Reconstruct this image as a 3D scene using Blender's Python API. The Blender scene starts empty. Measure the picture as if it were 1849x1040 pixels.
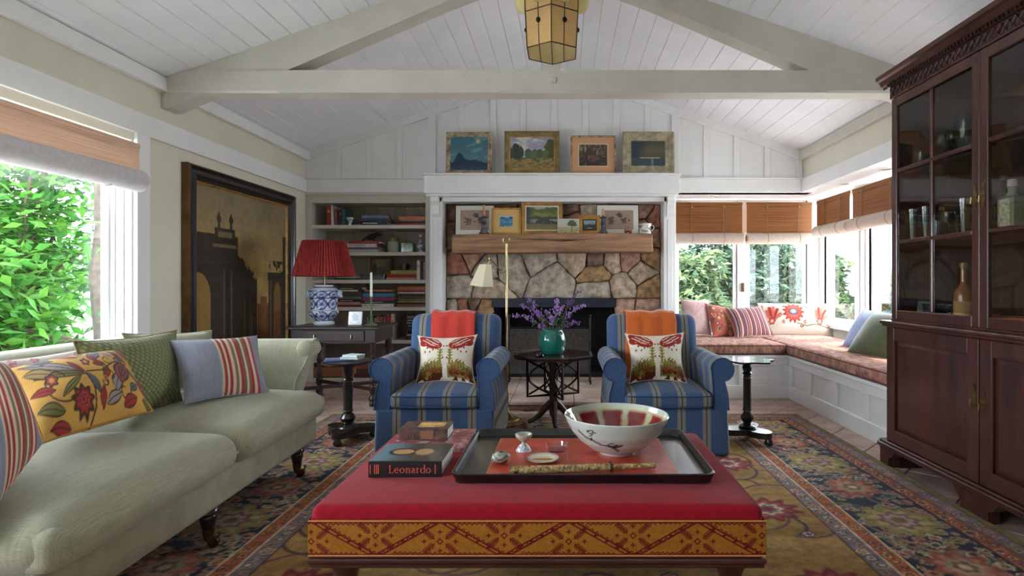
import bpy, math, random
import numpy as np
from mathutils import Vector, Matrix

random.seed(7)
rng = np.random.default_rng(11)
SC = bpy.context.scene
COL = SC.collection
PI = math.pi

# ---------------------------------------------------------------- camera, world, sun, exposure
FPX, VX, VY, CH = 1000.0, 1020.0, 512.0, 1.1      # focal length in pixels, vanishing point, camera height
cam_d = bpy.data.cameras.new('camera')
cam = bpy.data.objects.new('camera', cam_d); COL.objects.link(cam)
cam.location = (0, 0, CH); cam.rotation_euler = (PI / 2, 0, 0)
cam_d.sensor_fit = 'HORIZONTAL'; cam_d.sensor_width = 36.0
cam_d.lens = 36.0 * FPX / 1849.0
cam_d.shift_x = -(VX - 924.5) / 1849.0
cam_d.shift_y = -(520.0 - VY) / 1849.0
cam_d.clip_start = 0.02; cam_d.clip_end = 300
SC.camera = cam

world = bpy.data.worlds.new('daylight'); SC.world = world
world.use_nodes = True
bg = world.node_tree.nodes['Background']
bg.inputs['Color'].default_value = (0.79, 0.895, 1.0, 1)
bg.inputs['Strength'].default_value = 11.5

sun_d = bpy.data.lights.new('sun', 'SUN'); sun_d.energy = 5.5; sun_d.angle = 0.012
sun_d.color = (1.0, 0.93, 0.82)
sun = bpy.data.objects.new('sun', sun_d); COL.objects.link(sun)
sun.rotation_euler = Vector((-0.66, -0.24, -0.80)).to_track_quat('-Z', 'Y').to_euler()
sun.location = (9, 12, 10)

vs = SC.view_settings
vs.view_transform = 'Standard'; vs.look = 'None'; vs.exposure = 0.55; vs.gamma = 1.0
vs.use_curve_mapping = False

def portal(name, loc, direction, sx, sy):
    d = bpy.data.lights.new(name, 'AREA'); d.shape = 'RECTANGLE'; d.size = sx; d.size_y = sy
    d.cycles.is_portal = True
    o = bpy.data.objects.new(name, d); COL.objects.link(o)
    o.location = loc; o.rotation_euler = Vector(direction).to_track_quat('-Z', 'Y').to_euler()
portal('window_portal', (-3.12, 2.82, 1.35), (1, 0, 0), 1.8, 1.5)
portal('window_portal', (2.1, 6.86, 1.4), (0, -1, 0), 1.9, 1.5)
portal('window_portal', (3.18, 5.2, 1.4), (-1, 0, 0), 2.7, 1.5)
portal('window_portal', (-3.12, 0.2, 1.35), (1, 0, 0), 2.2, 1.5)

# ---------------------------------------------------------------- helpers
def P(px, py, Y):
    return Vector(((px - VX) * Y / FPX, Y, CH - (py - VY) * Y / FPX))

def lin(c):
    """sRGB 0..255 triple (or array 0..1) to linear."""
    a = np.asarray(c, dtype=float)
    if a.ndim == 1:
        a = a / 255.0
    return np.where(a <= 0.04045, a / 12.92, ((a + 0.055) / 1.055) ** 2.4)

def L4(c):
    r = lin(c); return (float(r[0]), float(r[1]), float(r[2]), 1.0)

class MB:
    """collects shapes of ONE part, then builds one mesh object"""
    def __init__(s): s.v = []; s.f = []
    def add(s, vs_, fs):
        n = len(s.v); s.v += [tuple(p) for p in vs_]; s.f += [tuple(i + n for i in f) for f in fs]; return s
    def box(s, x0, x1, y0, y1, z0, z1):
        V = [(x0, y0, z0), (x1, y0, z0), (x1, y1, z0), (x0, y1, z0), (x0, y0, z1), (x1, y0, z1), (x1, y1, z1), (x0, y1, z1)]
        return s.add(V, [(3, 2, 1, 0), (4, 5, 6, 7), (0, 1, 5, 4), (1, 2, 6, 5), (2, 3, 7, 6), (3, 0, 4, 7)])
    def cbox(s, x0, x1, y0, y1, z0, z1, b=0.004):
        """box with chamfered edges"""
        lo = (min(x0, x1), min(y0, y1), min(z0, z1)); hi = (max(x0, x1), max(y0, y1), max(z0, z1))
        b = min(b, *[(hi[i] - lo[i]) * 0.45 for i in range(3)])
        idx = {}; V = []
        for sx in (0, 1):
            for sy in (0, 1):
                for sz in (0, 1):
                    sg = (sx, sy, sz)
                    for k in range(3):
                        p = [0, 0, 0]
                        for a in range(3):
                            e = hi[a] if sg[a] else lo[a]
                            p[a] = e if a == k else (e - b if sg[a] else e + b)
                        idx[(sg, k)] = len(V); V.append(tuple(p))
        Fs = []
        c = Vector([(lo[i] + hi[i]) / 2 for i in range(3)])
        def face(ids):
            n = (Vector(V[ids[1]]) - Vector(V[ids[0]])).cross(Vector(V[ids[2]]) - Vector(V[ids[0]]))
            m = sum((Vector(V[i]) for i in ids), Vector()) / len(ids) - c
            Fs.append(tuple(ids) if n.dot(m) > 0 else tuple(reversed(ids)))
        def S(k, val, a, va, b_, vb):
            t = [0, 0, 0]; t[k] = val; t[a] = va; t[b_] = vb; return tuple(t)
        for k in range(3):
            a, d = (k + 1) % 3, (k + 2) % 3
            for sv in (0, 1):
                face([idx[(S(k, sv, a, p, d, q), k)] for p, q in ((0, 0), (1, 0), (1, 1), (0, 1))])
        for k in range(3):
            a, d = (k + 1) % 3, (k + 2) % 3      # edge runs along k, between faces a and d
            for va in (0, 1):
                for vd in (0, 1):
                    s0, s1 = S(k, 0, a, va, d, vd), S(k, 1, a, va, d, vd)
                    face([idx[(s0, a)], idx[(s1, a)], idx[(s1, d)], idx[(s0, d)]])
        for sx in (0, 1):
            for sy in (0, 1):
                for sz in (0, 1):
                    face([idx[((sx, sy, sz), k)] for k in range(3)])
        return s.add(V, Fs)
    def lathe(s, prof, c=(0, 0, 0), n=20, axis='z', fr=None, cap=True):
        """prof: list of (radius, height); fr(angle, i) scales the radius"""
        V = []; Fs = []
        for i, (r, h) in enumerate(prof):
            for j in range(n):
                a = 2 * PI * j / n
                k = r * (fr(a, i) if fr else 1.0)
                x, y, z = k * math.cos(a), k * math.sin(a), h
                if axis == 'x': x, y, z = z, x, y
                elif axis == 'y': x, y, z = y, z, x
                V.append((c[0] + x, c[1] + y, c[2] + z))
        for i in range(len(prof) - 1):
            for j in range(n):
                k = (j + 1) % n
                Fs.append((i * n + j, i * n + k, (i + 1) * n + k, (i + 1) * n + j))
        if cap:
            if prof[0][0] > 1e-5: Fs.append(tuple(reversed(range(n))))
            if prof[-1][0] > 1e-5: Fs.append(tuple(range((len(prof) - 1) * n, len(prof) * n)))
        return s.add(V, Fs)
    def tube(s, pts, r, n=8, closed=False):
        pts = [Vector(p) for p in pts]; m = len(pts)
        rad = r if isinstance(r, (list, tuple)) else [r] * m
        V = []; Fs = []
        up = None
        for i in range(m):
            if closed: t = pts[(i + 1) % m] - pts[i - 1]
            else: t = pts[min(i + 1, m - 1)] - pts[max(i - 1, 0)]
            t.normalize()
            if up is None:
                up = Vector((0, 0, 1)) if abs(t.z) < 0.9 else Vector((1, 0, 0))
            a = t.cross(up)
            if a.length < 1e-4: a = t.orthogonal()
            a.normalize(); b = a.cross(t).normalized(); up = b
            for j in range(n):
                an = 2 * PI * j / n
                V.append(pts[i] + (a * math.cos(an) + b * math.sin(an)) * rad[i])
        for i in range(m if closed else m - 1):
            i2 = (i + 1) % m
            for j in range(n):
                k = (j + 1) % n
                Fs.append((i * n + j, i * n + k, i2 * n + k, i2 * n + j))
        if not closed:
            Fs.append(tuple(reversed(range(n)))); Fs.append(tuple(range((m - 1) * n, m * n)))
        return s.add(V, Fs)
    def prism(s, poly, lo, hi, plane='xz'):
        """polygon in a plane, extruded along the third axis"""
        n = len(poly)
        def pt(a, b, h):
            return (a, h, b) if plane == 'xz' else (h, a, b) if plane == 'yz' else (a, b, h)
        V = [pt(a, b, lo) for a, b in poly] + [pt(a, b, hi) for a, b in poly]
        Fs = [tuple(range(n)), tuple(reversed(range(n, 2 * n)))]
        Fs += [(i, i + n, (i + 1) % n + n, (i + 1) % n) for i in range(n)]
        return s.add(V, Fs)
    def ball(s, c, rx, ry=None, rz=None, n=10, m=7):
        ry = ry or rx; rz = rz or rx
        prof = [(max(math.sin(PI * i / m), 1e-6), -math.cos(PI * i / m)) for i in range(m + 1)]
        k = len(s.v); s.lathe(prof, (0, 0, 0), n, cap=False)
        s.v[k:] = [(c[0] + x * rx, c[1] + y * ry, c[2] + z * rz) for x, y, z in s.v[k:]]
        return s
    def soft(s, x0, x1, y0, y1, z0, z1, r, crown=0.0, side=0.0, n=9, nr=3, p=2.0):
        """rounded box with a crowned top and bulging sides: upholstery"""
        c = np.array([(x0 + x1) / 2, (y0 + y1) / 2, (z0 + z1) / 2]); h = np.array([abs(x1 - x0), abs(y1 - y0), abs(z1 - z0)]) / 2
        r = min(r, *(h * 0.98))
        def axis(hh, cnt):
            inner = np.linspace(-(hh - r), hh - r, cnt)
            e = np.linspace(0, 1, nr + 1)[1:]
            return np.concatenate([-(hh - r) - r * np.tan(e[::-1] * PI / 4), inner, (hh - r) + r * np.tan(e * PI / 4)])
        ax = [axis(h[0], n), axis(h[1], n), axis(h[2], 4)]
        V = []; Fs = []
        for k in range(3):
            a, b = (k + 1) % 3, (k + 2) % 3
            for sg in (-1, 1):
                A, B = np.meshgrid(ax[a], ax[b], indexing='ij')
                q = np.zeros(A.shape + (3,)); q[..., k] = sg * h[k]; q[..., a] = A; q[..., b] = B
                cl = np.clip(q, -(h - r), h - r); d = q - cl
                ln = np.linalg.norm(d, axis=-1, keepdims=True)
                q = cl + d / np.maximum(ln, 1e-9) * r
                u = q / h
                top = np.clip(u[..., 2], 0, 1)
                q[..., 2] += crown * np.clip(1 - np.abs(u[..., 0]) ** p, 0, 1) * np.clip(1 - np.abs(u[..., 1]) ** p, 0, 1) * (u[..., 2] > 0) * top
                for w in (0, 1):
                    q[..., w] += np.sign(u[..., w]) * np.abs(u[..., w]) ** 3 * side * np.clip(1 - u[..., 2] ** 2, 0, 1) * np.clip(1 - u[..., 1 - w] ** 4, 0, 1)
                q += c
                base = len(V); na, nb = A.shape
                V += [tuple(x) for x in q.reshape(-1, 3)]
                for i in range(na - 1):
                    for j in range(nb - 1):
                        f = (base + i * nb + j, base + (i + 1) * nb + j, base + (i + 1) * nb + j + 1, base + i * nb + j + 1)
                        Fs.append(f if sg > 0 else tuple(reversed(f)))
        return s.add(V, Fs)
    def move(s, k=0, m=None, d=(0, 0, 0)):
        s.v[k:] = [tuple((m @ Vector(p) if m else Vector(p)) + Vector(d)) for p in s.v[k:]]; return s
    def mesh(s, name, smooth=35, weld=False):
        me = bpy.data.meshes.new(name)
        me.from_pydata(s.v, [], s.f); me.update()
        if weld:
            import bmesh
            bm = bmesh.new(); bm.from_mesh(me); bmesh.ops.remove_doubles(bm, verts=bm.verts, dist=1e-5); bm.to_mesh(me); bm.free()
        if smooth and len(me.polygons):
            me.polygons.foreach_set('use_smooth', [True] * len(me.polygons))
            me.set_sharp_from_angle(angle=math.radians(smooth))
        return me
    def build(s, name, mat, parent=None, smooth=35, loc=None, rotz=0, col=None, weld=False):
        me = s.mesh(name, smooth, weld)
        if col is not None: paint(me, col)
        return obj(name, me, mat, parent, loc, rotz)

def paint(me, col):
    a = me.color_attributes.new('Col', 'FLOAT_COLOR', 'POINT')
    c = np.ones((len(me.vertices), 4)); c[:, :3] = lin(np.clip(np.asarray(col).reshape(-1, 3), 0, 1)[:len(me.vertices)])
    a.data.foreach_set('color', c.ravel())

def obj(name, me, mat, parent=None, loc=None, rotz=0):
    o = bpy.data.objects.new(name, me); COL.objects.link(o)
    if mat is not None and len(me.materials) == 0:
        me.materials.append(mat)
    if parent is not None: o.parent = parent
    if loc is not None: o.location = loc
    if rotz: o.rotation_euler[2] = rotz
    return o

def tag(o, label, cat, group=None):
    o['label'] = label; o['category'] = cat
    if group: o['group'] = group
    return o

def thing(name, label, cat, loc=(0, 0, 0), rotz=0.0, group=None):
    o = bpy.data.objects.new(name, None); COL.objects.link(o)
    o.location = loc; o.rotation_euler = (0, 0, rotz); o.empty_display_size = 0.1
    return tag(o, label, cat, group)

def struct(o, label=None, cat=None):
    o['kind'] = 'structure'
    if label: o['label'] = label
    if cat: o['category'] = cat
    return o

# ---------------------------------------------------------------- materials
MATS = {}
def M(name, c, rough=0.5, metal=0.0, var=0.0, vs_=8.0, st=(1, 1, 1), bump=0.0, bs=60.0, bst=None, spec=0.5, sheen=0.0, coat=0.0, c2=None, trans=0.0, detail=4.0):
    if name in MATS: return MATS[name]
    m = bpy.data.materials.new(name); m.use_nodes = True
    nt = m.node_tree; b = nt.nodes['Principled BSDF']
    b.inputs['Base Color'].default_value = L4(c)
    b.inputs['Roughness'].default_value = rough; b.inputs['Metallic'].default_value = metal
    b.inputs['Specular IOR Level'].default_value = spec
    if sheen: b.inputs['Sheen Weight'].default_value = sheen
    if coat: b.inputs['Coat Weight'].default_value = coat; b.inputs['Coat Roughness'].default_value = 0.08
    if trans: b.inputs['Transmission Weight'].default_value = trans
    tc = None
    def coords(scale):
        nonlocal tc
        if tc is None: tc = nt.nodes.new('ShaderNodeTexCoord')
        mp = nt.nodes.new('ShaderNodeMapping'); mp.inputs['Scale'].default_value = scale
        nt.links.new(tc.outputs['Object'], mp.inputs['Vector']); return mp.outputs['Vector']
    if var or c2 is not None:
        no = nt.nodes.new('ShaderNodeTexNoise'); no.inputs['Scale'].default_value = vs_; no.inputs['Detail'].default_value = detail
        no.inputs['Roughness'].default_value = 0.6
        nt.links.new(coords(st), no.inputs['Vector'])
        rp = nt.nodes.new('ShaderNodeValToRGB')
        base = np.array(c, float)
        lo = base * (1 - var); hi = np.minimum(np.array(c2 if c2 is not None else c, float) * (1 + var), 255)
        rp.color_ramp.elements[0].position = 0.32; rp.color_ramp.elements[1].position = 0.68
        rp.color_ramp.elements[0].color = L4(lo); rp.color_ramp.elements[1].color = L4(hi)
        nt.links.new(no.outputs['Fac'], rp.inputs['Fac']); nt.links.new(rp.outputs['Color'], b.inputs['Base Color'])
    if bump:
        nb = nt.nodes.new('ShaderNodeTexNoise'); nb.inputs['Scale'].default_value = bs; nb.inputs['Detail'].default_value = 5
        nt.links.new(coords(bst or st), nb.inputs['Vector'])
        bp = nt.nodes.new('ShaderNodeBump'); bp.inputs['Strength'].default_value = bump; bp.inputs['Distance'].default_value = 0.01
        nt.links.new(nb.outputs['Fac'], bp.inputs['Height']); nt.links.new(bp.outputs['Normal'], b.inputs['Normal'])
    MATS[name] = m; return m

def MV(name, rough=0.7, spec=0.3, var=0.12, vs_=120.0, bump=0.0, bs=300.0, coat=0.0, sheen=0.0, st=(1, 1, 1)):
    """colour from the mesh's own colour layer, with woven / brushed noise on top"""
    if name in MATS: return MATS[name]
    m = bpy.data.materials.new(name); m.use_nodes = True
    nt = m.node_tree; b = nt.nodes['Principled BSDF']
    at = nt.nodes.new('ShaderNodeVertexColor'); at.layer_name = 'Col'
    b.inputs['Roughness'].default_value = rough; b.inputs['Specular IOR Level'].default_value = spec
    if coat: b.inputs['Coat Weight'].default_value = coat; b.inputs['Coat Roughness'].default_value = 0.1
    if sheen: b.inputs['Sheen Weight'].default_value = sheen
    tc = nt.nodes.new('ShaderNodeTexCoord'); mp = nt.nodes.new('ShaderNodeMapping'); mp.inputs['Scale'].default_value = st
    nt.links.new(tc.outputs['Object'], mp.inputs['Vector'])
    no = nt.nodes.new('ShaderNodeTexNoise'); no.inputs['Scale'].default_value = vs_; no.inputs['Detail'].default_value = 3
    nt.links.new(mp.outputs['Vector'], no.inputs['Vector'])
    mr = nt.nodes.new('ShaderNodeMapRange'); mr.inputs['From Min'].default_value = 0.3; mr.inputs['From Max'].default_value = 0.7
    mr.inputs['To Min'].default_value = 1 - var; mr.inputs['To Max'].default_value = 1 + var
    nt.links.new(no.outputs['Fac'], mr.inputs['Value'])
    mx = nt.nodes.new('ShaderNodeVectorMath'); mx.operation = 'SCALE'
    nt.links.new(at.outputs['Color'], mx.inputs[0]); nt.links.new(mr.outputs['Result'], mx.inputs['Scale'])
    nt.links.new(mx.outputs['Vector'], b.inputs['Base Color'])
    if bump:
        bp = nt.nodes.new('ShaderNodeBump'); bp.inputs['Strength'].default_value = bump; bp.inputs['Distance'].default_value = 0.006
        n2 = nt.nodes.new('ShaderNodeTexNoise'); n2.inputs['Scale'].default_value = bs
        nt.links.new(mp.outputs['Vector'], n2.inputs['Vector'])
        nt.links.new(n2.outputs['Fac'], bp.inputs['Height']); nt.links.new(bp.outputs['Normal'], b.inputs['Normal'])
    MATS[name] = m; return m

def glass_mat(name, tint=(255, 255, 255), refl=1.5, wavy=0.0):
    if name in MATS: return MATS[name]
    m = bpy.data.materials.new(name); m.use_nodes = True; nt = m.node_tree
    nt.nodes.remove(nt.nodes['Principled BSDF'])
    out = nt.nodes['Material Output']
    tr = nt.nodes.new('ShaderNodeBsdfTransparent'); tr.inputs['Color'].default_value = L4(tint)
    gl = nt.nodes.new('ShaderNodeBsdfGlossy'); gl.inputs['Roughness'].default_value = 0.0
    # Schlick reflectance from the angle to the surface, the same on both faces of a pane
    ge = nt.nodes.new('ShaderNodeNewGeometry'); dt = nt.nodes.new('ShaderNodeVectorMath'); dt.operation = 'DOT_PRODUCT'
    nt.links.new(ge.outputs['Incoming'], dt.inputs[0]); nt.links.new(ge.outputs['Normal'], dt.inputs[1])
    def mth(op, x, y=None):
        q = nt.nodes.new('ShaderNodeMath'); q.operation = op
        for i_, v_ in enumerate((x, y)):
            if v_ is None: continue
            if isinstance(v_, (int, float)): q.inputs[i_].default_value = v_
            else: nt.links.new(v_, q.inputs[i_])
        return q.outputs[0]
    f0 = ((refl - 1) / (refl + 1)) ** 2
    sch = mth('ADD', mth('MULTIPLY', mth('POWER', mth('SUBTRACT', 1.0, mth('ABSOLUTE', dt.outputs['Value'])), 5.0), 1 - f0), f0)
    mx = nt.nodes.new('ShaderNodeMixShader')
    if wavy:
        tc = nt.nodes.new('ShaderNodeTexCoord'); no = nt.nodes.new('ShaderNodeTexNoise'); no.inputs['Scale'].default_value = 2.2
        no.inputs['Detail'].default_value = 0
        bp = nt.nodes.new('ShaderNodeBump'); bp.inputs['Strength'].default_value = wavy; bp.inputs['Distance'].default_value = 0.05
        nt.links.new(tc.outputs['Object'], no.inputs['Vector']); nt.links.new(no.outputs['Fac'], bp.inputs['Height'])
        nt.links.new(bp.outputs['Normal'], gl.inputs['Normal'])
    nt.links.new(sch, mx.inputs['Fac']); nt.links.new(tr.outputs['BSDF'], mx.inputs[1]); nt.links.new(gl.outputs['BSDF'], mx.inputs[2])
    nt.links.new(mx.outputs['Shader'], out.inputs['Surface'])
    MATS[name] = m; return m

def leaf_mat(name, c, tr=0.45, var=0.25):
    if name in MATS: return MATS[name]
    m = M(name, c, rough=0.55, var=var, vs_=3.0, spec=0.3)
    nt = m.node_tree; out = nt.nodes['Material Output']; b = nt.nodes['Principled BSDF']
    t = nt.nodes.new('ShaderNodeBsdfTranslucent'); t.inputs['Color'].default_value = L4(np.minimum(np.array(c) * 1.15, 255))
    mx = nt.nodes.new('ShaderNodeMixShader'); mx.inputs['Fac'].default_value = tr
    nt.links.new(b.outputs['BSDF'], mx.inputs[1]); nt.links.new(t.outputs['BSDF'], mx.inputs[2]); nt.links.new(mx.outputs['Shader'], out.inputs['Surface'])
    return m

WHITE = M('white_paint', (240, 240, 238), 0.45, var=0.015, vs_=3)
CEILW = M('ceiling_paint', (245, 246, 248), 0.5, var=0.02, vs_=2)
BEAMW = M('beam_paint', (206, 201, 188), 0.5, var=0.03, vs_=3)
CREAM = M('cream_wall_paint', (226, 221, 202), 0.7, var=0.02, vs_=2)
SHELFW = M('bookcase_paint', (205, 199, 186), 0.5, var=0.02, vs_=3)
DARKW = M('ebonised_wood', (26, 20, 19), 0.28, var=0.3, vs_=12, coat=0.4)
OAKD = M('dark_oak', (44, 28, 23), 0.42, var=0.3, vs_=6, st=(1, 1, 8), coat=0.08)
BLACK = M('black_lacquer', (22, 21, 22), 0.25, coat=0.4)
BRASS = M('brass', (168, 148, 108), 0.3, metal=1.0, var=0.12, vs_=9)
OLDBRASS = M('aged_brass', (124, 104, 68), 0.4, metal=1.0, var=0.25, vs_=14)
IRON = M('black_iron', (38, 37, 38), 0.5, metal=0.6, var=0.2, vs_=20)
PAPER = M('book_pages', (222, 214, 196), 0.8, var=0.08, vs_=200, st=(0.2, 0.2, 4))
PANE = glass_mat('window_glass')

# ---------------------------------------------------------------- picture making with numpy
def vnoise(x, y, seed=0):
    g = np.random.default_rng(seed).random((64, 64))
    xi = np.floor(x).astype(int); yi = np.floor(y).astype(int); fx = x - xi; fy = y - yi
    fx = fx * fx * (3 - 2 * fx); fy = fy * fy * (3 - 2 * fy)
    a = g[xi % 64, yi % 64]; b = g[(xi + 1) % 64, yi % 64]; c = g[xi % 64, (yi + 1) % 64]; d = g[(xi + 1) % 64, (yi + 1) % 64]
    return (a * (1 - fx) + b * fx) * (1 - fy) + (c * (1 - fx) + d * fx) * fy
def fbm(x, y, seed=0, o=4):
    t = 0; amp = 0.5; tot = 0
    for i in range(o):
        t = t + amp * vnoise(x * 2 ** i + 13.7 * i, y * 2 ** i + 7.3 * i, seed + i); tot += amp; amp *= 0.55
    return t / tot
def C(*c): return np.array(c, float) / 255.0
def mixc(a, b, t):
    t = np.clip(t, 0, 1)[..., None]; return a * (1 - t) + b * t
def sst(a, b, x):
    t = np.clip((x - a) / (b - a), 0, 1); return t * t * (3 - 2 * t)
def put(img, mask, c):
    m = np.clip(mask, 0, 1)[..., None]; img[:] = img * (1 - m) + np.asarray(c) * m
def uv(nx, ny):
    return np.meshgrid(np.linspace(0, 1, nx), np.linspace(0, 1, ny))      # v runs upward
def flower(img, X, Y, cx, cy, r, c1, c2, c3, pet=6, rot=0.0, sx=1.0, soft=0.12):
    """stamp a petalled flower"""
    iy = np.where(np.abs(Y[:, 0] - cy) < r * 1.35)[0]; ix = np.where(np.abs(X[0] - cx) < r * 1.35 * sx)[0]
    if len(ix) == 0 or len(iy) == 0: return
    sl = (slice(iy[0], iy[-1] + 1), slice(ix[0], ix[-1] + 1))
    dx = (X[sl] - cx) / sx; dy = Y[sl] - cy
    rr = np.hypot(dx, dy) / r; an = np.arctan2(dy, dx) + rot
    edge = 0.84 + 0.13 * np.cos(an * pet)
    sub = img[sl]
    put(sub, sst(edge + soft * 0.6, edge - soft * 0.6, rr), c1)
    put(sub, sst(edge * 0.72 + soft * 0.6, edge * 0.72 - soft * 0.6, rr), c2)
    put(sub, sst(0.34 + soft, 0.34 - soft, rr), c3)
def stroke(img, X, Y, pts, w, c, soft=0.5):
    """stamp a polyline"""
    pts = np.asarray(pts, float)
    x0, y0 = pts.min(0) - 2 * w; x1, y1 = pts.max(0) + 2 * w
    iy = np.where((Y[:, 0] > y0) & (Y[:, 0] < y1))[0]; ix = np.where((X[0] > x0) & (X[0] < x1))[0]
    if len(ix) == 0 or len(iy) == 0: return
    sl = (slice(iy[0], iy[-1] + 1), slice(ix[0], ix[-1] + 1))
    d = np.full(X[sl].shape, 9e9)
    for a, b in zip(pts[:-1], pts[1:]):
        ab = b - a; q = ab @ ab + 1e-12
        t = np.clip(((X[sl] - a[0]) * ab[0] + (Y[sl] - a[1]) * ab[1]) / q, 0, 1)
        d = np.minimum(d, np.hypot(X[sl] - a[0] - t * ab[0], Y[sl] - a[1] - t * ab[1]))
    put(img[sl], sst(w * (1 + soft), w * (1 - soft), d), c)
def arc(cx, cy, r, a0, a1, n=12, ky=1.0, grow=0.0):
    return [(cx + (r + grow * i / n) * math.cos(a0 + (a1 - a0) * i / n), cy + ky * (r + grow * i / n) * math.sin(a0 + (a1 - a0) * i / n)) for i in range(n + 1)]

def grid_mesh(mb, fn, nx, ny):
    """fn(u, v) arrays -> (ny, nx, 3) points; adds a quad grid"""
    U, V = uv(nx, ny); pts = fn(U, V).reshape(-1, 3)
    i = np.arange(nx - 1)[None, :] + nx * np.arange(ny - 1)[:, None]
    q = np.stack([i, i + 1, i + nx + 1, i + nx], -1).reshape(-1, 4)
    return mb.add(pts.tolist(), q.tolist())
# ================================================================ THE SHELL
XL, XR, YB = -2.90, 2.66, 6.20          # left wall, right wall line, back wall
YF = -1.60                              # wall behind the camera
EAVE, RX, SL = 2.57, -0.12, 0.345       # eave height, ridge x, ceiling slope
RIDGE = EAVE + SL * (RX - XL)
HB, HT = 2.115, 2.265                   # header board bottom, top
BX, BY = 3.08, 6.75                     # bay window planes
def ceil_z(x): return EAVE + SL * (x - XL) if x < RX else RIDGE - SL * (x - RX) * (RIDGE - EAVE) / (SL * (XR - RX))

# floor: grout slab with terracotta tiles laid on the diagonal
floor = struct(MB().box(-3.3, 3.3, YF - 0.3, 6.95, -0.14, -0.008).build('floor', M('grout', (150, 132, 118), 0.9, var=0.1, vs_=30)))
TILE = M('terracotta_tile', (178, 148, 136), 0.5, var=0.08, vs_=5, c2=(196, 168, 156), bump=0.15, bs=12)
ts = 0.302
tm = MB().cbox(-ts / 2 + .003, ts / 2 - .003, -ts / 2 + .003, ts / 2 - .003, -0.012, 0.0, 0.003).mesh('tile', 25); tm.materials.append(TILE)
dg = ts / math.sqrt(2)
for i in range(-40, 41):
    for j in range(-40, 41):
        x = 2.02 + (i + j) * dg; y = 3.9 + (j - i) * dg
        if (x > 1.72 and 1.6 < y < 6.0 and x < 2.75) or (4.42 < y < 6.9 and -3.0 < x < 2.3) or (x < -1.75 and x > -2.95 and 3.2 < y < 5):
            if -1.0 < x < 1.2 and y > 4.95: continue
            o = obj('tile', tm, TILE, floor, (x, y, 0.0), PI / 4)

# ceiling: boards along the room on both slopes, a roof deck behind them
ceiling = MB()
ov = 0.45
ceiling.prism([(XL - ov, ceil_z(XL) - SL * ov + .025), (RX, RIDGE + .025), (XR + ov, EAVE - SL * ov + .025), (XR + ov, EAVE - SL * ov + .12), (RX, RIDGE + .12), (XL - ov, EAVE - SL * ov + .12)], YF - .2, YB + .9)
ceiling = struct(ceiling.build('ceiling', CEILW, smooth=0))
for side in (-1, 1):
    x0, x1 = (XL - .06, RX) if side < 0 else (RX, XR + .06)
    n = 20
    for k in range(n):
        a, b = x0 + (x1 - x0) * k / n, x0 + (x1 - x0) * (k + 1) / n
        g = 0.005
        za, zb = ceil_z(a), ceil_z(b)
        o = MB().prism([(a, za + .03), (b, zb + .03), (b, zb + g * 1.6), (b - g, zb - (zb - za) * g / (b - a)), (a + g, za + (zb - za) * g / (b - a)), (a, za + g * 1.6)], YF, YB + .02)
        o.build('ceiling_board', CEILW, ceiling, smooth=0)

# left wall with two window openings
W1 = (1.92, 3.72, 0.66, 2.06)           # y0, y1, z0, z1 of the window in view
W0 = (-0.9, 1.3, 0.66, 2.06)
wl = MB()
for y0, y1, z0, z1 in ((YF, W0[0], 0, EAVE), (W0[1], W1[0], 0, EAVE), (W1[1], YB + .6, 0, EAVE), (W0[0], W0[1], 0, W0[2]), (W1[0], W1[1], 0, W1[2]), (W0[0], W0[1], W0[3], EAVE), (W1[0], W1[1], W1[3], EAVE)):
    wl.box(XL - .2, XL, y0, y1, z0, z1)
wall_left = struct(wl.build('wall_left', CREAM, smooth=0))
# cornice board, header board round the room
struct(MB().cbox(XL, XL + .05, YF, YB, 2.475, EAVE + .005, .004).build('trim_1', WHITE))
struct(MB().cbox(XL, XL + .022, YF, YB, HB, HT, .004).build('trim_2', WHITE))
struct(MB().cbox(XR - .05, XR, YF, YB, 2.475, EAVE + .005, .004).build('trim_3', BEAMW))
struct(MB().cbox(XR - .022, XR, YF, YB, HB, HT, .004).build('trim_4', WHITE))

# window in the left wall: casing, jamb mouldings, sash, pane, sill
def wall_window(nm, W):
    y0, y1, z0, z1 = W
    w = bpy.data.objects.new(nm, None); COL.objects.link(w); w.location = (XL, (y0 + y1) / 2, z0); struct(w)
    cy = (y0 + y1) / 2; h = (y1 - y0) / 2
    for s in (-1, 1):
        MB().cbox(0, .028, s * h, s * (h + .12), -.08, z1 - z0 + .06, .004).build('casing', WHITE, w)
        for k, (d0, d1, t) in enumerate(((-.05, -.004, .012), (-.10, -.052, .022), (-.145, -.102, .034))):
            MB().cbox(d0, d1, s * h, s * (h - t), 0, z1 - z0, .003).build('jamb', WHITE, w)
    fr = MB()
    fr.cbox(-.17, -.13, -h, -h + .06, 0, z1 - z0); fr.cbox(-.17, -.13, h - .06, h, 0, z1 - z0)
    fr.cbox(-.17, -.13, -h + .06, h - .06, 0, .06); fr.cbox(-.17, -.13, -h + .06, h - .06, z1 - z0 - .06, z1 - z0)
    fr.build('window_frame', WHITE, w)
    MB().cbox(-.155, -.149, -h + .05, h - .05, .05, z1 - z0 - .05, .001).build('pane', PANE, w)
    MB().cbox(-.17, .06, -h - .1, h + .1, -.04, .006, .004).build('window_sill', WHITE, w)
wall_window('window_1', W1); wall_window('window_2', W0)

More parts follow.
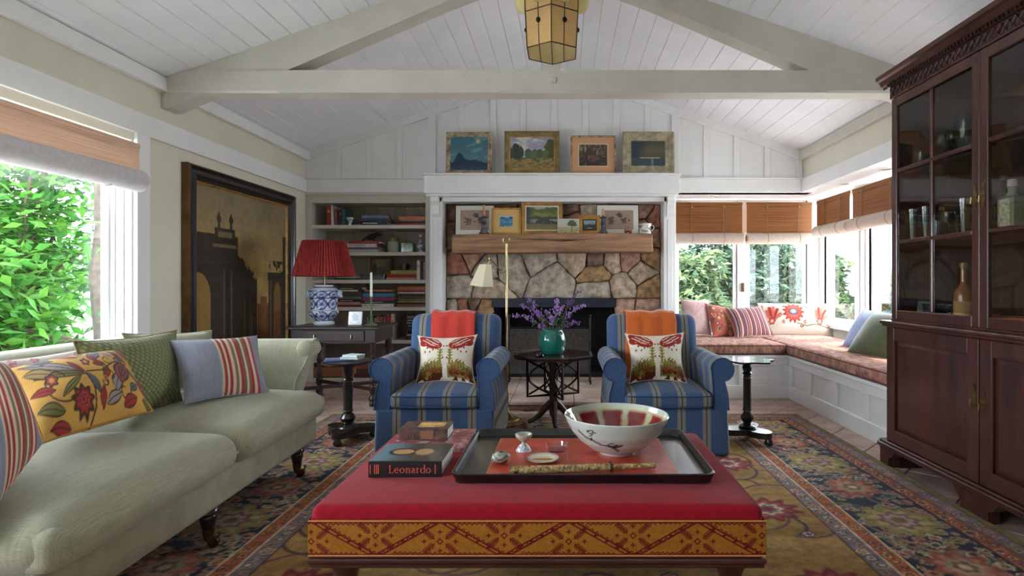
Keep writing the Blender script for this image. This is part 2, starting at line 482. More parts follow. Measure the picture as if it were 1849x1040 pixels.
# back wall: gable above the header, bookcase bay, fireplace bay, opening to the window bay
FX0, FX1 = -1.345, 1.085                # stone recess
gy = YB
g = MB()
g.prism([(XL - .1, HB), (XR + .1, HB), (XR + .1, EAVE - .02), (RX, RIDGE + .02), (XL - .1, EAVE - .02)], gy, gy + .12)
wall_back = struct(g.build('wall_back', WHITE, smooth=0))
bat = [557, 612, 667, 722, 834, 891, 945, 1001, 1057, 1113, 1169, 1275, 1330, 1385, 1443]
for p in bat:
    x = (p - VX) * gy / FPX
    zt = ceil_z(x) - .06
    MB().cbox(x - .034, x + .034, gy - .018, gy, HT, zt, .004).build('batten', WHITE, wall_back)
for p in (781, 1219):
    x = (p - VX) * gy / FPX
    MB().cbox(x - .045, x + .045, gy - .03, gy, HT, ceil_z(x) - .06, .004).build('batten', WHITE, wall_back)
for s in (-1, 1):                       # sloping board under the ceiling
    xa = XL if s < 0 else XR
    MB().prism([(xa, EAVE - .09), (xa, EAVE), (RX, RIDGE), (RX, RIDGE - .09)], gy - .024, gy).build('rake_board', WHITE, wall_back, smooth=0)
MB().cbox(XL, -1.52, gy - .024, gy, HB, HT, .004).build('header_board', WHITE, wall_back)
MB().cbox(1.24, XR, gy - .024, gy, HB, HT, .004).build('header_board', WHITE, wall_back)
MB().cbox(XL, -1.52, gy - .04, gy, HT, HT + .018, .004).build('header_cap', WHITE, wall_back)
MB().cbox(1.24, XR, gy - .04, gy, HT, HT + .018, .004).build('header_cap', WHITE, wall_back)

# tie beam with rafters above it, king post, corbels
TB0, TB1 = 3.97, 4.13
beam = struct(MB().prism([(TB0, 2.63), (TB1, 2.63), (TB1, 2.485), (TB1 - .015, 2.47), (TB0 + .015, 2.47), (TB0, 2.485)], XL, XR, 'yz').build('trim_5', BEAMW, smooth=0))
beam['label'] = 'painted tie beam across the room'
for x0, x1 in ((-2.08, -.45), (.30, 1.90)):
    MB().prism([(x0, 2.484), (x1, 2.484), (x1 - .03, 2.468), (x0 + .03, 2.468)], TB0 - .004, TB0 + .03).build('chamfer', BEAMW, beam, smooth=0)
MB().cbox(-.105, -.06, TB0 - .012, TB0, 2.535, 2.58, .004).build('junction_cover', BEAMW, beam)
for s in (-1, 1):
    xa = XL if s < 0 else XR
    f = lambda d: xa - s * d
    MB().prism([(f(.0), EAVE), (f(.0), 2.48), (f(.9), 2.632), (f(2.05), 3.128), (RX, 3.40), (RX, RIDGE)], TB0 + .01, TB1 - .01).build('rafter', BEAMW, beam, smooth=0)
    MB().prism([(f(0), 2.47), (f(.33), 2.47), (f(.27), 2.455), (f(.05), 2.36), (f(0), 2.36)], TB0 + .01, TB1 - .01).build('corbel', BEAMW, beam, smooth=0)
MB().cbox(-.165, -.035, TB0 + .02, TB1 - .02, 2.63, 3.45, .004).build('king_post', BEAMW, beam)

# bay: soffit, posts, walls, windows
soff = struct(MB().box(1.22, BX + .12, YB, BY + .12, HB, HB + .1).box(XR, BX + .12, 3.4, YB, HB, HB + .1).build('trim_6', WHITE, smooth=0))
for x, y in ((2.84, 5.62), (2.84, 4.9), (1.75, 6.45)):
    l_ = MB().lathe([(.052, 0), (.052, -.006), (.04, -.008), (.036, .0)], (x, y, HB), 20); l_.build('downlight_ring', M('downlight', (238, 236, 230), .4), soff)
wr = MB()
wr.box(XR, XR + .15, YF, 3.46, 0, EAVE)                 # wall behind the cabinet
wr.box(XR, XR + .15, 3.46, YB + .12, HT - .14, EAVE)    # above the bay opening
wr.box(XR + .15, BX + .15, 3.36, 3.46, 0, HB)                 # bay end
wr.box(BX, BX + .15, 3.46, BY + .15, 0, .64)            # under the bay windows
wr.box(BX, BX + .15, 3.46, 3.7, .64, HB)
struct(wr.build('wall_right', CREAM, smooth=0))
wb = MB()
wb.box(1.10, BX, BY, BY + .15, 0, .64)
wb.box(1.10, 1.36, BY, BY + .15, .64, HB)
wb.box(1.10, 1.22, YB - .05, BY, 0, HB)
struct(wb.build('wall_bay', WHITE, smooth=0))
fw = MB()
fw.prism([(XL - .2, 0), (XR + .2, 0), (XR + .2, EAVE), (RX, RIDGE + .02), (XL - .2, EAVE)], YF - .15, YF)
struct(fw.build('wall_front', WHITE, smooth=0))

def post(nm, x0, x1, y0, y1):
    o = MB().cbox(x0, x1, y0, y1, .64, HB, .005).build(nm, WHITE); struct(o)
    return o
def bay_window(nm, loc, rot, w):
    """local x along the window, y outward"""
    t = bpy.data.objects.new(nm, None); COL.objects.link(t); t.location = loc; t.rotation_euler = (0, 0, rot); struct(t)
    hh = HB - .64
    fr = MB(); s = .035
    fr.cbox(0, s, 0, .05, 0, hh); fr.cbox(w - s, w, 0, .05, 0, hh); fr.cbox(s, w - s, 0, .05, 0, .06); fr.cbox(s, w - s, 0, .05, hh - .06, hh)
    fr.build('window_frame', WHITE, t)
    MB().cbox(s - .01, w - s + .01, .022, .028, .05, hh - .05, .001).build('pane', PANE, t)
    for xx in (-.012, w):
        MB().cbox(xx, xx + .012, -.02, .05, 0, hh, .003).build('stop_bead', WHITE, t)
    return t
bay_window('window_3', (1.36, BY + .03, .64), 0, .746)
w4 = bay_window('window_4', (2.227, BY + .03, .64), 0, .73)
post('trim_7', 2.106, 2.227, BY, BY + .14); post('trim_8', 2.957, BX + .14, BY - .07, BY + .14)
MB().cbox(-.078, -.052, -.07, -.03, .36, .47, .004).build('latch', M('bronze_latch', (92, 62, 44), .4, metal=.8), w4)
for k, (ya, yb) in enumerate(((6.60, 5.89), (5.63, 4.92), (4.66, 3.95))):
    bay_window('window_%d' % (5 + k), (BX + .03, ya, .64), -PI / 2, ya - yb)
for k, (ya, yb) in enumerate(((5.89, 5.63), (4.92, 4.66), (3.95, 3.7), (6.72, 6.60))):
    o = post('trim_%d' % (9 + k), BX, BX + .14, yb, ya)
    for q in (.3, .7):
        yy = yb + (ya - yb) * q
        MB().cbox(BX - .014, BX, yy - .03, yy + .03, .64, HB, .004).build('moulding', WHITE, o)
struct(MB().cbox(1.22, BX, BY - .13, BY, .60, .64, .006).cbox(BX - .13, BX, 3.46, BY - .13, .60, .64, .006).build('trim_13', WHITE))

# unseen eave added outside the bay to cut the daylight reaching it
struct(MB().box(1.0, BX + .62, BY + .16, BY + .70, 2.20, 2.27).box(BX + .16, BX + .62, 3.2, BY + .16, 2.20, 2.27).build('trim_14', WHITE, smooth=0))

# ================================================================ BUILT-IN BOOKCASE
bk0, bk1, bzt, bky = -2.83, -1.56, 2.0, 6.60
bc = thing('bookcase', 'built-in painted bookcase filled with books, left of the fireplace', 'bookcase', (0, 0, 0))
fr = MB()
fr.cbox(XL, bk0, YB - .01, bky, 0, HB); fr.cbox(bk1, -1.49, YB - .01, bky, 0, HB); fr.cbox(bk0, bk1, YB - .01, bky, bzt, HB)
fr.build('face_frame', SHELFW, bc)
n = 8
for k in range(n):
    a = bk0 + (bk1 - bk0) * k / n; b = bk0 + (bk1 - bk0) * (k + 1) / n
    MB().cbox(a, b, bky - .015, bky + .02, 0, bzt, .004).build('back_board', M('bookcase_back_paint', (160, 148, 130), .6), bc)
SHZ = [1.757, 1.453, 1.143, .836, .468, .04]
for z in SHZ:
    MB().cbox(bk0, bk1, YB, bky - .015, z - .04, z, .003).build('shelf', SHELFW, bc)
MB().cbox(XL, -1.5, YB - .03, YB - .01, HB - .03, HB, .004).build('top_moulding', SHELFW, bc)

# ================================================================ FIREPLACE
FY = 6.28                               # face of the stones
fp = thing('fireplace_surround', 'white painted fireplace surround with deep upper shelf and pilasters', 'fireplace', (0, 0, 0))
SY = 5.93
MB().cbox(-1.515, 1.235, SY + .02, YB - .03, 2.07, 2.265, .005).build('fascia', WHITE, fp)
MB().cbox(-1.535, 1.25, SY - .01, YB - .03, 2.265, 2.285, .005).build('upper_shelf', WHITE, fp)
MB().cbox(-1.50, 1.22, SY + .045, YB - .03, 2.045, 2.07, .005).build('bed_moulding', WHITE, fp)
MB().cbox(FX0 - .06, FX1 + .06, YB - .12, YB + .1, 2.0, 2.115, .004).build('frieze', WHITE, fp)
for s, x0, x1 in ((-1, -1.485, FX0), (1, FX1, 1.22)):
    MB().cbox(x0, x1, YB - .12, FY + .12, 0, 2.05, .006).build('pilaster', WHITE, fp)
    xm0, xm1 = x0 + .03, x1 - .03
    MB().prism([(YB - .12, 1.83), (YB - .155, 1.86), (YB - .165, 1.95), (YB - .20, 2.0), (YB - .20, 2.05), (YB - .12, 2.05)], xm0, xm1, 'yz').build('corbel', WHITE, fp, smooth=0)
    MB().cbox(xm0 + .01, xm1 - .01, YB - .128, YB - .12, .1, 1.80, .003).build('pilaster_panel', WHITE, fp)

wall_fire = MB()
OX0, OX1, OZ = -.80, .56, .83           # firebox opening
wall_fire.box(FX0, OX0, FY + .02, FY + .12, 0, 2.02); wall_fire.box(OX1, FX1, FY + .02, FY + .12, 0, 2.02); wall_fire.box(OX0, OX1, FY + .02, FY + .12, OZ, 2.02)
wall_fire = struct(wall_fire.build('wall_fireplace', M('mortar', (112, 96, 84), .95, var=.25, vs_=40), smooth=0))
SOOT = M('sooty_brick', (30, 28, 28), .9, var=.4, vs_=9)
fbx = MB()
fbx.box(OX0 - .05, OX0, FY + .02, FY + .75, 0, 1.0); fbx.box(OX1, OX1 + .05, FY + .02, FY + .75, 0, 1.0)
fbx.box(OX0, OX1, FY + .7, FY + .75, 0, 1.0); fbx.box(OX0, OX1, FY + .12, FY + .75, .98, 1.03); fbx.box(OX0, OX1, FY + .02, FY + .75, 0, .07)
fbx.build('firebox', SOOT, wall_fire, smooth=0)
MB().cbox(OX0 - .02, OX1 + .02, FY - .04, FY + .1, OZ, .935, .004).build('steel_lintel', M('steel_lintel', (48, 52, 62), .45, metal=.5), wall_fire)

def clip(poly, nx, ny, d):
    """keep the side nx*x+ny*y<=d"""
    out = []
    for i in range(len(poly)):
        a, b = poly[i], poly[(i + 1) % len(poly)]
        da, db = nx * a[0] + ny * a[1] - d, nx * b[0] + ny * b[1] - d
        if da <= 0: out.append(a)
        if da * db < 0:
            t = da / (da - db); out.append((a[0] + (b[0] - a[0]) * t, a[1] + (b[1] - a[1]) * t))
    return out
def voronoi(seeds, rect):
    cells = []
    for i, s in enumerate(seeds):
        poly = [(rect[0], rect[2]), (rect[1], rect[2]), (rect[1], rect[3]), (rect[0], rect[3])]
        for j, q in enumerate(seeds):
            if i == j: continue
            nx, ny = q[0] - s[0], q[1] - s[1]
            poly = clip(poly, nx, ny, nx * (q[0] + s[0]) / 2 + ny * (q[1] + s[1]) / 2)
            if len(poly) < 3: break
        cells.append(poly)
    return cells
GREY, TAN, PINK, RED, OCH, BRN = [M('stone_' + n_, c_, .9, var=.13, vs_=15, bump=.9, bs=30, c2=d_, detail=7) for n_, c_, d_ in
    (('grey', (146, 134, 120), (178, 164, 146)), ('tan', (160, 138, 114), (188, 168, 144)), ('pink', (160, 122, 102), (184, 148, 126)),
     ('red', (132, 84, 66), (160, 108, 86)), ('ochre', (140, 106, 72), (172, 138, 98)), ('brown', (98, 74, 62), (128, 100, 84)))]
def stones(px_seeds, rect, seed):
    rr = random.Random(seed)
    pts = [((p - VX) * FY / FPX, CH - (q - VY) * FY / FPX) for p, q, _ in px_seeds]
    for (cx_, cy_), poly, (_, _, mt) in zip(pts, voronoi(pts, rect), px_seeds):
        if len(poly) < 3: continue
        ctr = (sum(p[0] for p in poly) / len(poly), sum(p[1] for p in poly) / len(poly))
        ring = []
        for i in range(len(poly)):                     # resample the outline with some wobble
            a, b = poly[i], poly[(i + 1) % len(poly)]
            ln = math.hypot(b[0] - a[0], b[1] - a[1]); m_ = max(1, int(ln / .05))
            for k in range(m_):
                t = (k + (.18 if k == 0 else 0)) / m_
                ring.append((a[0] + (b[0] - a[0]) * t + rr.uniform(-.007, .007), a[1] + (b[1] - a[1]) * t + rr.uniform(-.007, .007)))
        size = min(.13, max(math.hypot(p[0] - ctr[0], p[1] - ctr[1]) for p in poly))
        V = []; rings = ((-.003, .02), (-.006, -.012), (-.022, -.03), (-.45, -.045), (-.75, -.05))
        n_ = len(ring); dep = rr.uniform(.6, 1.25)
        tx, ty = rr.uniform(-.12, .12), rr.uniform(-.12, .12)
        for sh, y in rings:
            for p in ring:
                d = math.hypot(p[0] - ctr[0], p[1] - ctr[1]) + 1e-6
                k = 1 + sh if sh < -.1 else max(.2, 1 + sh / d)
                q = (ctr[0] + (p[0] - ctr[0]) * k, ctr[1] + (p[1] - ctr[1]) * k)
                bump = (y * dep + (q[0] - ctr[0]) * tx + (q[1] - ctr[1]) * ty + rr.uniform(-.007, .007)) if y < 0 else y
                V.append((q[0], min(FY + .02, FY + bump), q[1]))
        V.append((ctr[0], FY - .05 * dep, ctr[1]))
        Fs = []
        for r_ in range(len(rings) - 1):
            for j in range(n_):
                k = (j + 1) % n_; Fs.append((r_ * n_ + j, r_ * n_ + k, (r_ + 1) * n_ + k, (r_ + 1) * n_ + j))
        b_ = (len(rings) - 1) * n_
        Fs += [(b_ + j, b_ + (j + 1) % n_, len(V) - 1) for j in range(n_)]
        MB().add(V, Fs).build('stone', mt, wall_fire, smooth=50)
top_seeds = [(825, 476, RED), (853, 464, PINK), (828, 517, GREY), (879, 525, TAN), (878, 482, GREY), (922, 480, GREY), (970, 462, GREY), (998, 508, GREY), (1042, 462, TAN),
             (1077, 467, BRN), (1079, 493, OCH), (1104, 469, TAN), (1137, 467, PINK), (1158, 490, TAN), (1124, 518, TAN), (1081, 525, GREY), (1176, 524, OCH), (1176, 462, OCH),
             (812, 375, BRN), (812, 425, BRN), (850, 380, BRN), (850, 430, RED), (905, 372, BRN), (900, 425, TAN), (958, 395, RED), (960, 430, TAN), (1018, 372, BRN), (1025, 405, RED), (1075, 372, TAN),
             (1070, 420, GREY), (1118, 390, PINK), (1120, 430, TAN), (1160, 378, PINK), (1186, 395, RED), (1160, 415, OCH), (1186, 430, PINK)]
stones(top_seeds, (FX0, FX1, .93, 2.0), 3)
stones([(815, 553, GREY), (838, 550, RED), (856, 546, BRN), (874, 556, OCH), (822, 580, TAN), (860, 588, GREY), (884, 585, PINK), (815, 620, RED), (850, 625, TAN), (880, 620, GREY), (820, 665, GREY), (860, 660, OCH), (885, 668, TAN), (840, 695, BRN)], (FX0, OX0, .0, .93), 5)
stones([(1126, 553, PINK), (1168, 558, PINK), (1122, 588, TAN), (1155, 590, GREY), (1183, 592, RED), (1130, 630, OCH), (1170, 632, TAN), (1125, 672, GREY), (1165, 675, PINK), (1188, 665, TAN)], (OX1, FX1, .0, .93), 8)

# timber mantel
WOODT = M('old_timber', (140, 102, 74), .75, var=.12, vs_=3, st=(.7, 5, 7), c2=(160, 122, 92), bump=.35, bs=5, bst=(.6, 8, 12))
mb = MB().soft(-1.205, .945, 5.90, 6.212, 1.432, 1.632, .018, n=18)
mr_ = random.Random(5)
mb.v = [(x + (.006 * math.sin(9 * z + 3) if abs(x) > .9 else 0), y + .008 * math.sin(3.1 * x + 7 * z) + .004 * math.sin(11 * x), z + .006 * math.sin(2.3 * x + 1) + .003 * math.sin(8 * x + 2)) for x, y, z in mb.v]
mant = tag(mb.build('timber_mantel', WOODT, weld=True), 'rough-hewn weathered timber mantel beam across the stone chimney', 'mantel')
CRK = M('wood_crack', (40, 28, 22), .9)
for pts in ([(-.60, 1.578), (-.25, 1.571), (.05, 1.563), (.32, 1.572)], [(-.95, 1.56), (-.72, 1.571)], [(-.18, 1.558), (-.02, 1.552), (.12, 1.56)]):
    m_ = MB().tube([(x, 5.899 + .008 * math.sin(3.1 * x + 7 * z) + .004 * math.sin(11 * x), z) for x, z in pts], [.001] + [.0045] * (len(pts) - 2) + [.001] if len(pts) > 2 else .002, 5)
    m_.build('crack', CRK, mant)

# hearth
hearth = MB().cbox(-1.02, 1.18, 4.80, 6.06, 0, .05, .006)
hearth = tag(hearth.build('hearth', M('hearth_edge', (128, 88, 70), .7, var=.2, vs_=12)), 'raised pale stone hearth in front of the firebox', 'hearth')
HST = M('hearth_stone', (176, 152, 138), .6, var=.12, vs_=4, c2=(196, 174, 160))
for k in range(4):
    for j in range(2):
        x0 = -1.03 + k * .555
        MB().cbox(x0, x0 + .55, 4.78 + j * .64, 4.78 + (j + 1) * .64 - .005, .05, .078, .005).build('slab', HST, hearth)

# ================================================================ WINDOW SEAT
ws = thing('window_seat', 'white panelled built-in window seat running round the bay corner', 'bench', (0, 0, 0))
bz = .415
MB().box(1.235, 2.165, 5.33, BY - .01, .0, bz - .03).box(2.165, BX - .01, 3.47, BY - .01, 0, bz - .03).build('carcass', WHITE, ws, smooth=0)
MB().cbox(1.235, 2.13, 5.295, BY - .13, bz - .03, bz, .005).build('seat_board', WHITE, ws)
MB().cbox(2.13, BX - .02, 3.47, BY - .13, bz - .03, bz, .005).build('seat_board', WHITE, ws)
def face(parent, a0, a1, fixed, axis, stiles, far=False):
    def bx(a, b, z0, z1, nm, t=.02):
        if axis == 'x': MB().cbox(a, b, fixed - t + .02, fixed + .02, z0, z1, .003).build(nm, WHITE, parent)
        else: MB().cbox(fixed - t + .02, fixed + .02, a, b, z0, z1, .003).build(nm, WHITE, parent)
    bx(a0, a1, bz - .10, bz - .03, 'rail'); bx(a0, a1, .0, .125, 'plinth', .024)
    for s in stiles: bx(s - .03, s + .03, .125, bz - .10, 'stile')
face(ws, 1.235, 2.145, 5.31, 'x', [1.27, 1.70, 2.12])
face(ws, 3.48, 5.31, 2.145, 'y', [3.51, 3.96, 4.41, 4.86, 5.28])
# ================================================================ RUG
def rug_colours(X, Y):
    hw, back = 1.94, 4.63
    img = np.zeros(X.shape + (3,)); img[:] = C(152, 124, 62)
    ax = np.abs(X); dB = back - Y; dS = hw - ax
    d = np.minimum(dS, dB); T = np.where(dS < dB, Y, X)
    ab = fbm(X * 3, Y * 9, 5); sp = fbm(X * 45, Y * 45, 9, 2)
    img[:] = mixc(C(132, 98, 46), C(180, 143, 80), (ab - .25) * 1.6)
    rr = random.Random(4)
    PLUM, ROSE, CRM, DRED, TEAL, OLV, NAVY, ORG, LAV, SAGE = C(74, 46, 54), C(168, 108, 104), C(196, 180, 146), C(122, 36, 36), C(70, 92, 100), C(142, 126, 70), C(36, 40, 60), C(164, 88, 50), C(122, 104, 112), C(150, 152, 112)
    # field: vines with large palmettes
    for k in range(90):
        cx, cy = rr.uniform(-1.1, 1.1), rr.uniform(.3, 3.85)
        a0 = rr.uniform(0, 6.28)
        stroke(img, X, Y, arc(cx, cy, rr.uniform(.07, .2), a0, a0 + rr.uniform(2, 4.2), 14), .008, PLUM if k % 2 else C(104, 70, 62))
    for k in range(150):
        cx, cy = rr.uniform(-1.14, 1.14), rr.uniform(.3, 3.85)
        flower(img, X, Y, cx, cy, rr.uniform(.02, .045), rr.choice([DRED, PLUM, TEAL, OLV]), rr.choice([CRM, ROSE, C(170, 160, 160)]), rr.choice([DRED, ORG]), rr.choice([4, 5, 6]), rr.uniform(0, 3))
    for s in (-1, 1):
        for k, cy in enumerate((.55, 1.25, 1.98, 2.68, 3.36)):
            for cx in (s * .98, s * .42):
                q = cy + (.3 if abs(cx) < .6 else 0)
                flower(img, X, Y, cx, q, .15, DRED, C(150, 74, 66), ROSE, 11, .3, 1.15)
                flower(img, X, Y, cx, q, .075, CRM, C(130, 90, 100), DRED, 8, 0, 1.1)
    def band(lo, hi, c): put(img, ((d >= lo) & (d < hi)).astype(float), c)
    band(.68, .762, LAV); band(.605, .68, ORG); band(.2, .605, NAVY); band(.12, .2, ORG); band(.04, .12, LAV); band(-1, .04, C(120, 104, 52))
    def to_xy(side, t, dd):
        return (side * (hw - dd), t) if side else (t, back - dd)
    # guard stripes: little flowers in turn
    for lo, hi, cols, step in ((.68, .762, (C(74, 66, 88), CRM, C(150, 84, 74), SAGE), .055), (.605, .68, (C(96, 42, 36), C(206, 150, 84), C(64, 60, 72), C(190, 110, 60)), .05),
                               (.12, .2, (C(92, 44, 40), C(204, 146, 90), C(78, 74, 92)), .055), (.04, .12, (C(82, 70, 92), C(180, 140, 110), C(140, 70, 56), SAGE), .06)):
        m = (lo + hi) / 2; w = (hi - lo) / 2
        for side in (-1, 0, 1):
            t = .22 if side else -hw + m; k = 0; end = back - m if side else hw - m
            while t < end:
                x, y = to_xy(side, t, m + w * .25 * math.sin(k * 2.1))
                flower(img, X, Y, x, y, w * rr.uniform(.55, .85), cols[k % len(cols)], cols[(k + 1) % len(cols)], cols[(k + 2) % len(cols)], 5, k)
                t += step; k += 1
    # main border: filler first, then big rosettes and palmettes
    for side in (-1, 0, 1):
        t0, t1 = (.25, back - .25) if side else (-hw + .25, hw - .25)
        for k in range(int((t1 - t0) / .0042)):
            x, y = to_xy(side, rr.uniform(t0, t1), rr.uniform(.215, .59))
            flower(img, X, Y, x, y, rr.uniform(.014, .034), rr.choice([SAGE, CRM, C(92, 104, 96), OLV, ROSE]), rr.choice([C(150, 138, 96), ROSE, C(170, 120, 90), C(84, 96, 112)]), rr.choice([DRED, NAVY, ORG]), rr.choice([3, 4, 5]), rr.uniform(0, 3), rr.uniform(.8, 1.6))
        for k in range(int((t1 - t0) / .16)):
            t = t0 + .16 * k
            x, y = to_xy(side, t, .40 + .1 * math.sin(k * 1.5)); a0 = rr.uniform(0, 6)
            stroke(img, X, Y, arc(x, y, .09, a0, a0 + 3.4, 10), .007, SAGE if k % 2 else C(140, 110, 90))
        t = (2.55 if side else .0) - 6 * .42; k = 0
        while t < t1:
            if t > t0 + .1 and t < t1 - .02:
                x, y = to_xy(side, t, .40)
                sx = 1.0
                if k % 2 == 0:
                    flower(img, X, Y, x, y, .185, OLV, C(170, 152, 102), C(160, 122, 116), 10, k, sx, .1)
                    flower(img, X, Y, x, y, .10, C(124, 84, 88), C(176, 140, 138), C(120, 96, 52), 8, 0, sx)
                else:
                    flower(img, X, Y, x, y, .145, C(150, 84, 64), C(178, 120, 96), C(164, 160, 118), 9, k, sx, .12)
                    flower(img, X, Y, x, y, .07, SAGE, C(120, 76, 76), C(196, 170, 130), 6, 0, sx)
            t += .42; k += 1
    for e, c, w in ((.762, C(86, 50, 46), .003), (.68, C(206, 190, 160), .0045), (.605, C(206, 190, 160), .0045), (.2, C(30, 30, 44), .006), (.12, C(90, 60, 56), .004), (.04, C(96, 80, 44), .004)):
        put(img, sst(w * 1.8, w * .4, np.abs(d - e)), c)
    img *= (1 + .34 * (sp - .5) + .22 * (fbm(X * 6, Y * 20, 31, 3) - .5))[..., None]
    return img
nx, ny = 470, 540
rx0, rx1, ry0, ry1 = -1.94, 1.94, .20, 4.63
U, V = uv(nx, ny); RXg = rx0 + (rx1 - rx0) * U; RYg = ry0 + (ry1 - ry0) * V
rug_img = rug_colours(RXg, RYg)
mb = MB()
grid_mesh(mb, lambda u, v: np.stack([rx0 + (rx1 - rx0) * u, ry0 + (ry1 - ry0) * v, .0085 + .0025 * vnoise(u * 40, v * 45, 3)], -1), nx, ny)
RUG = MV('rug_wool', .95, .1, var=.22, vs_=260, bump=.35, bs=330, sheen=.1)
rug = tag(mb.build('rug', RUG, smooth=0, col=rug_img), 'large worn oriental rug, gold field with navy floral border', 'rug')
rug.data.polygons.foreach_set('use_smooth', [True] * len(rug.data.polygons))
mb = MB(); rr_ = random.Random(2)
for k in range(300):
    x = -1.93 + 3.86 * k / 299
    mb.tube([(x, 4.628, .007), (x + rr_.uniform(-.008, .008), 4.65, .006), (x + rr_.uniform(-.014, .014), 4.672, .004)], .0022, 4)
fo = mb.build('fringe', M('rug_fringe', (186, 168, 138), .95), rug); fo['kind'] = 'stuff'

# ================================================================ OTTOMAN
OT = thing('ottoman', 'large red upholstered ottoman with gold embroidered band, centre foreground', 'ottoman', (-.08, 1.985, 0))
REDF = M('red_wool_felt', (142, 10, 26), .9, var=.06, vs_=40, bump=.12, bs=400, sheen=.12, spec=.15)
ow, od = .65, .398
MB().soft(-ow - .002, ow + .002, -od - .002, od + .002, .372, .461, .026, crown=.014, n=16, nr=5, p=4).build('cushion', REDF, OT, weld=True)
MB().soft(-ow - .0, ow + .0, -od - .0, od + .0, .312, .430, .008, n=5).build('lower_border', REDF, OT, weld=True)
GOLD, GRED = C(152, 98, 30), C(98, 14, 18)
def band_img(w, h, nx, ny, seed):
    U, V = uv(nx, ny); X = U * w; Y = V * h
    img = np.zeros(X.shape + (3,)); img[:] = GOLD
    img *= (1 + .16 * (fbm(X * 160, Y * 160, seed, 2) - .5) + .12 * (fbm(X * 12, Y * 30, seed + 4, 3) - .5))[..., None]
    per = h * 3.57; lw = .0019
    k = -1
    def zig(p0, p1, amp=.0035, step=.008):
        p0 = np.array(p0); p1 = np.array(p1); L = np.linalg.norm(p1 - p0); t = (p1 - p0) / L; n_ = np.array([-t[1], t[0]])
        m = max(2, int(L / step)); return [tuple(p0 + t * L * i / m + n_ * (amp if i % 2 else -amp)) for i in range(m + 1)]
    def leaf(x, y, a, L=.028):
        t = np.array([math.cos(a), math.sin(a)]); n_ = np.array([-t[1], t[0]]); p = np.array([x, y])
        for s in (-1, 1):
            for i in range(7):
                q = p + t * L * (i / 7 - .35); stroke(img, X, Y, [tuple(q), tuple(q + t * .006 + n_ * s * .0075)], .0013, GRED)
        stroke(img, X, Y, [tuple(p - t * L * .4), tuple(p + t * L * .6)], .0011, GRED)
    def cross(x, y, s=.0052):
        stroke(img, X, Y, [(x - s, y), (x + s, y)], .0017, GRED); stroke(img, X, Y, [(x, y - s), (x, y + s)], .0017, GRED)
    while k * per < w + per:
        x0 = k * per
        # diagonal lattice bands in a zigzag, a diamond knot where leaves meet
        for off in (0, .02):
            stroke(img, X, Y, [(x0 + off, h), (x0 + per / 2 + off, 0)], lw, GRED); stroke(img, X, Y, [(x0 + per / 2 + off, 0), (x0 + per + off, h)], lw, GRED)
            if off:
                stroke(img, X, Y, zig((x0 + off + .007, h), (x0 + per / 2 + off + .007, 0)), .0014, GRED); stroke(img, X, Y, zig((x0 + per / 2 + off - .007, 0), (x0 + per + off - .007, h)), .0014, GRED)
        for i in range(6):
            t = (i + .5) / 6; cross(x0 + .01 + per / 2 * t, h * (1 - t), .004); cross(x0 + per / 2 + .01 + per / 2 * t, h * t, .004)
        for cx, cy in ((x0 + .01, h * .42), (x0 + per / 2 + .01, h * .58)):
            stroke(img, X, Y, [(cx - .008, cy), (cx, cy + .008), (cx + .008, cy), (cx, cy - .008), (cx - .008, cy)], .0016, GRED)
            for a in (.7, 2.45, 3.84, 5.6): leaf(cx + .036 * math.cos(a), cy + .027 * math.sin(a), a, .038)
            for a in (0, PI / 2, PI, 1.5 * PI): cross(cx + .045 * math.cos(a), cy + .027 * math.sin(a))
            stroke(img, X, Y, zig((cx - .135, h * .10 if cy < h / 2 else h * .90), (cx + .135, h * .07 if cy < h / 2 else h * .93), .003, .007), .0014, GRED)
        k += 1
    put(img, ((Y < h * .035) | (Y > h * .965)).astype(float), C(196, 150, 80))
    put(img, (((Y > h * .045) & (Y < h * .065)) | ((Y < h * .955) & (Y > h * .935))).astype(float) * .8, GRED)
    return img
bz0, bz1 = .3205, .4235
BAND = MV('embroidered_band', .85, .15, var=.12, vs_=240, bump=.3, bs=420)
def band_part(ax, sgn, n1):
    w = 2 * (ow if ax == 'x' else od) + .009; mbb = MB()
    def fn(u, v):
        a = (u - .5) * w; z = bz0 + (bz1 - bz0) * v; bl = .0015 * np.sin(PI * v)
        if ax == 'x': return np.stack([a * -sgn, np.full_like(a, sgn * (od + .0045)) + sgn * bl, z], -1)
        return np.stack([np.full_like(a, sgn * (ow + .0045)) + sgn * bl, a * sgn, z], -1)
    grid_mesh(mbb, fn, n1, 66)
    mbb.build('embroidered_band', BAND, OT, col=band_img(w, bz1 - bz0, n1, 66, 3), smooth=60)
band_part('x', -1, 800); band_part('x', 1, 240); band_part('y', 1, 160); band_part('y', -1, 160)
MAHO = M('mahogany', (56, 24, 20), .3, var=.3, vs_=7, st=(1, 1, 1), coat=.35)
pl = MB().cbox(-ow - .008, ow + .008, -od - .008, od + .008, .298, .313, .004).cbox(-ow - .003, ow + .003, -od - .003, od + .003, .284, .299, .004)
pl.build('plinth_moulding', MAHO, OT)
legp = [(.022, 0), (.03, .01), (.034, .03), (.02, .055), (.016, .07), (.026, .085), (.016, .1), (.026, .18), (.038, .235), (.05, .262), (.05, .276), (.04, .286)]
for sx in (-1, 1):
    for sy in (-1, 1):
        MB().lathe(legp, (sx * (ow - .075), sy * (od - .075), 0.008), 20).build('leg', MAHO, OT, smooth=50)

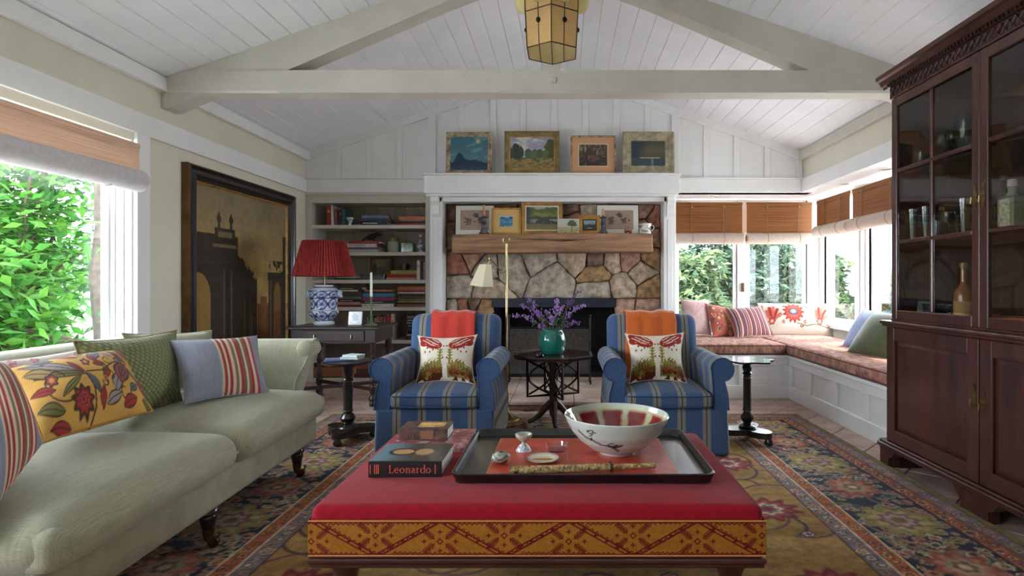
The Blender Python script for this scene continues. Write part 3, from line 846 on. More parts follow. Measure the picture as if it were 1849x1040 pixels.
# ================================================================ SOFA
def fabric(name, base, dark, light, sc=420.0, ax='xyz'):
    """linen weave: two crossing stretched noises"""
    m = M(name, base, .95, spec=.15, sheen=.25); nt = m.node_tree; b = nt.nodes['Principled BSDF']
    tc = nt.nodes.new('ShaderNodeTexCoord')
    outs = []
    for st in ((1, .03, .03), (.03, 1, 1)):
        mp = nt.nodes.new('ShaderNodeMapping'); mp.inputs['Scale'].default_value = st
        nt.links.new(tc.outputs['Object'], mp.inputs['Vector'])
        no = nt.nodes.new('ShaderNodeTexNoise'); no.inputs['Scale'].default_value = sc; no.inputs['Detail'].default_value = 2
        nt.links.new(mp.outputs['Vector'], no.inputs['Vector']); outs.append(no.outputs['Fac'])
    ad = nt.nodes.new('ShaderNodeMath'); ad.operation = 'ADD'; nt.links.new(outs[0], ad.inputs[0]); nt.links.new(outs[1], ad.inputs[1])
    hf = nt.nodes.new('ShaderNodeMath'); hf.operation = 'MULTIPLY'; hf.inputs[1].default_value = .5; nt.links.new(ad.outputs[0], hf.inputs[0])
    rp = nt.nodes.new('ShaderNodeValToRGB'); rp.color_ramp.elements[0].position = .36; rp.color_ramp.elements[1].position = .64
    rp.color_ramp.elements[0].color = L4(dark); rp.color_ramp.elements[1].color = L4(light)
    nt.links.new(hf.outputs[0], rp.inputs['Fac']); nt.links.new(rp.outputs['Color'], b.inputs['Base Color'])
    bp = nt.nodes.new('ShaderNodeBump'); bp.inputs['Strength'].default_value = .12; bp.inputs['Distance'].default_value = .004
    nt.links.new(hf.outputs[0], bp.inputs['Height']); nt.links.new(bp.outputs['Normal'], b.inputs['Normal'])
    return m
SAGEF = fabric('sage_linen', (160, 158, 134), (147, 145, 120), (172, 170, 146))
SAGED = fabric('sage_linen_dark', (146, 146, 118), (134, 134, 106), (158, 158, 130))
SF = thing('sofa', 'sage green linen sofa with rolled arms on casters under the window', 'sofa', (-1.95, 2.3, 0), math.radians(2.4))
MB().soft(-.5, .555, -.89, .89, .195, .345, .03, n=8).build('base', SAGEF, SF, weld=True)
for y0, y1 in ((-.905, -.004), (.004, .905)):
    cu = MB().soft(-.30, .60, y0, y1, .325, .482, .076, crown=.055, side=.018, n=14, nr=4, p=2.6)
    o = cu.build('seat_cushion', SAGEF, SF, weld=True)
    pts = [(.596, y0 + .03, .405)] + [(.606 + .008 * math.sin(PI * t / 8), y0 + .05 + (y1 - y0 - .1) * t / 8, .405) for t in range(9)] + [(.596, y1 - .03, .405)]
    MB().tube(pts, .0035, 5).build('seam_piping', SAGEF, o)
# rolled arm: a cross-section that curls outward, swept along x, its front edge flaring forward at the top
def sofa_arm(s):
    prof = []                                          # (y outwards, z) loop around the arm
    inner = [(.0, .30), (.0, .42), (-.006, .55), (.0, .66), (.018, .73), (.05, .772), (.09, .782), (.128, .765), (.145, .73), (.135, .70), (.11, .685), (.09, .66), (.083, .55), (.08, .30)]
    mbb = MB(); V = []; Fs = []
    nxs = 18
    for i in range(nxs + 1):
        t = i / nxs
        for (yo, z) in inner:
            fl = .085 * sst(.50, .72, np.array(z)) ** 1.0
            xf = (.455 if s > 0 else .20) + float(fl)
            x = -.50 + (xf + .50) * t
            zz = z
            V.append((x, s * (.80 + yo), zz))
    m = len(inner)
    for i in range(nxs):
        for j in range(m):
            k = (j + 1) % m; f = (i * m + j, i * m + k, (i + 1) * m + k, (i + 1) * m + j)
            Fs.append(f if s < 0 else tuple(reversed(f)))
    Fs.append(tuple(range(m))); Fs.append(tuple(reversed(range(nxs * m, nxs * m + m))))
    mbb.add(V, Fs); return mbb
for s in (-1, 1):
    a = sofa_arm(s).build('arm', SAGEF, SF, smooth=60)
    fl = lambda z: (.455 if s > 0 else .20) + .085 * float(sst(.50, .72, np.array(z)))
    MB().tube([(fl(z) + .002, s * (.80 + y), z) for y, z in ((.0, .34), (.0, .42), (-.006, .55), (.0, .66), (.018, .73), (.05, .772), (.09, .782), (.128, .765), (.145, .73))], .006, 6).build('welt', SAGEF, a)
    MB().soft(.49, .60, s * .80, s * .905, .34, .46, .04, n=4).build('arm_front', SAGEF, SF, weld=True)
    xs_ = (.455 if s > 0 else .20) + .058
    MB().tube([(xs_, s * .802, .733), (xs_, s * .81, .733), (xs_, s * .93, .725), (xs_, s * .94, .725)], [.036, .046, .046, .036], 18).build('scroll', SAGEF, a, smooth=50)
bk = MB().soft(-.52, -.30, -.88, .88, .30, .80, .075, n=12)
bk.v = [(x - (z - .3) * .18, y, z) for x, y, z in bk.v]
bk.build('backrest', SAGEF, SF, weld=True)
CAST = M('caster_bronze', (92, 70, 44), .35, metal=.9, var=.3, vs_=20)
for x, ys in ((.475, (-.80, -.03, .80)), (-.44, (-.80, .80))):
    for y in ys:
        lg = MB().lathe([(.03, .2), (.036, .195), (.036, .185), (.03, .18), (.04, .17), (.041, .155), (.03, .145), (.034, .135), (.022, .085)], (x, y, 0), 18).build('leg', DARKW, SF, smooth=45)
        MB().lathe([(.024, .088), (.024, .08), (.018, .05), (.015, .04)], (x, y, 0), 14).build('caster_cup', CAST, lg)
        MB().lathe([(.004, -.009), (.022, -.009), (.024, 0), (.022, .009), (.004, .009)], (x + .02, y, .034), 16, 'y').build('caster_wheel', CAST, lg)
        MB().tube([(x, y, .05), (x + .012, y, .03), (x + .034, y, .046), (x + .046, y, .062), (x + .04, y, .075)], .0045, 6).build('caster_fork', CAST, lg)

# ================================================================ ARMCHAIRS
def stripe_mat(name, axis, per=.158, off=0.0):
    m = M(name, (70, 104, 152), .92, spec=.15, sheen=.2); nt = m.node_tree; b = nt.nodes['Principled BSDF']
    tc = nt.nodes.new('ShaderNodeTexCoord'); sp = nt.nodes.new('ShaderNodeSeparateXYZ'); nt.links.new(tc.outputs['Object'], sp.inputs[0])
    def mth(op, x, y=0.0):
        q = nt.nodes.new('ShaderNodeMath'); q.operation = op
        for i_, v_ in enumerate((x, y)):
            if isinstance(v_, (int, float)): q.inputs[i_].default_value = v_
            else: nt.links.new(v_, q.inputs[i_])
        return q.outputs[0]
    f = mth('FRACT', mth('ADD', mth('DIVIDE', sp.outputs[axis], per), 50.5 + off))
    f = mth('ABSOLUTE', mth('SUBTRACT', f, .5))                  # 0 at a stripe's middle
    rp = nt.nodes.new('ShaderNodeValToRGB'); rp.color_ramp.interpolation = 'CONSTANT'
    blue, cr, dk, lt, tn = (68, 91, 126), (142, 138, 124), (74, 68, 72), (102, 120, 146), (122, 115, 102)
    els = [(0, dk), (.016, tn), (.05, cr), (.095, dk), (.108, cr), (.14, lt), (.165, blue)]
    while len(rp.color_ramp.elements) < len(els): rp.color_ramp.elements.new(.5)
    for e, (p_, c_) in zip(rp.color_ramp.elements, els): e.position = p_; e.color = L4(c_)
    nt.links.new(f, rp.inputs['Fac'])
    no = nt.nodes.new('ShaderNodeTexNoise'); no.inputs['Scale'].default_value = 130; nt.links.new(tc.outputs['Object'], no.inputs['Vector'])
    mr = nt.nodes.new('ShaderNodeMapRange'); mr.inputs['To Min'].default_value = .78; mr.inputs['To Max'].default_value = 1.2; nt.links.new(no.outputs['Fac'], mr.inputs['Value'])
    mx = nt.nodes.new('ShaderNodeVectorMath'); mx.operation = 'SCALE'; nt.links.new(rp.outputs['Color'], mx.inputs[0]); nt.links.new(mr.outputs['Result'], mx.inputs['Scale'])
    nt.links.new(mx.outputs['Vector'], b.inputs['Base Color']); return m
STX = stripe_mat('blue_stripe_upright', 0, off=.5); STY = stripe_mat('blue_stripe_across', 1, off=.18)
BLUEF = M('blue_linen', (64, 88, 124), .92, var=.1, vs_=90, spec=.15, sheen=.2)
PIPE = M('piping_navy', (52, 74, 110), .9)
def armchair(label, loc):
    t = thing('armchair', label, 'armchair', loc)
    # skirted body: flares towards the floor
    b = MB().soft(-.375, .375, -.405, .40, .012, .315, .03, n=10)
    b.v = [(x * (1 + .035 * max(0, (.3 - z) / .3)), y * (1 + .03 * max(0, (.3 - z) / .3)) + .004 * math.sin(30 * x) * max(0, (.28 - z)), z) for x, y, z in b.v]
    b.build('skirt', STX, t, weld=True)
    MB().soft(-.278, .278, -.425, .22, .312, .405, .03, crown=.045, side=.006, n=12, nr=3, p=2.6).build('seat_cushion', STX, t, weld=True)
    for zz in (.392, .325):
        MB().tube([(-.27, -.405, zz), (-.255, -.424, zz), (-.1, -.431, zz), (.1, -.431, zz), (.255, -.424, zz), (.27, -.405, zz)], .004, 6).build('piping', PIPE, t)
    bk = MB().soft(-.335, .335, .15, .335, .30, .868, .07, n=12, nr=4)
    bk.v = [(x * (1 - .03 * max(0, (.6 - z) / .3)), y + (z - .3) * .20 - .03 * (1 - (x / .335) ** 2) * (1 if y < .24 else 0), z) for x, y, z in bk.v]
    bk.build('backrest', STX, t, weld=True)
    for s in (-1, 1):
        # arm: a panel with a roll on top that hangs outward
        cxr, czr, r = .338, .556, .074
        pts = [(.285, .30), (.278, .45), (.272, .53)]
        for k in range(11):
            a = math.radians(168 - k * 25); pts.append((cxr + r * math.cos(a), czr + r * math.sin(a)))
        pts += [(.352, .48), (.372, .40), (.38, .30)]
        V = []; Fs = []; nyy = 14; m = len(pts)
        for i in range(nyy + 1):
            y = -.385 + i * (.70 / nyy); k = 1 if 0 < i < nyy else .94
            for (px_, pz_) in pts:
                V.append((s * (cxr + (px_ - cxr) * k), y - (.012 if i == 1 else 0) * 0, (pz_ - .556) * k + .556 if pz_ > .5 else pz_))
        for i in range(nyy):
            for j in range(m):
                k = (j + 1) % m; f = (i * m + j, i * m + k, (i + 1) * m + k, (i + 1) * m + j)
                Fs.append(f if s > 0 else tuple(reversed(f)))
        Fs.append(tuple(range(m)) if s < 0 else tuple(reversed(range(m)))); Fs.append(tuple(range(nyy * m, nyy * m + m)))
        a_ = MB().add(V, Fs).build('arm', STY, t, smooth=50)
        fp_ = [(s * x, z) for x, z in pts]
        MB().prism(fp_, -.398, -.384).build('arm_front', BLUEF, a_, smooth=50)
        MB().tube([(s * x, -.398, z) for x, z in pts], .0045, 6).build('arm_piping', PIPE, a_)
    return t
CHY = 3.89
chair_l = armchair('blue striped armchair draped with a red throw, nearer the bookcase', (-.822, CHY, 0))
chair_r = armchair('blue striped armchair draped with an orange throw, nearer the window seat', (.655, CHY, 0))

def throw(label, base, cols, x0, x1, seed):
    """cloth folded over the chair back, hanging down its front and rear"""
    bx, by = base
    path = [(.165, .40), (.18, .50), (.20, .60), (.218, .70), (.236, .80), (.245, .85), (.265, .882), (.31, .892), (.36, .888), (.40, .87), (.42, .82), (.425, .70), (.41, .58)]
    mbb = MB(); n1, n2 = 34, len(path) * 4
    py = np.interp(np.linspace(0, len(path) - 1, n2), range(len(path)), [p[0] for p in path]); pz = np.interp(np.linspace(0, len(path) - 1, n2), range(len(path)), [p[1] for p in path])
    def fn(u, v):
        i = np.clip((v * (n2 - 1)).round().astype(int), 0, n2 - 1)
        x = x0 + (x1 - x0) * u
        w = .006 * (fbm(u * 5, v * 1.5, seed, 2) - .5) * 2 + .004 * np.sin(u * 17 + seed)
        sag = -.028 * (1 - (x / .335) ** 2) * (i < 28)
        return np.stack([bx + x + .012 * (vnoise(v * 6, u * 2, seed) - .5), by + py[i] + sag - .006 + w, pz[i] + .002 + w * (np.abs(i - 30) < 8)], -1)
    grid_mesh(mbb, fn, n1, n2)
    o = mbb.build('throw_blanket', M('throw_' + str(seed), cols, .95, var=.06, vs_=160, st=(1, 1, .2), sheen=.35, bump=.2, bs=300), smooth=80)
    so = o.modifiers.new('thickness', 'SOLIDIFY'); so.thickness = .006; so.offset = 1
    return tag(o, label, 'throw')
throw('red wool throw folded over the back of the blue armchair by the bookcase', (-.822, CHY), (196, 56, 40), -.165, .16, 1)
throw('orange wool throw folded over the back of the blue armchair by the window seat', (.655, CHY), (214, 104, 36), -.205, .165, 2)

# ================================================================ PILLOWS
def pillow(name, label, corners, th, img_fn=None, mat=None, n=46, pinch=.045, group=None, piping=None, cat='pillow', frill=None):
    """corners TL, TR, BR, BL as points; puffed between two faces"""
    TL, TR, BR, BL = [np.array(c) for c in corners]
    ctr = (TL + TR + BR + BL) / 4
    nrm = np.cross(TR - TL, BL - TL); nrm /= np.linalg.norm(nrm)
    if nrm @ np.array([0, 0, CH]) - nrm @ ctr < 0 and nrm @ (np.array([0, 0, CH]) - ctr) < 0: nrm = -nrm
    def face(sgn):
        def fn(u, v):
            pu = pinch * np.sin(PI * v) ** .8 * (1 - 2 * u); pv = pinch * np.sin(PI * u) ** .8 * (1 - 2 * v)
            uu = (u + pu)[..., None]; vv = (v + pv)[..., None]
            p = (BL * (1 - uu) + BR * uu) * (1 - vv) + (TL * (1 - uu) + TR * uu) * vv
            k = np.clip(1 - np.abs(2 * u - 1) ** 2.4, 0, 1) ** .62 * np.clip(1 - np.abs(2 * v - 1) ** 2.4, 0, 1) ** .62
            wr = .05 * (fbm(u * 3.3, v * 3.3, len(label), 2) - .5) * k
            return p + nrm * (sgn * th / 2 * (k + wr))[..., None] - ctr
        return fn
    mb = MB(); grid_mesh(mb, face(1), n, n); k = len(mb.f); m2 = MB(); grid_mesh(m2, face(-1), n, n)
    mb.add(m2.v, [tuple(reversed(f)) for f in m2.f])
    col = None
    if img_fn:
        U, V = uv(n, n); im = img_fn(U, V); col = np.concatenate([im.reshape(-1, 3), im.reshape(-1, 3)])
    o = mb.build(name, mat, smooth=80, loc=tuple(ctr), col=col)
    tag(o, label, cat, group)
    if piping is not None:
        f = face(0); t = np.linspace(0, 1, 14)
        loop = [(a, 0) for a in t] + [(1, a) for a in t[1:]] + [(a, 1) for a in t[::-1][1:]] + [(0, a) for a in t[::-1][1:-1]]
        pts = f(np.array([p[0] for p in loop]), np.array([p[1] for p in loop]))
        MB().tube([tuple(p) for p in pts], .004, 5, closed=True).build('piping', piping, o)
    return o
CLOTH = MV('printed_linen', .95, .12, var=.1, vs_=300, bump=.2, bs=380, sheen=.15)

def suzani(U, V):                       # white chair cushions: red tulips above, olive foliage below
    img = np.zeros(U.shape + (3,)); img[:] = C(224, 212, 192); X, Y = U, V
    OL, OD, BR, RD = C(132, 116, 50), C(104, 86, 36), C(92, 40, 24), C(150, 34, 30)
    dens = fbm(U * 11, V * 11, 4, 3)
    for s in (-1, 1):
        d = np.abs((U - .5) * s - .25)
        hgt = .50 - .9 * (np.abs((U - .5) * s - .25) - .0) ** 1.3
        fr = np.abs(np.sin((U - .5) * 46 + 3 * np.sin(V * 24))) * .10 + .14 * fbm(U * 26, V * 16, 9, 2)
        side = ((U - .5) * s > .045)
        put(img, sst(.03, -.02, V - (hgt - fr)) * side * sst(.02, .05, V), OL)
        put(img, sst(.03, -.02, V - (hgt - fr) + .02) * side * (dens > .52) * sst(.02, .05, V), OD)
        put(img, sst(.04, -.02, V - (.20 - .5 * fr)) * side * (fbm(U * 16, V * 16, 14, 2) > .46), BR)
        for k in range(14):
            rr = random.Random(k + 70); flower(img, X, Y, .5 + s * rr.uniform(.1, .42), rr.uniform(.05, .24), .022, C(134, 44, 26), C(160, 92, 40), C(96, 30, 20), 4)
        for k in range(7):                               # white slits between the leaves
            x = .5 + s * (.10 + k * .055); stroke(img, X, Y, [(x, .2), (x + s * .015, .30), (x - s * .005, .42 - .04 * abs(k - 3))], .003, C(190, 172, 130))
        stroke(img, X, Y, [(.5 + s * .085, .28), (.5 + s * .10, .45), (.5 + s * .085, .60)], .018, OL)
        for q in (.36, .43, .5, .56):
            stroke(img, X, Y, [(.5 + s * .09, q), (.5 + s * .14, q + .035)], .011, OL); stroke(img, X, Y, [(.5 + s * .09, q), (.5 + s * .05, q + .035)], .010, OL)
        # tulip head: a broad curved fan
        for dx, dy, rx, ry, a in ((.27, .795, .155, .085, .52), (.22, .735, .12, .075, .25), (.36, .86, .11, .06, .75), (.15, .70, .07, .06, .0), (.40, .80, .07, .06, 1.2)):
            xx = (X - (.5 + s * dx)) * s; yy = Y - dy
            xr = xx * math.cos(a) + yy * math.sin(a); yr = -xx * math.sin(a) + yy * math.cos(a)
            put(img, sst(1.12, .9, (xr / rx / 1.25) ** 2 + (yr / ry / 1.5) ** 2), RD)
        for pts in ([(.14, .72), (.22, .76), (.28, .83), (.36, .90)], [(.19, .69), (.28, .73), (.34, .80), (.42, .87)], [(.12, .78), (.18, .83), (.24, .90)]):
            stroke(img, X, Y, [(.5 + s * p_, q_) for p_, q_ in pts], .010, C(232, 214, 198))
        for dx, dy in ((.13, .67), (.19, .70), (.25, .745), (.31, .80), (.21, .79), (.38, .76)): flower(img, X, Y, .5 + s * dx, dy, .02, C(206, 134, 62), C(220, 160, 84), C(140, 34, 30), 5)
        for dx, dy in ((.40, .58), (.03, .68), (.24, .60), (.30, .56), (.18, .62), (.04, .40), (.35, .66)): flower(img, X, Y, .5 + s * dx, dy, .026, C(128, 28, 34), C(140, 38, 42), C(100, 20, 26), 3, dx * 9, .7)
    return img * (1 + .12 * (dens - .5))[..., None]
CY1 = CHY - .20
pillow('throw_pillow', 'cream pillow with red tulips, on the red-throw armchair', [P(754, 606, 3.97), P(862, 604, 3.97), P(858, 694, 3.68), P(750, 694, 3.68)], .13, suzani, CLOTH, 120, pinch=.075, piping=M('cream_piping', (206, 190, 164), .9))
pillow('throw_pillow', 'cream pillow with red tulips, on the orange-throw armchair', [P(1128, 602, 3.97), P(1235, 600, 3.97), P(1240, 692, 3.68), P(1136, 693, 3.68)], .13, suzani, CLOTH, 120, pinch=.075, piping=M('cream_piping', (206, 190, 164), .9))

# sofa pillows
def rot2(a): return math.cos(a), math.sin(a)
def sfw(x, y, z):                       # sofa-local to world
    c, s = rot2(math.radians(2.4)); return Vector((-1.95 + x * c - y * s, 2.3 + x * s + y * c, z))
def quilt_mat():
    m = M('green_quilted_silk', (130, 132, 90), .7, spec=.25, sheen=.2); nt = m.node_tree; b = nt.nodes['Principled BSDF']
    tc = nt.nodes.new('ShaderNodeTexCoord'); bp = nt.nodes.new('ShaderNodeBump'); bp.inputs['Strength'].default_value = .6; bp.inputs['Distance'].default_value = .01
    hs = []
    for a in (.72, -.72):
        mp = nt.nodes.new('ShaderNodeMapping'); mp.inputs['Rotation'].default_value = (a, 0, 0)
        w = nt.nodes.new('ShaderNodeTexWave'); w.bands_direction = 'Y'; w.inputs['Scale'].default_value = 17
        nt.links.new(tc.outputs['Object'], mp.inputs['Vector']); nt.links.new(mp.outputs['Vector'], w.inputs['Vector']); hs.append(w.outputs['Fac'])
    mu = nt.nodes.new('ShaderNodeMath'); mu.operation = 'MULTIPLY'; nt.links.new(hs[0], mu.inputs[0]); nt.links.new(hs[1], mu.inputs[1])
    nt.links.new(mu.outputs[0], bp.inputs['Height']); nt.links.new(bp.outputs['Normal'], b.inputs['Normal'])
    rp = nt.nodes.new('ShaderNodeValToRGB'); rp.color_ramp.elements[0].color = L4((112, 114, 70)); rp.color_ramp.elements[1].color = L4((152, 156, 106))
    nt.links.new(mu.outputs[0], rp.inputs['Fac']); nt.links.new(rp.outputs['Color'], b.inputs['Base Color'])
    return m
pillow('back_cushion', 'plain sage green back cushion at the far end of the sofa', [P(220, 602, 2.72), P(382, 597, 3.28), P(398, 690, 3.16), P(255, 720, 2.66)], .16, None, SAGED, 30, piping=SAGED, cat='cushion')
pillow('throw_pillow', 'large moss green quilted pillow behind the yellow floral pillow', [P(133, 617, 2.30), P(318, 596, 2.86), P(330, 728, 2.68), P(150, 772, 2.18)], .17, None, quilt_mat(), 44, piping=M('quilt_piping', (110, 100, 66), .9))
def stripes_blue(U, V):
    img = np.zeros(U.shape + (3,)); img[:] = C(140, 142, 154)
    img *= (1 + .1 * (fbm(U * 60, V * 8, 3, 2) - .5))[..., None]
    put(img, ((U > .40) & (U < .88)).astype(float), C(150, 116, 92))
    for a, b, c in ((.40, .43, (206, 188, 160)), (.43, .46, (158, 70, 62)), (.46, .485, (214, 196, 170)), (.485, .53, (164, 58, 58)), (.53, .56, (214, 190, 166)), (.56, .60, (140, 110, 84)), (.60, .63, (214, 196, 172)),
                    (.63, .67, (168, 66, 62)), (.67, .70, (130, 100, 76)), (.70, .73, (216, 200, 176)), (.73, .77, (140, 110, 84)), (.77, .81, (172, 62, 66)), (.81, .84, (216, 196, 172)), (.84, .88, (162, 74, 80))):
        put(img, ((U >= a) & (U < b)).astype(float), C(*c))
    return img
pillow('throw_pillow', 'grey blue pillow with red and cream stripes, against the far sofa arm', [P(306, 614, 2.72), P(464, 606, 3.06), P(487, 711, 2.96), P(334, 729, 2.52)], .15, stripes_blue, CLOTH, 80, piping=M('grey_piping', (128, 132, 142), .9))
pillow('throw_pillow', 'grey blue striped pillow cut off by the left edge of the photo', [P(-130, 640, 1.72), P(10, 662, 1.86), P(78, 800, 1.62), P(-60, 1000, 1.35)], .2, stripes_blue, CLOTH, 80, pinch=.02)
def crewel(U, V):
    img = np.zeros(U.shape + (3,)); img[:] = C(206, 158, 78)
    X, Y = U * 1.9, V
    img *= (1 + .14 * (fbm(U * 8, V * 8, 6, 3) - .5))[..., None]
    INK, RD, BL, GR, LV = C(74, 52, 40), C(166, 54, 52), C(92, 104, 112), C(120, 116, 60), C(150, 140, 136)
    def leaf(x0, y0, x1, y1, w, c):
        t = np.linspace(0, 1, 9); dx, dy = x1 - x0, y1 - y0; L = math.hypot(dx, dy); nx_, ny_ = -dy / L, dx / L
        ax = (X - x0) * dx / L + (Y - y0) * dy / L; bx = (X - x0) * nx_ + (Y - y0) * ny_; bx = bx - .15 * w * np.sin(ax / L * 5)
        prof = w * np.sin(np.clip(ax / L, 0, 1) * PI) ** .8
        m = (ax > 0) & (ax < L)
        put(img, m * sst(prof * 1.12 + .006, prof * 1.0, np.abs(bx)), INK); put(img, m * sst(prof * .9, prof * .74, np.abs(bx)), c)
        put(img, m * sst(.008, .004, np.abs(bx)), INK)
    leaf(.08, .92, .78, .52, .07, LV); leaf(.12, .66, .80, .5, .05, GR); leaf(.34, .30, .72, .5, .045, GR); leaf(.06, .78, .4, .6, .08, C(160, 134, 90))
    leaf(.82, .5, .95, .2, .05, BL); leaf(.8, .52, .62, .74, .04, RD); leaf(1.0, .72, 1.25, .86, .08, BL); leaf(1.0, .62, 1.2, .62, .05, RD); leaf(1.0, .8, 1.12, .66, .05, RD)
    leaf(1.42, .92, 1.72, .62, .06, GR); leaf(1.5, .86, 1.6, .6, .04, RD); leaf(1.62, .95, 1.86, .7, .06, RD); leaf(1.2, .2, 1.4, .45, .09, LV); leaf(1.0, .1, 1.3, .2, .06, LV); leaf(1.72, .45, 1.86, .1, .06, RD); leaf(1.6, .55, 1.76, .35, .04, GR)
    leaf(1.22, .9, 1.45, .74, .05, LV); leaf(.92, .06, 1.0, .3, .05, RD)
    flower(img, X, Y, .62, .2, .19, INK, RD, C(190, 90, 80), 9); flower(img, X, Y, .62, .2, .07, INK, C(190, 70, 70), C(120, 40, 40), 8)
    leaf(1.34, .3, 1.62, .62, .13, C(150, 74, 76)); leaf(1.42, .38, 1.56, .56, .06, C(110, 80, 90)); leaf(1.12, .38, 1.22, .56, .06, RD)
    flower(img, X, Y, 1.18, .55, .06, INK, GR, C(150, 140, 90), 5); flower(img, X, Y, 1.5, .66, .07, INK, BL, C(130, 140, 150), 5)
    for cx, cy, r, a in ((1.3, .68, .09, 0), (1.05, .33, .07, 2), (1.38, .2, .12, 1), (1.56, .78, .06, 3), (.95, .9, .1, 4), (1.2, .4, .14, 5), (.4, .5, .3, .4)):
        stroke(img, X, Y, arc(cx, cy, r * .3, a, a + 5.2, 18, 1, r * .7), .009, INK)
    leaf(.02, .3, .34, .16, .07, GR); leaf(.1, .06, .4, .02, .05, RD); leaf(.02, .5, .3, .42, .05, RD); leaf(.5, .98, .86, .8, .06, RD); leaf(.3, .8, .5, .98, .05, GR); leaf(1.1, .98, 1.3, .92, .05, RD); leaf(.2, .96, .5, .84, .05, BL); leaf(.86, .82, 1.0, .95, .05, GR); leaf(1.7, .1, 1.86, .02, .05, GR); leaf(1.3, .06, 1.6, .14, .06, RD); leaf(1.5, .2, 1.7, .3, .05, BL)
    flower(img, X, Y, .3, .55, .1, INK, C(160, 74, 60), C(206, 150, 90), 6); flower(img, X, Y, .9, .68, .08, INK, RD, C(206, 150, 90), 5)
    stroke(img, X, Y, [(.8, .5), (.85, .3), (.8, .1), (.72, .0)], .012, INK); stroke(img, X, Y, [(.82, .52), (1.1, .5), (1.4, .62), (1.66, .58)], .010, INK)
    return img
pillow('lumbar_pillow', 'mustard yellow lumbar pillow embroidered with red and blue flowers', [P(10, 666, 2.02), P(220, 630, 2.46), P(277, 742, 2.30), P(78, 800, 1.80)], .17, crewel, CLOTH, 130, piping=M('mustard_piping', (176, 120, 50), .9), pinch=.03)
def pinkfloral(U, V):
    img = np.zeros(U.shape + (3,)); img[:] = C(206, 190, 178)
    rr = random.Random(8)
    for k in range(26): flower(img, U * 3, V, rr.uniform(0, 3), rr.uniform(.1, .95), rr.uniform(.08, .18), C(170, 96, 124), C(190, 124, 146), C(200, 176, 160), 5, k)
    return img
pillow('floral_pillow', 'faded pink floral pillow lying along the sofa back behind the yellow pillow', [P(-40, 655, 2.12), P(160, 628, 2.50), P(168, 700, 2.42), P(-30, 760, 2.07)], .12, pinkfloral, CLOTH, 60)

# bench cushions and pillows
KIL = M('faded_kilim', (140, 92, 80), .95, var=.18, vs_=14, c2=(168, 124, 106), st=(2.5, 1, 1), bump=.25, bs=20, bst=(6, 1.5, 1))
KPIP = M('kilim_piping', (112, 60, 52), .9)
def bench_cushion(label, x0, x1, y0, y1):
    o = thing('bench_cushion', label, 'cushion', ((x0 + x1) / 2, (y0 + y1) / 2, .415)); hx, hy = (x1 - x0) / 2, (y1 - y0) / 2
    MB().soft(-hx, hx, -hy, hy, 0.002, .105, .03, crown=.012, n=16, nr=3, p=4).build('cover', KIL, o, weld=True)
    for z in (.09, .014):
        MB().tube([(-hx + .02, -hy + .003, z), (hx - .02, -hy + .003, z)], .005, 6).build('piping', KPIP, o)
        MB().tube([(-hx + .003, -hy + .02, z), (-hx + .003, hy - .02, z)], .005, 6).build('piping', KPIP, o)
bench_cushion('long rust patterned cushion on the window seat under the two back windows', 1.24, 2.12, 5.29, 6.60)
bench_cushion('long rust patterned cushion on the window seat running towards the cabinet', 2.125, 2.93, 3.5, 6.60)
def palepink(U, V):
    img = np.zeros(U.shape + (3,)); img[:] = C(206, 170, 166)
    for k in range(40):
        rr = random.Random(k); flower(img, U, V, rr.random(), rr.random(), .07, C(190, 148, 146), C(214, 184, 178), C(180, 130, 132), 5, k)
    return img
def paisley(U, V):
    img = np.zeros(U.shape + (3,)); img[:] = C(176, 92, 74); rr = random.Random(3)
    for k in range(60):
        flower(img, U, V, rr.random(), rr.random(), rr.uniform(.04, .09), rr.choice([C(150, 70, 60), C(196, 140, 90), C(120, 60, 80)]), rr.choice([C(214, 170, 120), C(190, 84, 70), C(110, 100, 110)]), rr.choice([C(90, 60, 70), C(220, 190, 150)]), 6, k)
    return img
def manystripe(U, V):
    img = np.zeros(U.shape + (3,)); cols = [C(150, 70, 62), C(92, 74, 104), C(190, 150, 130), C(70, 60, 92), C(176, 110, 92), C(128, 66, 78), C(200, 176, 160), C(96, 64, 72)]
    k = (U * 34).astype(int)
    for i, c in enumerate(cols): img[k % 8 == i] = c
    return img
def bigfloral(U, V):
    img = np.zeros(U.shape + (3,)); img[:] = C(206, 194, 178); X, Y = U * 2.3, V
    RD = C(150, 40, 32)
    flower(img, X, Y, .98, .60, .36, RD, C(186, 80, 62), C(96, 120, 140), 13); flower(img, X, Y, .98, .62, .17, C(120, 40, 36), C(90, 116, 136), C(150, 164, 170), 2)
    for cx, s in ((.30, -1), (1.82, 1)):
        for k in range(5):
            a = .5 + k * .45; stroke(img, X, Y, [(cx, .34), (cx + .16 * math.cos(a), .34 + .22 * math.sin(a)), (cx + .26 * math.cos(a) + .04, .34 + .44 * math.sin(a))], .05, RD if k % 2 else C(190, 96, 76))
        flower(img, X, Y, cx, .34, .12, RD, C(190, 100, 80), C(220, 190, 160), 6)
    for x, y in ((.66, .3), (.72, .8), (1.34, .3), (1.4, .78), (.55, .5), (1.25, .2), (2.1, .25)): flower(img, X, Y, x, y, .06, RD, C(150, 60, 50), C(210, 180, 150), 3, x * 7)
    stroke(img, X, Y, [(1.1, .26), (1.4, .2), (1.7, .26), (2.1, .2)], .016, C(120, 110, 80))
    return img
pillow('throw_pillow', 'pale pink pillow on the window seat next to the fireplace', [P(1228, 540, 6.36), P(1280, 541, 6.44), P(1285, 606, 6.02), P(1235, 606, 5.98)], .17, palepink, CLOTH, 40)
pillow('throw_pillow', 'rust red paisley pillow between the pale pink and the striped pillow', [P(1272, 547, 6.26), P(1322, 556, 6.36), P(1330, 609, 6.0), P(1288, 609, 5.86)], .15, paisley, CLOTH, 60)
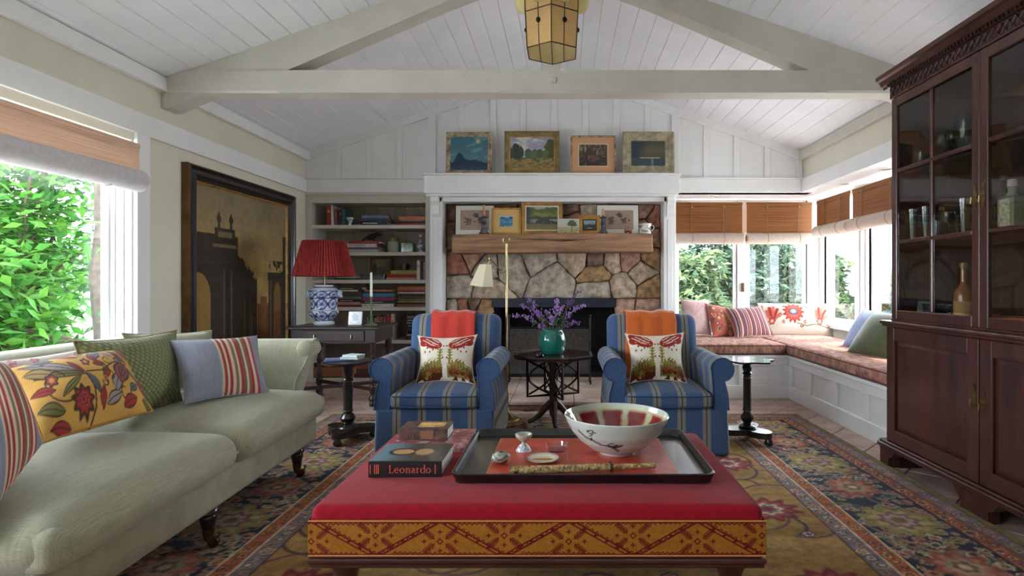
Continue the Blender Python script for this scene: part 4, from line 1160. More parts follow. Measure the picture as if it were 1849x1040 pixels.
pillow('throw_pillow', 'purple and red pinstriped pillow on the window seat', [P(1308, 556, 6.12), P(1377, 552, 6.26), P(1398, 606, 5.98), P(1328, 611, 5.78)], .15, manystripe, CLOTH, 80, piping=M('gold_cord', (176, 140, 80), .7))
pillow('bolster_pillow', 'long white pillow with big red flowers under the back windows', [P(1367, 547, 6.48), P(1508, 548, 6.46), P(1506, 610, 6.12), P(1374, 605, 6.18)], .17, bigfloral, CLOTH, 100, pinch=.03)
pillow('throw_pillow', 'small pale blue pillow half hidden behind the green pillow', [Vector((2.78, 5.16, .87)), Vector((2.82, 4.78, .86)), Vector((2.55, 4.74, .52)), Vector((2.56, 5.12, .52))], .14, None, M('pale_blue_linen', (150, 164, 196), .9, var=.06, vs_=60), 30)
pillow('throw_pillow', 'dark green velvet pillow at the cabinet end of the window seat', [Vector((2.62, 4.72, .86)), Vector((2.74, 4.24, .87)), Vector((2.46, 4.16, .52)), Vector((2.34, 4.62, .52))], .19, None, M('green_velvet', (74, 84, 42), .6, var=.15, vs_=10, sheen=.5), 34)
# ================================================================ SMALL TABLES
def turned(*seg):
    """list of (r, z) pairs"""
    return list(seg)
# console table under the lamp
ct = thing('side_table', 'dark oak side table with turned legs and drawer, carrying the red-shaded lamp', 'table', (-2.02, 5.085, 0))
MB().cbox(-.40, .40, -.29, .30, .70, .725, .006).build('tabletop', OAKD, ct)
MB().cbox(-.365, .365, -.25, .25, .58, .70, .004).build('apron', OAKD, ct)
MB().cbox(-.27, .27, -.262, -.25, .595, .688, .004).build('drawer', OAKD, ct)
dr = ct.children[-1]
for x in (-.16, .16):
    MB().tube([(x, -.262, .655), (x, -.275, .652), (x, -.276, .625), (x, -.268, .618)], .006, 6).build('drop_pull', BRASS, dr)
lp = [(.026, .02), (.034, .04), (.026, .062), (.034, .075), (.034, .10), (.018, .115), (.016, .125), (.03, .15), (.03, .19), (.03, .20), (.014, .215), (.026, .24), (.02, .262), (.014, .275), (.028, .305), (.022, .335), (.014, .35), (.026, .375), (.014, .40), (.012, .43), (.024, .455), (.014, .475), (.03, .5), (.03, .585)]
for sx in (-1, 1):
    for sy in (-1, 1):
        MB().lathe(lp, (sx * .33, sy * .215, 0), 14).build('leg', OAKD, ct, smooth=50)
for sx in (-1, 1):
    pts = [(sx * (.33 - .66 * t), -.215 + .43 * t, .17 + .012 * math.sin(PI * t * 2) * 0) for t in (0, .25, .5, .75, 1)]
    MB().tube([(x, y + .05 * math.sin(PI * i / 4) * 0, z) for i, (x, y, z) in enumerate(pts)], .017, 6).build('cross_stretcher', OAKD, ct)
MB().lathe([(.05, .15), (.05, .19), (.02, .2)], (0, 0, 0), 14).build('stretcher_boss', OAKD, ct)

# black tripod table near the sofa arm
bt = thing('pedestal_table', 'black turned pedestal table with round top between sofa and armchair', 'table', (-1.52, 3.88, .012))
MB().lathe([(.02, .53), (.165, .53), (.172, .537), (.172, .545), (.166, .55)], n=30).build('tabletop', DARKW, bt)
MB().lathe([(.07, .085), (.06, .10), (.03, .11), (.04, .125), (.052, .15), (.04, .175), (.026, .185), (.034, .195), (.03, .21), (.034, .36), (.028, .40), (.036, .41), (.036, .42), (.026, .43), (.036, .455), (.036, .49), (.05, .52), (.06, .53)], n=18).build('column', DARKW, bt, smooth=50)
for z in (.2, .405, .118):
    MB().lathe([(.036, z), (.038, z + .002), (.036, z + .004)], n=16, cap=False).build('gilt_ring', BRASS, bt)
def lion_base(parent, r, z, rot):
    n = 30; poly = []
    for k in range(n):
        a = 2 * PI * k / n; q = .38 + .62 * max(0, math.cos(1.5 * ((a % (2 * PI / 3)) if (a % (2 * PI / 3)) < PI / 3 else (a % (2 * PI / 3)) - 2 * PI / 3))) ** 2
        poly.append((r * q * math.cos(a + rot), r * q * math.sin(a + rot)))
    MB().prism(poly, z, z + .04, 'xy').build('platform', DARKW, parent, smooth=60)
    for k in range(3):
        a = rot + k * 2 * PI / 3
        MB().lathe([(.012, 0), (.026, .006), (.03, .02), (.022, .036), (.02, z + .002)], (r * .9 * math.cos(a), r * .9 * math.sin(a), 0), 14).build('bun_foot', DARKW, parent, smooth=60)
lion_base(bt, .19, .045, .5)

# quatrefoil pedestal table by the window seat
qt = thing('pedestal_table', 'black turned pedestal table with scalloped top beside the window seat', 'table', (1.27, 3.86, .012))
poly = []
for k in range(64):
    a = 2 * PI * k / 64; r = .168 + .018 * math.cos(6 * a) ; poly.append((r * math.cos(a), r * math.sin(a)))
MB().prism(poly, .548, .560, 'xy').build('tabletop', M('polished_top', (36, 27, 26), .12, coat=.8, var=.2, vs_=10), qt, smooth=60)
MB().lathe([(.055, .085), (.06, .10), (.03, .112), (.026, .12), (.045, .15), (.045, .165), (.026, .19), (.024, .20), (.032, .205), (.028, .22), (.026, .42), (.03, .425), (.024, .45), (.034, .462), (.024, .475), (.032, .49), (.034, .51), (.026, .52), (.03, .55)], n=18).build('column', DARKW, qt, smooth=50)
for z in (.118, .203, .43):
    MB().lathe([(.03, z), (.034, z + .002), (.03, z + .004)], n=16, cap=False).build('gilt_ring', BRASS, qt)
lion_base(qt, .19, .045, -.95)

# octagonal table in front of the firebox
oc = thing('octagonal_table', 'dark octagonal occasional table with fretwork base before the firebox', 'table', (-.09, 4.33, .012))
octo = [(.315 * math.cos(PI / 8 + k * PI / 4), .315 * math.sin(PI / 8 + k * PI / 4)) for k in range(8)]
MB().prism(octo, .515, .535, 'xy').build('tabletop', M('mahogany_top', (60, 34, 30), .16, var=.25, vs_=6, coat=.6), oc, smooth=0)
for k in range(8):
    a, b = octo[k], octo[(k + 1) % 8]
    MB().tube([(a[0], a[1], .535), (b[0], b[1], .535)], .011, 6).build('rim', OAKD, oc)
MB().cbox(-.03, .03, -.03, .03, .08, .515, .006).build('post', OAKD, oc)
for k in range(4):                      # fretwork brackets: a frame with two crossing curves
    a = k * PI / 2 + .35; c, s_ = math.cos(a), math.sin(a)
    L = lambda r, z: (c * r, s_ * r, z)
    f = MB().tube([L(.03, .22), L(.21, .22), L(.21, .50)], .011, 4)
    f.build('bracket_frame', OAKD, oc, smooth=0)
    MB().tube([L(.2 - .17 * math.sin(PI * t / 10) ** 1.0, .235 + .255 * t / 10) for t in range(11)], .008, 4).build('fret_curve', OAKD, oc)
    MB().tube([L(.04 + .16 * math.sin(PI * t / 10) ** 1.0, .235 + .255 * t / 10) for t in range(11)], .008, 4).build('fret_curve', OAKD, oc)
for k in range(4):
    a = k * PI / 2 + .1; c, s_ = math.cos(a), math.sin(a)
    MB().tube([(c * r, s_ * r, z) for r, z in ((.02, .16), (.06, .12), (.11, .06), (.16, .025), (.2, .014))], [.028, .026, .022, .018, .014], 8).build('foot', OAKD, oc)

# ================================================================ FIRE SCREEN
fs = thing('fire_screen', 'black iron mesh fire screen standing in front of the firebox', 'fire screen', (-.16, 5.75, .078))
z0, z1 = .03, .56
mesh_m = M('screen_mesh', (112, 104, 98), .7, metal=.3, var=.2, vs_=30)
for x in (-.42, .42):
    MB().tube([(x, 0, 0), (x, 0, .67)], .011, 8).build('upright', IRON, fs)
    MB().ball((x, 0, .685), .017).build('finial', IRON, fs)
    MB().tube([(x, -.14, .0), (x, -.1, .025), (x, 0, .03), (x, .1, .025), (x, .14, 0)], .009, 6).build('foot', IRON, fs)
for z in (z0 + .05, z1): MB().tube([(-.42, 0, z), (.42, 0, z)], .009, 6).build('rail', IRON, fs)
wire = MB()
for k in range(1, 60): wire.tube([(-.42 + .84 * k / 60, 0, z0 + .05), (-.42 + .84 * k / 60, 0, z1)], .0022, 3)
for k in range(1, 34): wire.tube([(-.42, 0, z0 + .05 + (z1 - z0 - .05) * k / 34), (.42, 0, z0 + .05 + (z1 - z0 - .05) * k / 34)], .0022, 3)
wm = wire.build('wire_mesh', mesh_m, fs, smooth=0); wm['kind'] = 'stuff'

# ================================================================ LAMPS
tl = thing('table_lamp', 'blue and white urn lamp with pleated red shade on the oak side table', 'lamp', (-2.20, 5.06, .725))
def delft(prof, n, rep=7):
    N = len(prof); img = np.zeros((N, n, 3)); img[:] = C(206, 212, 222)
    zz = np.array([p[1] for p in prof])[:, None] + np.zeros((1, n)); aa = (np.arange(n) / n)[None, :] + np.zeros((N, 1))
    zn = zz / zz.max(); BLU = C(52, 66, 118)
    for lo, hi in ((.10, .12), (.36, .375), (.66, .675), (.84, .855), (.93, .95)): put(img, ((zn > lo) & (zn < hi)).astype(float), BLU)
    a1 = np.abs(((aa * rep) % 1) - .5) * 2
    for c0, hh in ((.23, .13), (.52, .15), (.76, .09)):
        r = np.hypot(a1, (zn - c0) / hh); put(img, (np.abs(r - .82) < .13).astype(float), BLU); put(img, (r < .34).astype(float), C(80, 96, 150)); put(img, ((np.abs(r - .52) < .06)).astype(float), C(110, 124, 170))
        a2 = np.abs((((aa * rep + .5)) % 1) - .5) * 2; r2 = np.hypot(a2, (zn - c0) / hh * 1.1); put(img, (r2 < .30).astype(float), BLU)
    return img
def prof_fine(pts, m=90):
    z = [p[1] for p in pts]; t = np.linspace(0, 1, m); s = np.linspace(0, 1, len(pts))
    return list(zip(np.interp(t, s, [p[0] for p in pts]), np.interp(t, s, z)))
up = prof_fine([(.085, .0), (.092, .012), (.092, .02), (.075, .035), (.072, .045), (.10, .065), (.125, .09), (.13, .115), (.122, .135), (.112, .15), (.115, .2), (.122, .25), (.128, .29), (.13, .31), (.115, .325), (.10, .335), (.085, .345), (.08, .355), (.082, .362), (.05, .364)])
GLAZE = MV('blue_white_glaze', .15, .5, var=.03, vs_=20, coat=.5)
MB().lathe(up, n=120).build('urn', GLAZE, tl, col=delft(up, 120), smooth=60)
for s in (-1, 1):
    MB().ball((s * .142, 0, .285), .026, .022, .034).ball((s * .158, 0, .262), .014, .016, .018).build('mask_handle', M('porcelain_mask', (168, 176, 198), .2, var=.15, vs_=60, coat=.4), tl)
MB().tube([(0, 0, .36), (0, 0, .52)], .007, 8).build('lamp_stem', BRASS, tl)
shp = MB(); V = []; Fs = []; n = 128
for z, r in ((.44, .262), (.446, .264), (.60, .222), (.755, .182), (.762, .18)):
    for j in range(n):
        a = 2 * PI * j / n; k = r + (.007 if j % 2 else -.007) * (1 if .445 < z < .76 else .2); V.append((k * math.cos(a), k * math.sin(a), z))
for i in range(4):
    for j in range(n): Fs.append((i * n + j, i * n + (j + 1) % n, (i + 1) * n + (j + 1) % n, (i + 1) * n + j))
shp.add(V, Fs)
SHADE = M('red_pleated_silk', (128, 26, 26), .85, var=.12, vs_=70, st=(1, 1, .04), c2=(150, 42, 38)); 
shp.build('lamp_shade', SHADE, tl, smooth=0)
for z, r in ((.443, .263), (.759, .181)):
    MB().tube([(r * math.cos(2 * PI * j / 40), r * math.sin(2 * PI * j / 40), z) for j in range(40)], .005, 6, closed=True).build('shade_trim', M('red_trim', (124, 24, 26), .8), tl)

fl_ = thing('floor_lamp', 'brass pharmacy floor lamp with cream shade on a swing arm', 'lamp', (-.455, 4.32, .012))
MB().lathe([(.135, 0), (.14, .008), (.136, .018), (.12, .024), (.10, .028), (.095, .04), (.06, .055), (.045, .075), (.02, .095), (.014, .12)], n=36).build('base', OLDBRASS, fl_, smooth=40)
MB().lathe([(.012, .10), (.016, .16), (.018, .2), (.011, .26), (.010, .38), (.015, .40), (.015, .44), (.009, .46), (.008, 1.40)], n=12).build('pole', BRASS, fl_, smooth=50)
MB().tube([(.026 * math.cos(2 * PI * k / 20) , 0, 1.43 + .026 * math.sin(2 * PI * k / 20)) for k in range(20)], .006, 8, closed=True).build('ring', BRASS, fl_)
MB().tube([(0, 0, 1.18), (-.035, -.02, 1.18), (-.12, -.06, 1.28)], .006, 8).ball((-.035, -.02, 1.18), .014).ball((-.12, -.06, 1.28), .016).build('swing_arm', BRASS, fl_)
MB().tube([(-.12, -.06, 1.28), (-.135, -.07, 1.25), (-.14, -.07, 1.22)], .008, 8).build('socket', BRASS, fl_)
sh = MB(); V = []
cx_, cy_ = -.155, -.075; tx = -.02
for z, r, dx in ((1.235, .05, 0.0), (1.075, .098, -.03)):
    for k in range(6): V.append((cx_ + dx + r * math.cos(PI / 6 + k * PI / 3 + .25), cy_ + r * math.sin(PI / 6 + k * PI / 3 + .25), z - (.012 if math.cos(PI / 6 + k * PI / 3 + .25) > 0 else 0) * (1 if z < 1.1 else 0)))
sh.add(V, [(k, (k + 1) % 6, 6 + (k + 1) % 6, 6 + k) for k in range(6)])
so = sh.build('lamp_shade', leaf_mat('cream_card', (236, 226, 196), .3, .02), fl_, smooth=0)

# lantern hanging from the ridge: six-sided amber panels with dark leading
ln_ = thing('lantern', 'amber six-sided slag glass lantern hanging from the ridge', 'lantern', (-.075, 3.2, 2.43))
AMB = leaf_mat('amber_glass', (230, 198, 138), .4, .12)
AMB2 = leaf_mat('pale_amber_glass', (238, 222, 182), .6, .08)
LEAD = M('leading', (58, 38, 26), .5, metal=.4)
rot0 = PI / 6 + PI / 3 * 0
def hexpt(r, z, k): 
    a = -PI / 2 + k * PI / 3; return Vector((r * math.cos(a), r * math.sin(a), z))
rings = [(.158, .0), (.17, .20), (.176, .36)]
for k in range(6):
    for i in range(2):
        a, b = hexpt(rings[i][0], rings[i][1], k), hexpt(rings[i][0], rings[i][1], k + 1); c, d = hexpt(rings[i + 1][0], rings[i + 1][1], k + 1), hexpt(rings[i + 1][0], rings[i + 1][1], k)
        for h in (0, 1):
            q = [a.lerp(b, h / 2), a.lerp(b, (h + 1) / 2), d.lerp(c, (h + 1) / 2), d.lerp(c, h / 2)]
            inn = [p * 1.0 - Vector((p.x, p.y, 0)).normalized() * .004 for p in q]
            MB().add(q + inn, [(0, 1, 2, 3), (7, 6, 5, 4), (0, 4, 5, 1), (1, 5, 6, 2), (2, 6, 7, 3), (3, 7, 4, 0)]).build('glass_panel', AMB, ln_, smooth=0)
ld = MB()
for k in range(6):
    ld.tube([hexpt(r + .001, z, k) for r, z in rings], .0032, 5)
    ld.tube([hexpt(r + .001, z, k).lerp(hexpt(r + .001, z, k + 1), .5) for r, z in rings], .0024, 5)
for (r, z) in rings: ld.tube([hexpt(r + .001, z, k) for k in range(6)], .0032, 5, closed=True)
ld.build('leading', LEAD, ln_)
for k in range(6):
    p = hexpt(.167, .135, k).lerp(hexpt(.167, .135, k + 1), .5); nrm = Vector((p.x, p.y, 0)).normalized()
    MB().ball(p + nrm * .002, .013, .013, .015).build('boss', IRON, ln_)
    m = hexpt(.185, .3, k).lerp(hexpt(.185, .3, k + 1), .5)
    MB().ball((m.x, m.y, .29), .055, .055, .06).build('glass_scroll', AMB2, ln_)
for xa, xb in ((-.137, -.068), (-.068, 0), (0, .068), (.068, .137)):      # bottom glazed in four strips
    hy = lambda x: .158 - abs(x) * math.tan(PI / 6)
    MB().prism([(xa, -hy(xa)), (xb, -hy(xb)), (xb, hy(xb)), (xa, hy(xa))], .001, .005, 'xy').build('bottom_panel', AMB2, ln_, smooth=0)
lb = MB()
for x in (-.068, 0, .068): lb.tube([(x, -hy(x), 0), (x, hy(x), 0)], .0022, 5)
lb.build('bottom_leading', LEAD, ln_)
MB().lathe([(.178, .36), (.13, .42), (.03, .47), (.012, .49), (.008, .53)], n=6).build('cap', LEAD, ln_)
for k in range(9):
    z = .52 + k * .055
    MB().tube([(.014 * math.cos(2 * PI * j / 10) * (1 if k % 2 else 0), .014 * math.cos(2 * PI * j / 10) * (0 if k % 2 else 1), z + .03 + .034 * math.sin(2 * PI * j / 10)) for j in range(10)], .004, 5, closed=True).build('chain_link', LEAD, ln_)
MB().tube([(0, 0, 1.0), (0, 0, RIDGE - 2.43)], .006, 6).build('hanging_rod', LEAD, ln_)

# ================================================================ CABINET
CWOOD = M('cabinet_mahogany', (58, 30, 25), .3, var=.12, vs_=3.0, st=(3, 3, .5), c2=(74, 39, 31), coat=.4)
CDARK = M('carved_dark', (40, 22, 20), .45, var=.3, vs_=30)
cb = thing('cabinet', 'tall dark mahogany glazed cabinet with panelled doors, at right', 'cabinet', (1.96, 3.40, 0))
# local: x inward (depth), y towards the camera negative; front face at x=0 (base)
YL = -2.16; xb = .60
BXf = 0.0                                # base front plane
MB().cbox(.02, xb, YL, 0, .12, .86, .004).build('base_carcass', CWOOD, cb)
MB().cbox(-.03, xb, YL - .03, .03, .105, .135, .006).cbox(-.02, xb, YL - .02, .02, .135, .15, .004).build('base_moulding', CWOOD, cb)
MB().cbox(-.02, xb, YL - .02, .02, .855, .875, .006).cbox(-.008, xb, YL, .01, .84, .856, .003).build('waist_moulding', CWOOD, cb)
def bracket(y0, y1, flip):
    w = y1 - y0; pts = [(0, 0), (.09, 0), (.085, .05), (.12, .07), (.15, .105), (0, .105)]
    if flip: pts = [(w - a, b) for a, b in pts]
    return [(y0 + a, b) for a, b in pts]
for y0, fl in ((-.18, True), (-.78, False), (-.96, True), (-1.5, False), (YL, False)):
    MB().prism(bracket(y0, y0 + .18, fl), -.025, .03, 'yz').build('bracket_foot', CWOOD, cb, smooth=0)
MB().box(.03, xb, -.1, 0, 0, .105).build('rear_foot', CDARK, cb)
def panel_door(y0, y1):
    d = bpy.data.objects.new('panel_door', MB().cbox(-.004, .02, y0 + .002, y0 + .075, .152, .838, .003).cbox(-.004, .02, y1 - .075, y1 - .002, .152, .838, .003).cbox(-.004, .02, y0 + .075, y1 - .075, .152, .225, .003).cbox(-.004, .02, y0 + .075, y1 - .075, .765, .838, .003).mesh('panel_door', 35)); COL.objects.link(d); d.data.materials.append(CWOOD); d.parent = cb
    a, b, c, e = y0 + .075, y1 - .075, .225, .765; g = .03
    V = [(.014, a, c), (.014, b, c), (.014, b, e), (.014, a, e), (.006, a + g, c + g), (.006, b - g, c + g), (.006, b - g, e - g), (.006, a + g, e - g)]
    MB().add(V, [(4, 5, 6, 7), (0, 1, 5, 4), (1, 2, 6, 5), (2, 3, 7, 6), (3, 0, 4, 7)]).build('raised_panel', CWOOD, d, smooth=0)
    for p, q in (((a, c), (b, c)), ((a, e), (b, e)), ((a, c), (a, e)), ((b, c), (b, e))):
        MB().tube([(.002, p[0], p[1]), (.002, q[0], q[1])], .006, 5).build('bead', CWOOD, d)
    return d
def escutcheon(d, y, z, x=-.004):
    MB().prism([(y - .012, z - .055), (y + .012, z - .055), (y + .008, z - .035), (y + .017, z - .012), (y + .008, z), (y + .017, z + .012), (y + .008, z + .035), (y + .012, z + .055), (y, z + .07), (y - .012, z + .055), (y - .008, z + .035), (y - .017, z + .012), (y - .008, z), (y - .017, z - .012), (y - .008, z - .035)], x - .003, x, 'yz').build('escutcheon', OLDBRASS, d, smooth=0)
    MB().tube([(x, y, z), (x - .02, y, z), (x - .02, y + .004, z - .03)], .004, 6).build('key', OLDBRASS, d)
DW = .72
d1 = panel_door(-DW - .06, -.03); d2 = panel_door(-2 * DW - .06, -DW - .06 - .004)
escutcheon(d1, -DW - .035, .55); escutcheon(d2, -DW - .09, .535)
panel_door(-2.12, -2 * DW - .064)
# upper part: open carcass with glass doors
ux = .04                                  # set back from the base
MB().cbox(ux + .02, xb, -.025, 0, .875, 2.25, .003).build('end_panel', CWOOD, cb)
MB().cbox(ux + .02, xb, YL + .02, YL + .045, .875, 2.25, .003).build('end_panel', CWOOD, cb)
MB().cbox(xb - .02, xb, YL + .045, -.025, .875, 2.25, .003).build('back_panel', M('cabinet_back', (92, 56, 40), .6, var=.25, vs_=3, st=(3, 3, .4)), cb)
MB().cbox(ux + .02, xb, YL + .02, 0, 2.20, 2.25, .003).build('top_panel', CWOOD, cb)
for z in (1.35, 1.78):
    MB().cbox(ux + .06, xb - .02, YL + .045, -.025, z - .02, z, .003).build('shelf', CWOOD, cb)
MB().cbox(ux, ux + .03, YL + .02, 0, .875, .885, .002).build('lower_rail', CWOOD, cb)
CGL = glass_mat('old_cabinet_glass', (236, 236, 234), 1.62, wavy=.25)
def glass_door(y0, y1, muntin=True):
    s = .05; z0, z1 = .885, 2.225; x0, x1 = ux, ux + .025
    m_ = MB().cbox(x0, x1, y0, y0 + s, z0, z1, .004).cbox(x0, x1, y1 - s, y1, z0, z1, .004).cbox(x0, x1, y0 + s, y1 - s, z0, z0 + .055, .004).cbox(x0, x1, y0 + s, y1 - s, z1 - .055, z1, .004)
    d = m_.build('glass_door', CWOOD, cb)
    ym = (y0 + y1) / 2
    MB().cbox(x0 + .002, x1 - .002, ym - .011, ym + .011, z0 + .055, z1 - .055, .004).build('muntin', CWOOD, d)
    rows = [z0 + .055, 1.35, 1.78, z1 - .055]
    for z in rows[1:3]:
        MB().cbox(x0 + .002, x1 - .002, y0 + s, y1 - s, z - .011, z + .011, .004).build('muntin', CWOOD, d)
    for a, b in ((y0 + s, ym - .011), (ym + .011, y1 - s)):
        for c, e in zip(rows[:-1], rows[1:]):
            MB().cbox(x0 + .010, x0 + .014, a, b, c + .008, e - .008, .001).build('pane', CGL, d)
    return d
g1 = glass_door(-DW - .005, -.008); g2 = glass_door(-2 * DW - .005, -DW - .009); glass_door(-2.13, -2 * DW - .009)
escutcheon(g1, -DW + .02, 1.52, ux); escutcheon(g2, -DW - .032, 1.52, ux)
# cornice: frieze with fret carving, dentils, crown
MB().cbox(ux - .004, xb, YL + .01, .004, 2.228, 2.30, .003).build('frieze', CWOOD, cb)
co = MB()
for k in range(3):
    pr = [(.0, 2.30), (-.014, 2.30), (-.018, 2.315), (-.03, 2.32), (-.045, 2.345), (-.062, 2.352), (-.066, 2.375), (.0, 2.375)]
co.prism([(ux + a, b) for a, b in pr] + [(xb, 2.375), (xb, 2.30)], YL - .05, .05).build('crown_moulding', CWOOD, cb, smooth=0)
fy = -.01
while fy > YL + .03:
    MB().tube([(ux - .006, fy, 2.24), (ux - .008, fy - .02, 2.264), (ux - .006, fy - .04, 2.288)], .005, 4).tube([(ux - .006, fy, 2.288), (ux - .008, fy - .02, 2.264), (ux - .006, fy - .04, 2.24)], .005, 4).lathe([(.006, -.003), (.009, 0), (.006, .003)], (ux - .007, fy - .02, 2.264), 8, 'x').build('fret', CDARK, cb)
    fy -= .043
dm = MB().cbox(ux - .03, ux - .014, -.006, .006, 2.302, 2.318, .002).mesh('dentil', 30); dm.materials.append(CDARK)
for k in range(88): obj('dentil', dm, None, cb, (0, -.012 - k * .024, 0))
# ================================================================ PAINTINGS
OIL = MV('oil_paint', .45, .4, var=.08, vs_=90, bump=.15, bs=160, coat=.1)
def frame_rings(mb, w, h, rings):
    """rings: (inset, y); bottom of the frame at z=0, centred on x"""
    V = []; Fs = []
    for ins, y in rings:
        V += [(-w / 2 + ins, y, ins), (w / 2 - ins, y, ins), (w / 2 - ins, y, h - ins), (-w / 2 + ins, y, h - ins)]
    for i in range(len(rings) - 1):
        for j in range(4):
            k = (j + 1) % 4; Fs.append((i * 4 + j, i * 4 + k, i * 4 + 4 + k, i * 4 + 4 + j))
    return mb.add(V, Fs)
def picture(label, px, Y, img_fn, fmat, fw, dep=.03, mat=None, mw=0.0, lip=None, tilt=.05, name='framed_painting', n=(70, 56), world=None, zb=None):
    """px: left, top, right, bottom of the frame in the photograph, Y: its distance"""
    a, b = P(px[0], px[1], Y), P(px[2], px[3], Y)
    w, h = b.x - a.x, a.z - b.z
    zb = b.z if zb is None else zb
    h = a.z - zb
    t = thing(name, label, 'painting', ((a.x + b.x) / 2, Y, zb)); t.rotation_euler[0] = -tilt
    if fw > 0:
        frame_rings(MB(), w, h, [(0, 0), (0, -dep), (fw * .18, -dep - .003), (fw * .34, -dep * .78), (fw * .6, -dep * .72), (fw * .85, -dep * .42), (fw, -dep * .40), (fw, -.003)]).build('frame', fmat, t, smooth=0)
        MB().box(-w / 2 + .004, w / 2 - .004, -.003, .002, .004, h - .004).build('backing', M('frame_back', (90, 70, 50), .9), t)
    else:
        MB().cbox(-w / 2, w / 2, -dep + .001, 0, 0, h, .002).build('panel', fmat, t)
    ins = fw
    if mat is not None and mw > 0:
        frame_rings(MB(), w, h, [(fw * .9, -.008), (fw + mw, -.010), (fw + mw, -.005)]).build('mount', mat, t, smooth=0); ins += mw
    if lip is not None:
        frame_rings(MB(), w, h, [(ins - .001, -.012), (ins + .006, -.014), (ins + .012, -.008)]).build('slip', lip, t, smooth=0); ins += .01
    mb = MB(); y = -.006 if fw > 0 else -dep
    grid_mesh(mb, lambda u, v: np.stack([(-w / 2 + ins) + (w - 2 * ins) * u, np.full_like(u, y), ins + (h - 2 * ins) * v], -1), *n)
    U, V = uv(*n)
    mb.build('canvas', OIL, t, col=img_fn(U, V), smooth=80)
    return t
GILT = M('gilt_frame', (176, 132, 70), .4, metal=.35, var=.18, vs_=14)
GILT2 = M('bright_gilt', (200, 148, 72), .35, metal=.4, var=.12, vs_=12)
WORN = M('worn_frame', (138, 112, 88), .7, var=.28, vs_=22, c2=(168, 146, 120))
SILV = M('silver_leaf_frame', (158, 148, 122), .55, metal=.15, var=.18, vs_=16)
OLIVE = M('bronze_gilt_frame', (134, 116, 74), .45, metal=.3, var=.2, vs_=15)
BLKF = M('black_thin_frame', (38, 32, 30), .4)
def trees_band(img, U, V, base, amp, c, seed, sc=9):
    top = base + amp * (fbm(U * sc, U * 0 + .5, seed, 4) - .35); put(img, sst(.01, -.01, V - top), c)
def moonlit(U, V):
    img = mixc(C(96, 142, 142), C(58, 104, 128), V + .25 * (fbm(U * 3 + V * 3, V * 9, 2) - .5))
    cl = fbm(U * 2.5 + V * 2, V * 8 - U * 4, 5); put(img, sst(.5, .68, cl) * .75 * (V > .35), C(120, 166, 158)); put(img, sst(.10, .02, np.hypot(U - .74, V - .86)), C(196, 190, 150))
    put(img, (V < .14).astype(float), C(52, 82, 102)); top = .20 + .30 * np.exp(-((U - .24) / .13) ** 2) + .12 * np.exp(-((U - .6) / .3) ** 2) + .07 * (fbm(U * 14, U * 0, 4) - .5)
    put(img, ((V < top) & (V > .12)).astype(float), C(34, 52, 78)); put(img, ((V < .12) & (V > .02 + .1 * (fbm(U * 9, V * 3, 6) - .3))).astype(float) * .7, C(36, 56, 80)); return img
def meadow(U, V):
    img = mixc(C(176, 172, 170), C(146, 152, 172), V); put(img, sst(.45, .65, fbm(U * 4, V * 7, 3)), C(206, 200, 190))
    put(img, (V < .36).astype(float), C(124, 112, 66)); g = fbm(U * 14, V * 22, 8); put(img, ((V < .36) & (g > .52)).astype(float), C(156, 132, 86)); put(img, ((V < .36) & (g < .38)).astype(float), C(84, 86, 46)); put(img, ((V < .4) & (V > .33) & (U > .5)).astype(float), C(128, 130, 58))
    for x, w, h, c in ((.14, .12, .42, C(54, 72, 58)), (.24, .07, .34, C(60, 80, 60)), (.42, .09, .26, C(78, 96, 66)), (.55, .1, .24, C(86, 104, 76)), (.68, .08, .25, C(74, 92, 66)), (.93, .14, .55, C(76, 80, 44)), (.02, .07, .3, C(70, 84, 52)), (.8, .08, .22, C(94, 106, 64))):
        e = ((U - x) / w) ** 2 + ((V - .36 - h * .45) / (h * .62)) ** 2 + .9 * (fbm(U * 18, V * 18, 7) - .5); put(img, ((e < 1) & (V > .34)).astype(float), c)
    return img * (1 + .2 * (fbm(U * 30, V * 30, 9, 2) - .5))[..., None]
def interior(U, V):
    img = mixc(C(52, 46, 44), C(74, 66, 56), V); n_ = fbm(U * 12, V * 9, 3); put(img, sst(.5, .7, n_) * .7, C(122, 110, 88)); put(img, sst(.6, .72, fbm(U * 20, V * 5, 6)) * (V > .4), C(146, 138, 112))
    put(img, sst(.22, .1, np.hypot(U - .48, V - .34)) * .6, C(128, 74, 60)); put(img, sst(.6, .75, fbm(U * 25, V * 25, 11)) * (V < .5), C(40, 34, 40)); return img
def nocturne(U, V):
    img = mixc(C(58, 60, 60), C(92, 88, 62), np.exp(-((V - .6) / .3) ** 2)); put(img, sst(.2, -.1, U - .35 * V * 1.2 - .02 * fbm(U * 9, V * 9, 2)), C(44, 54, 72)); put(img, ((V < .32)).astype(float), C(58, 76, 84))
    put(img, (np.abs(V - .31 - .02 * fbm(U * 12, V, 3)) < .018).astype(float) * ((U > .25) & (U < .85)), C(190, 180, 150)); put(img, sst(.05, .0, np.abs(U - .62)) * (V < .3) * .7, C(160, 170, 160)); return img
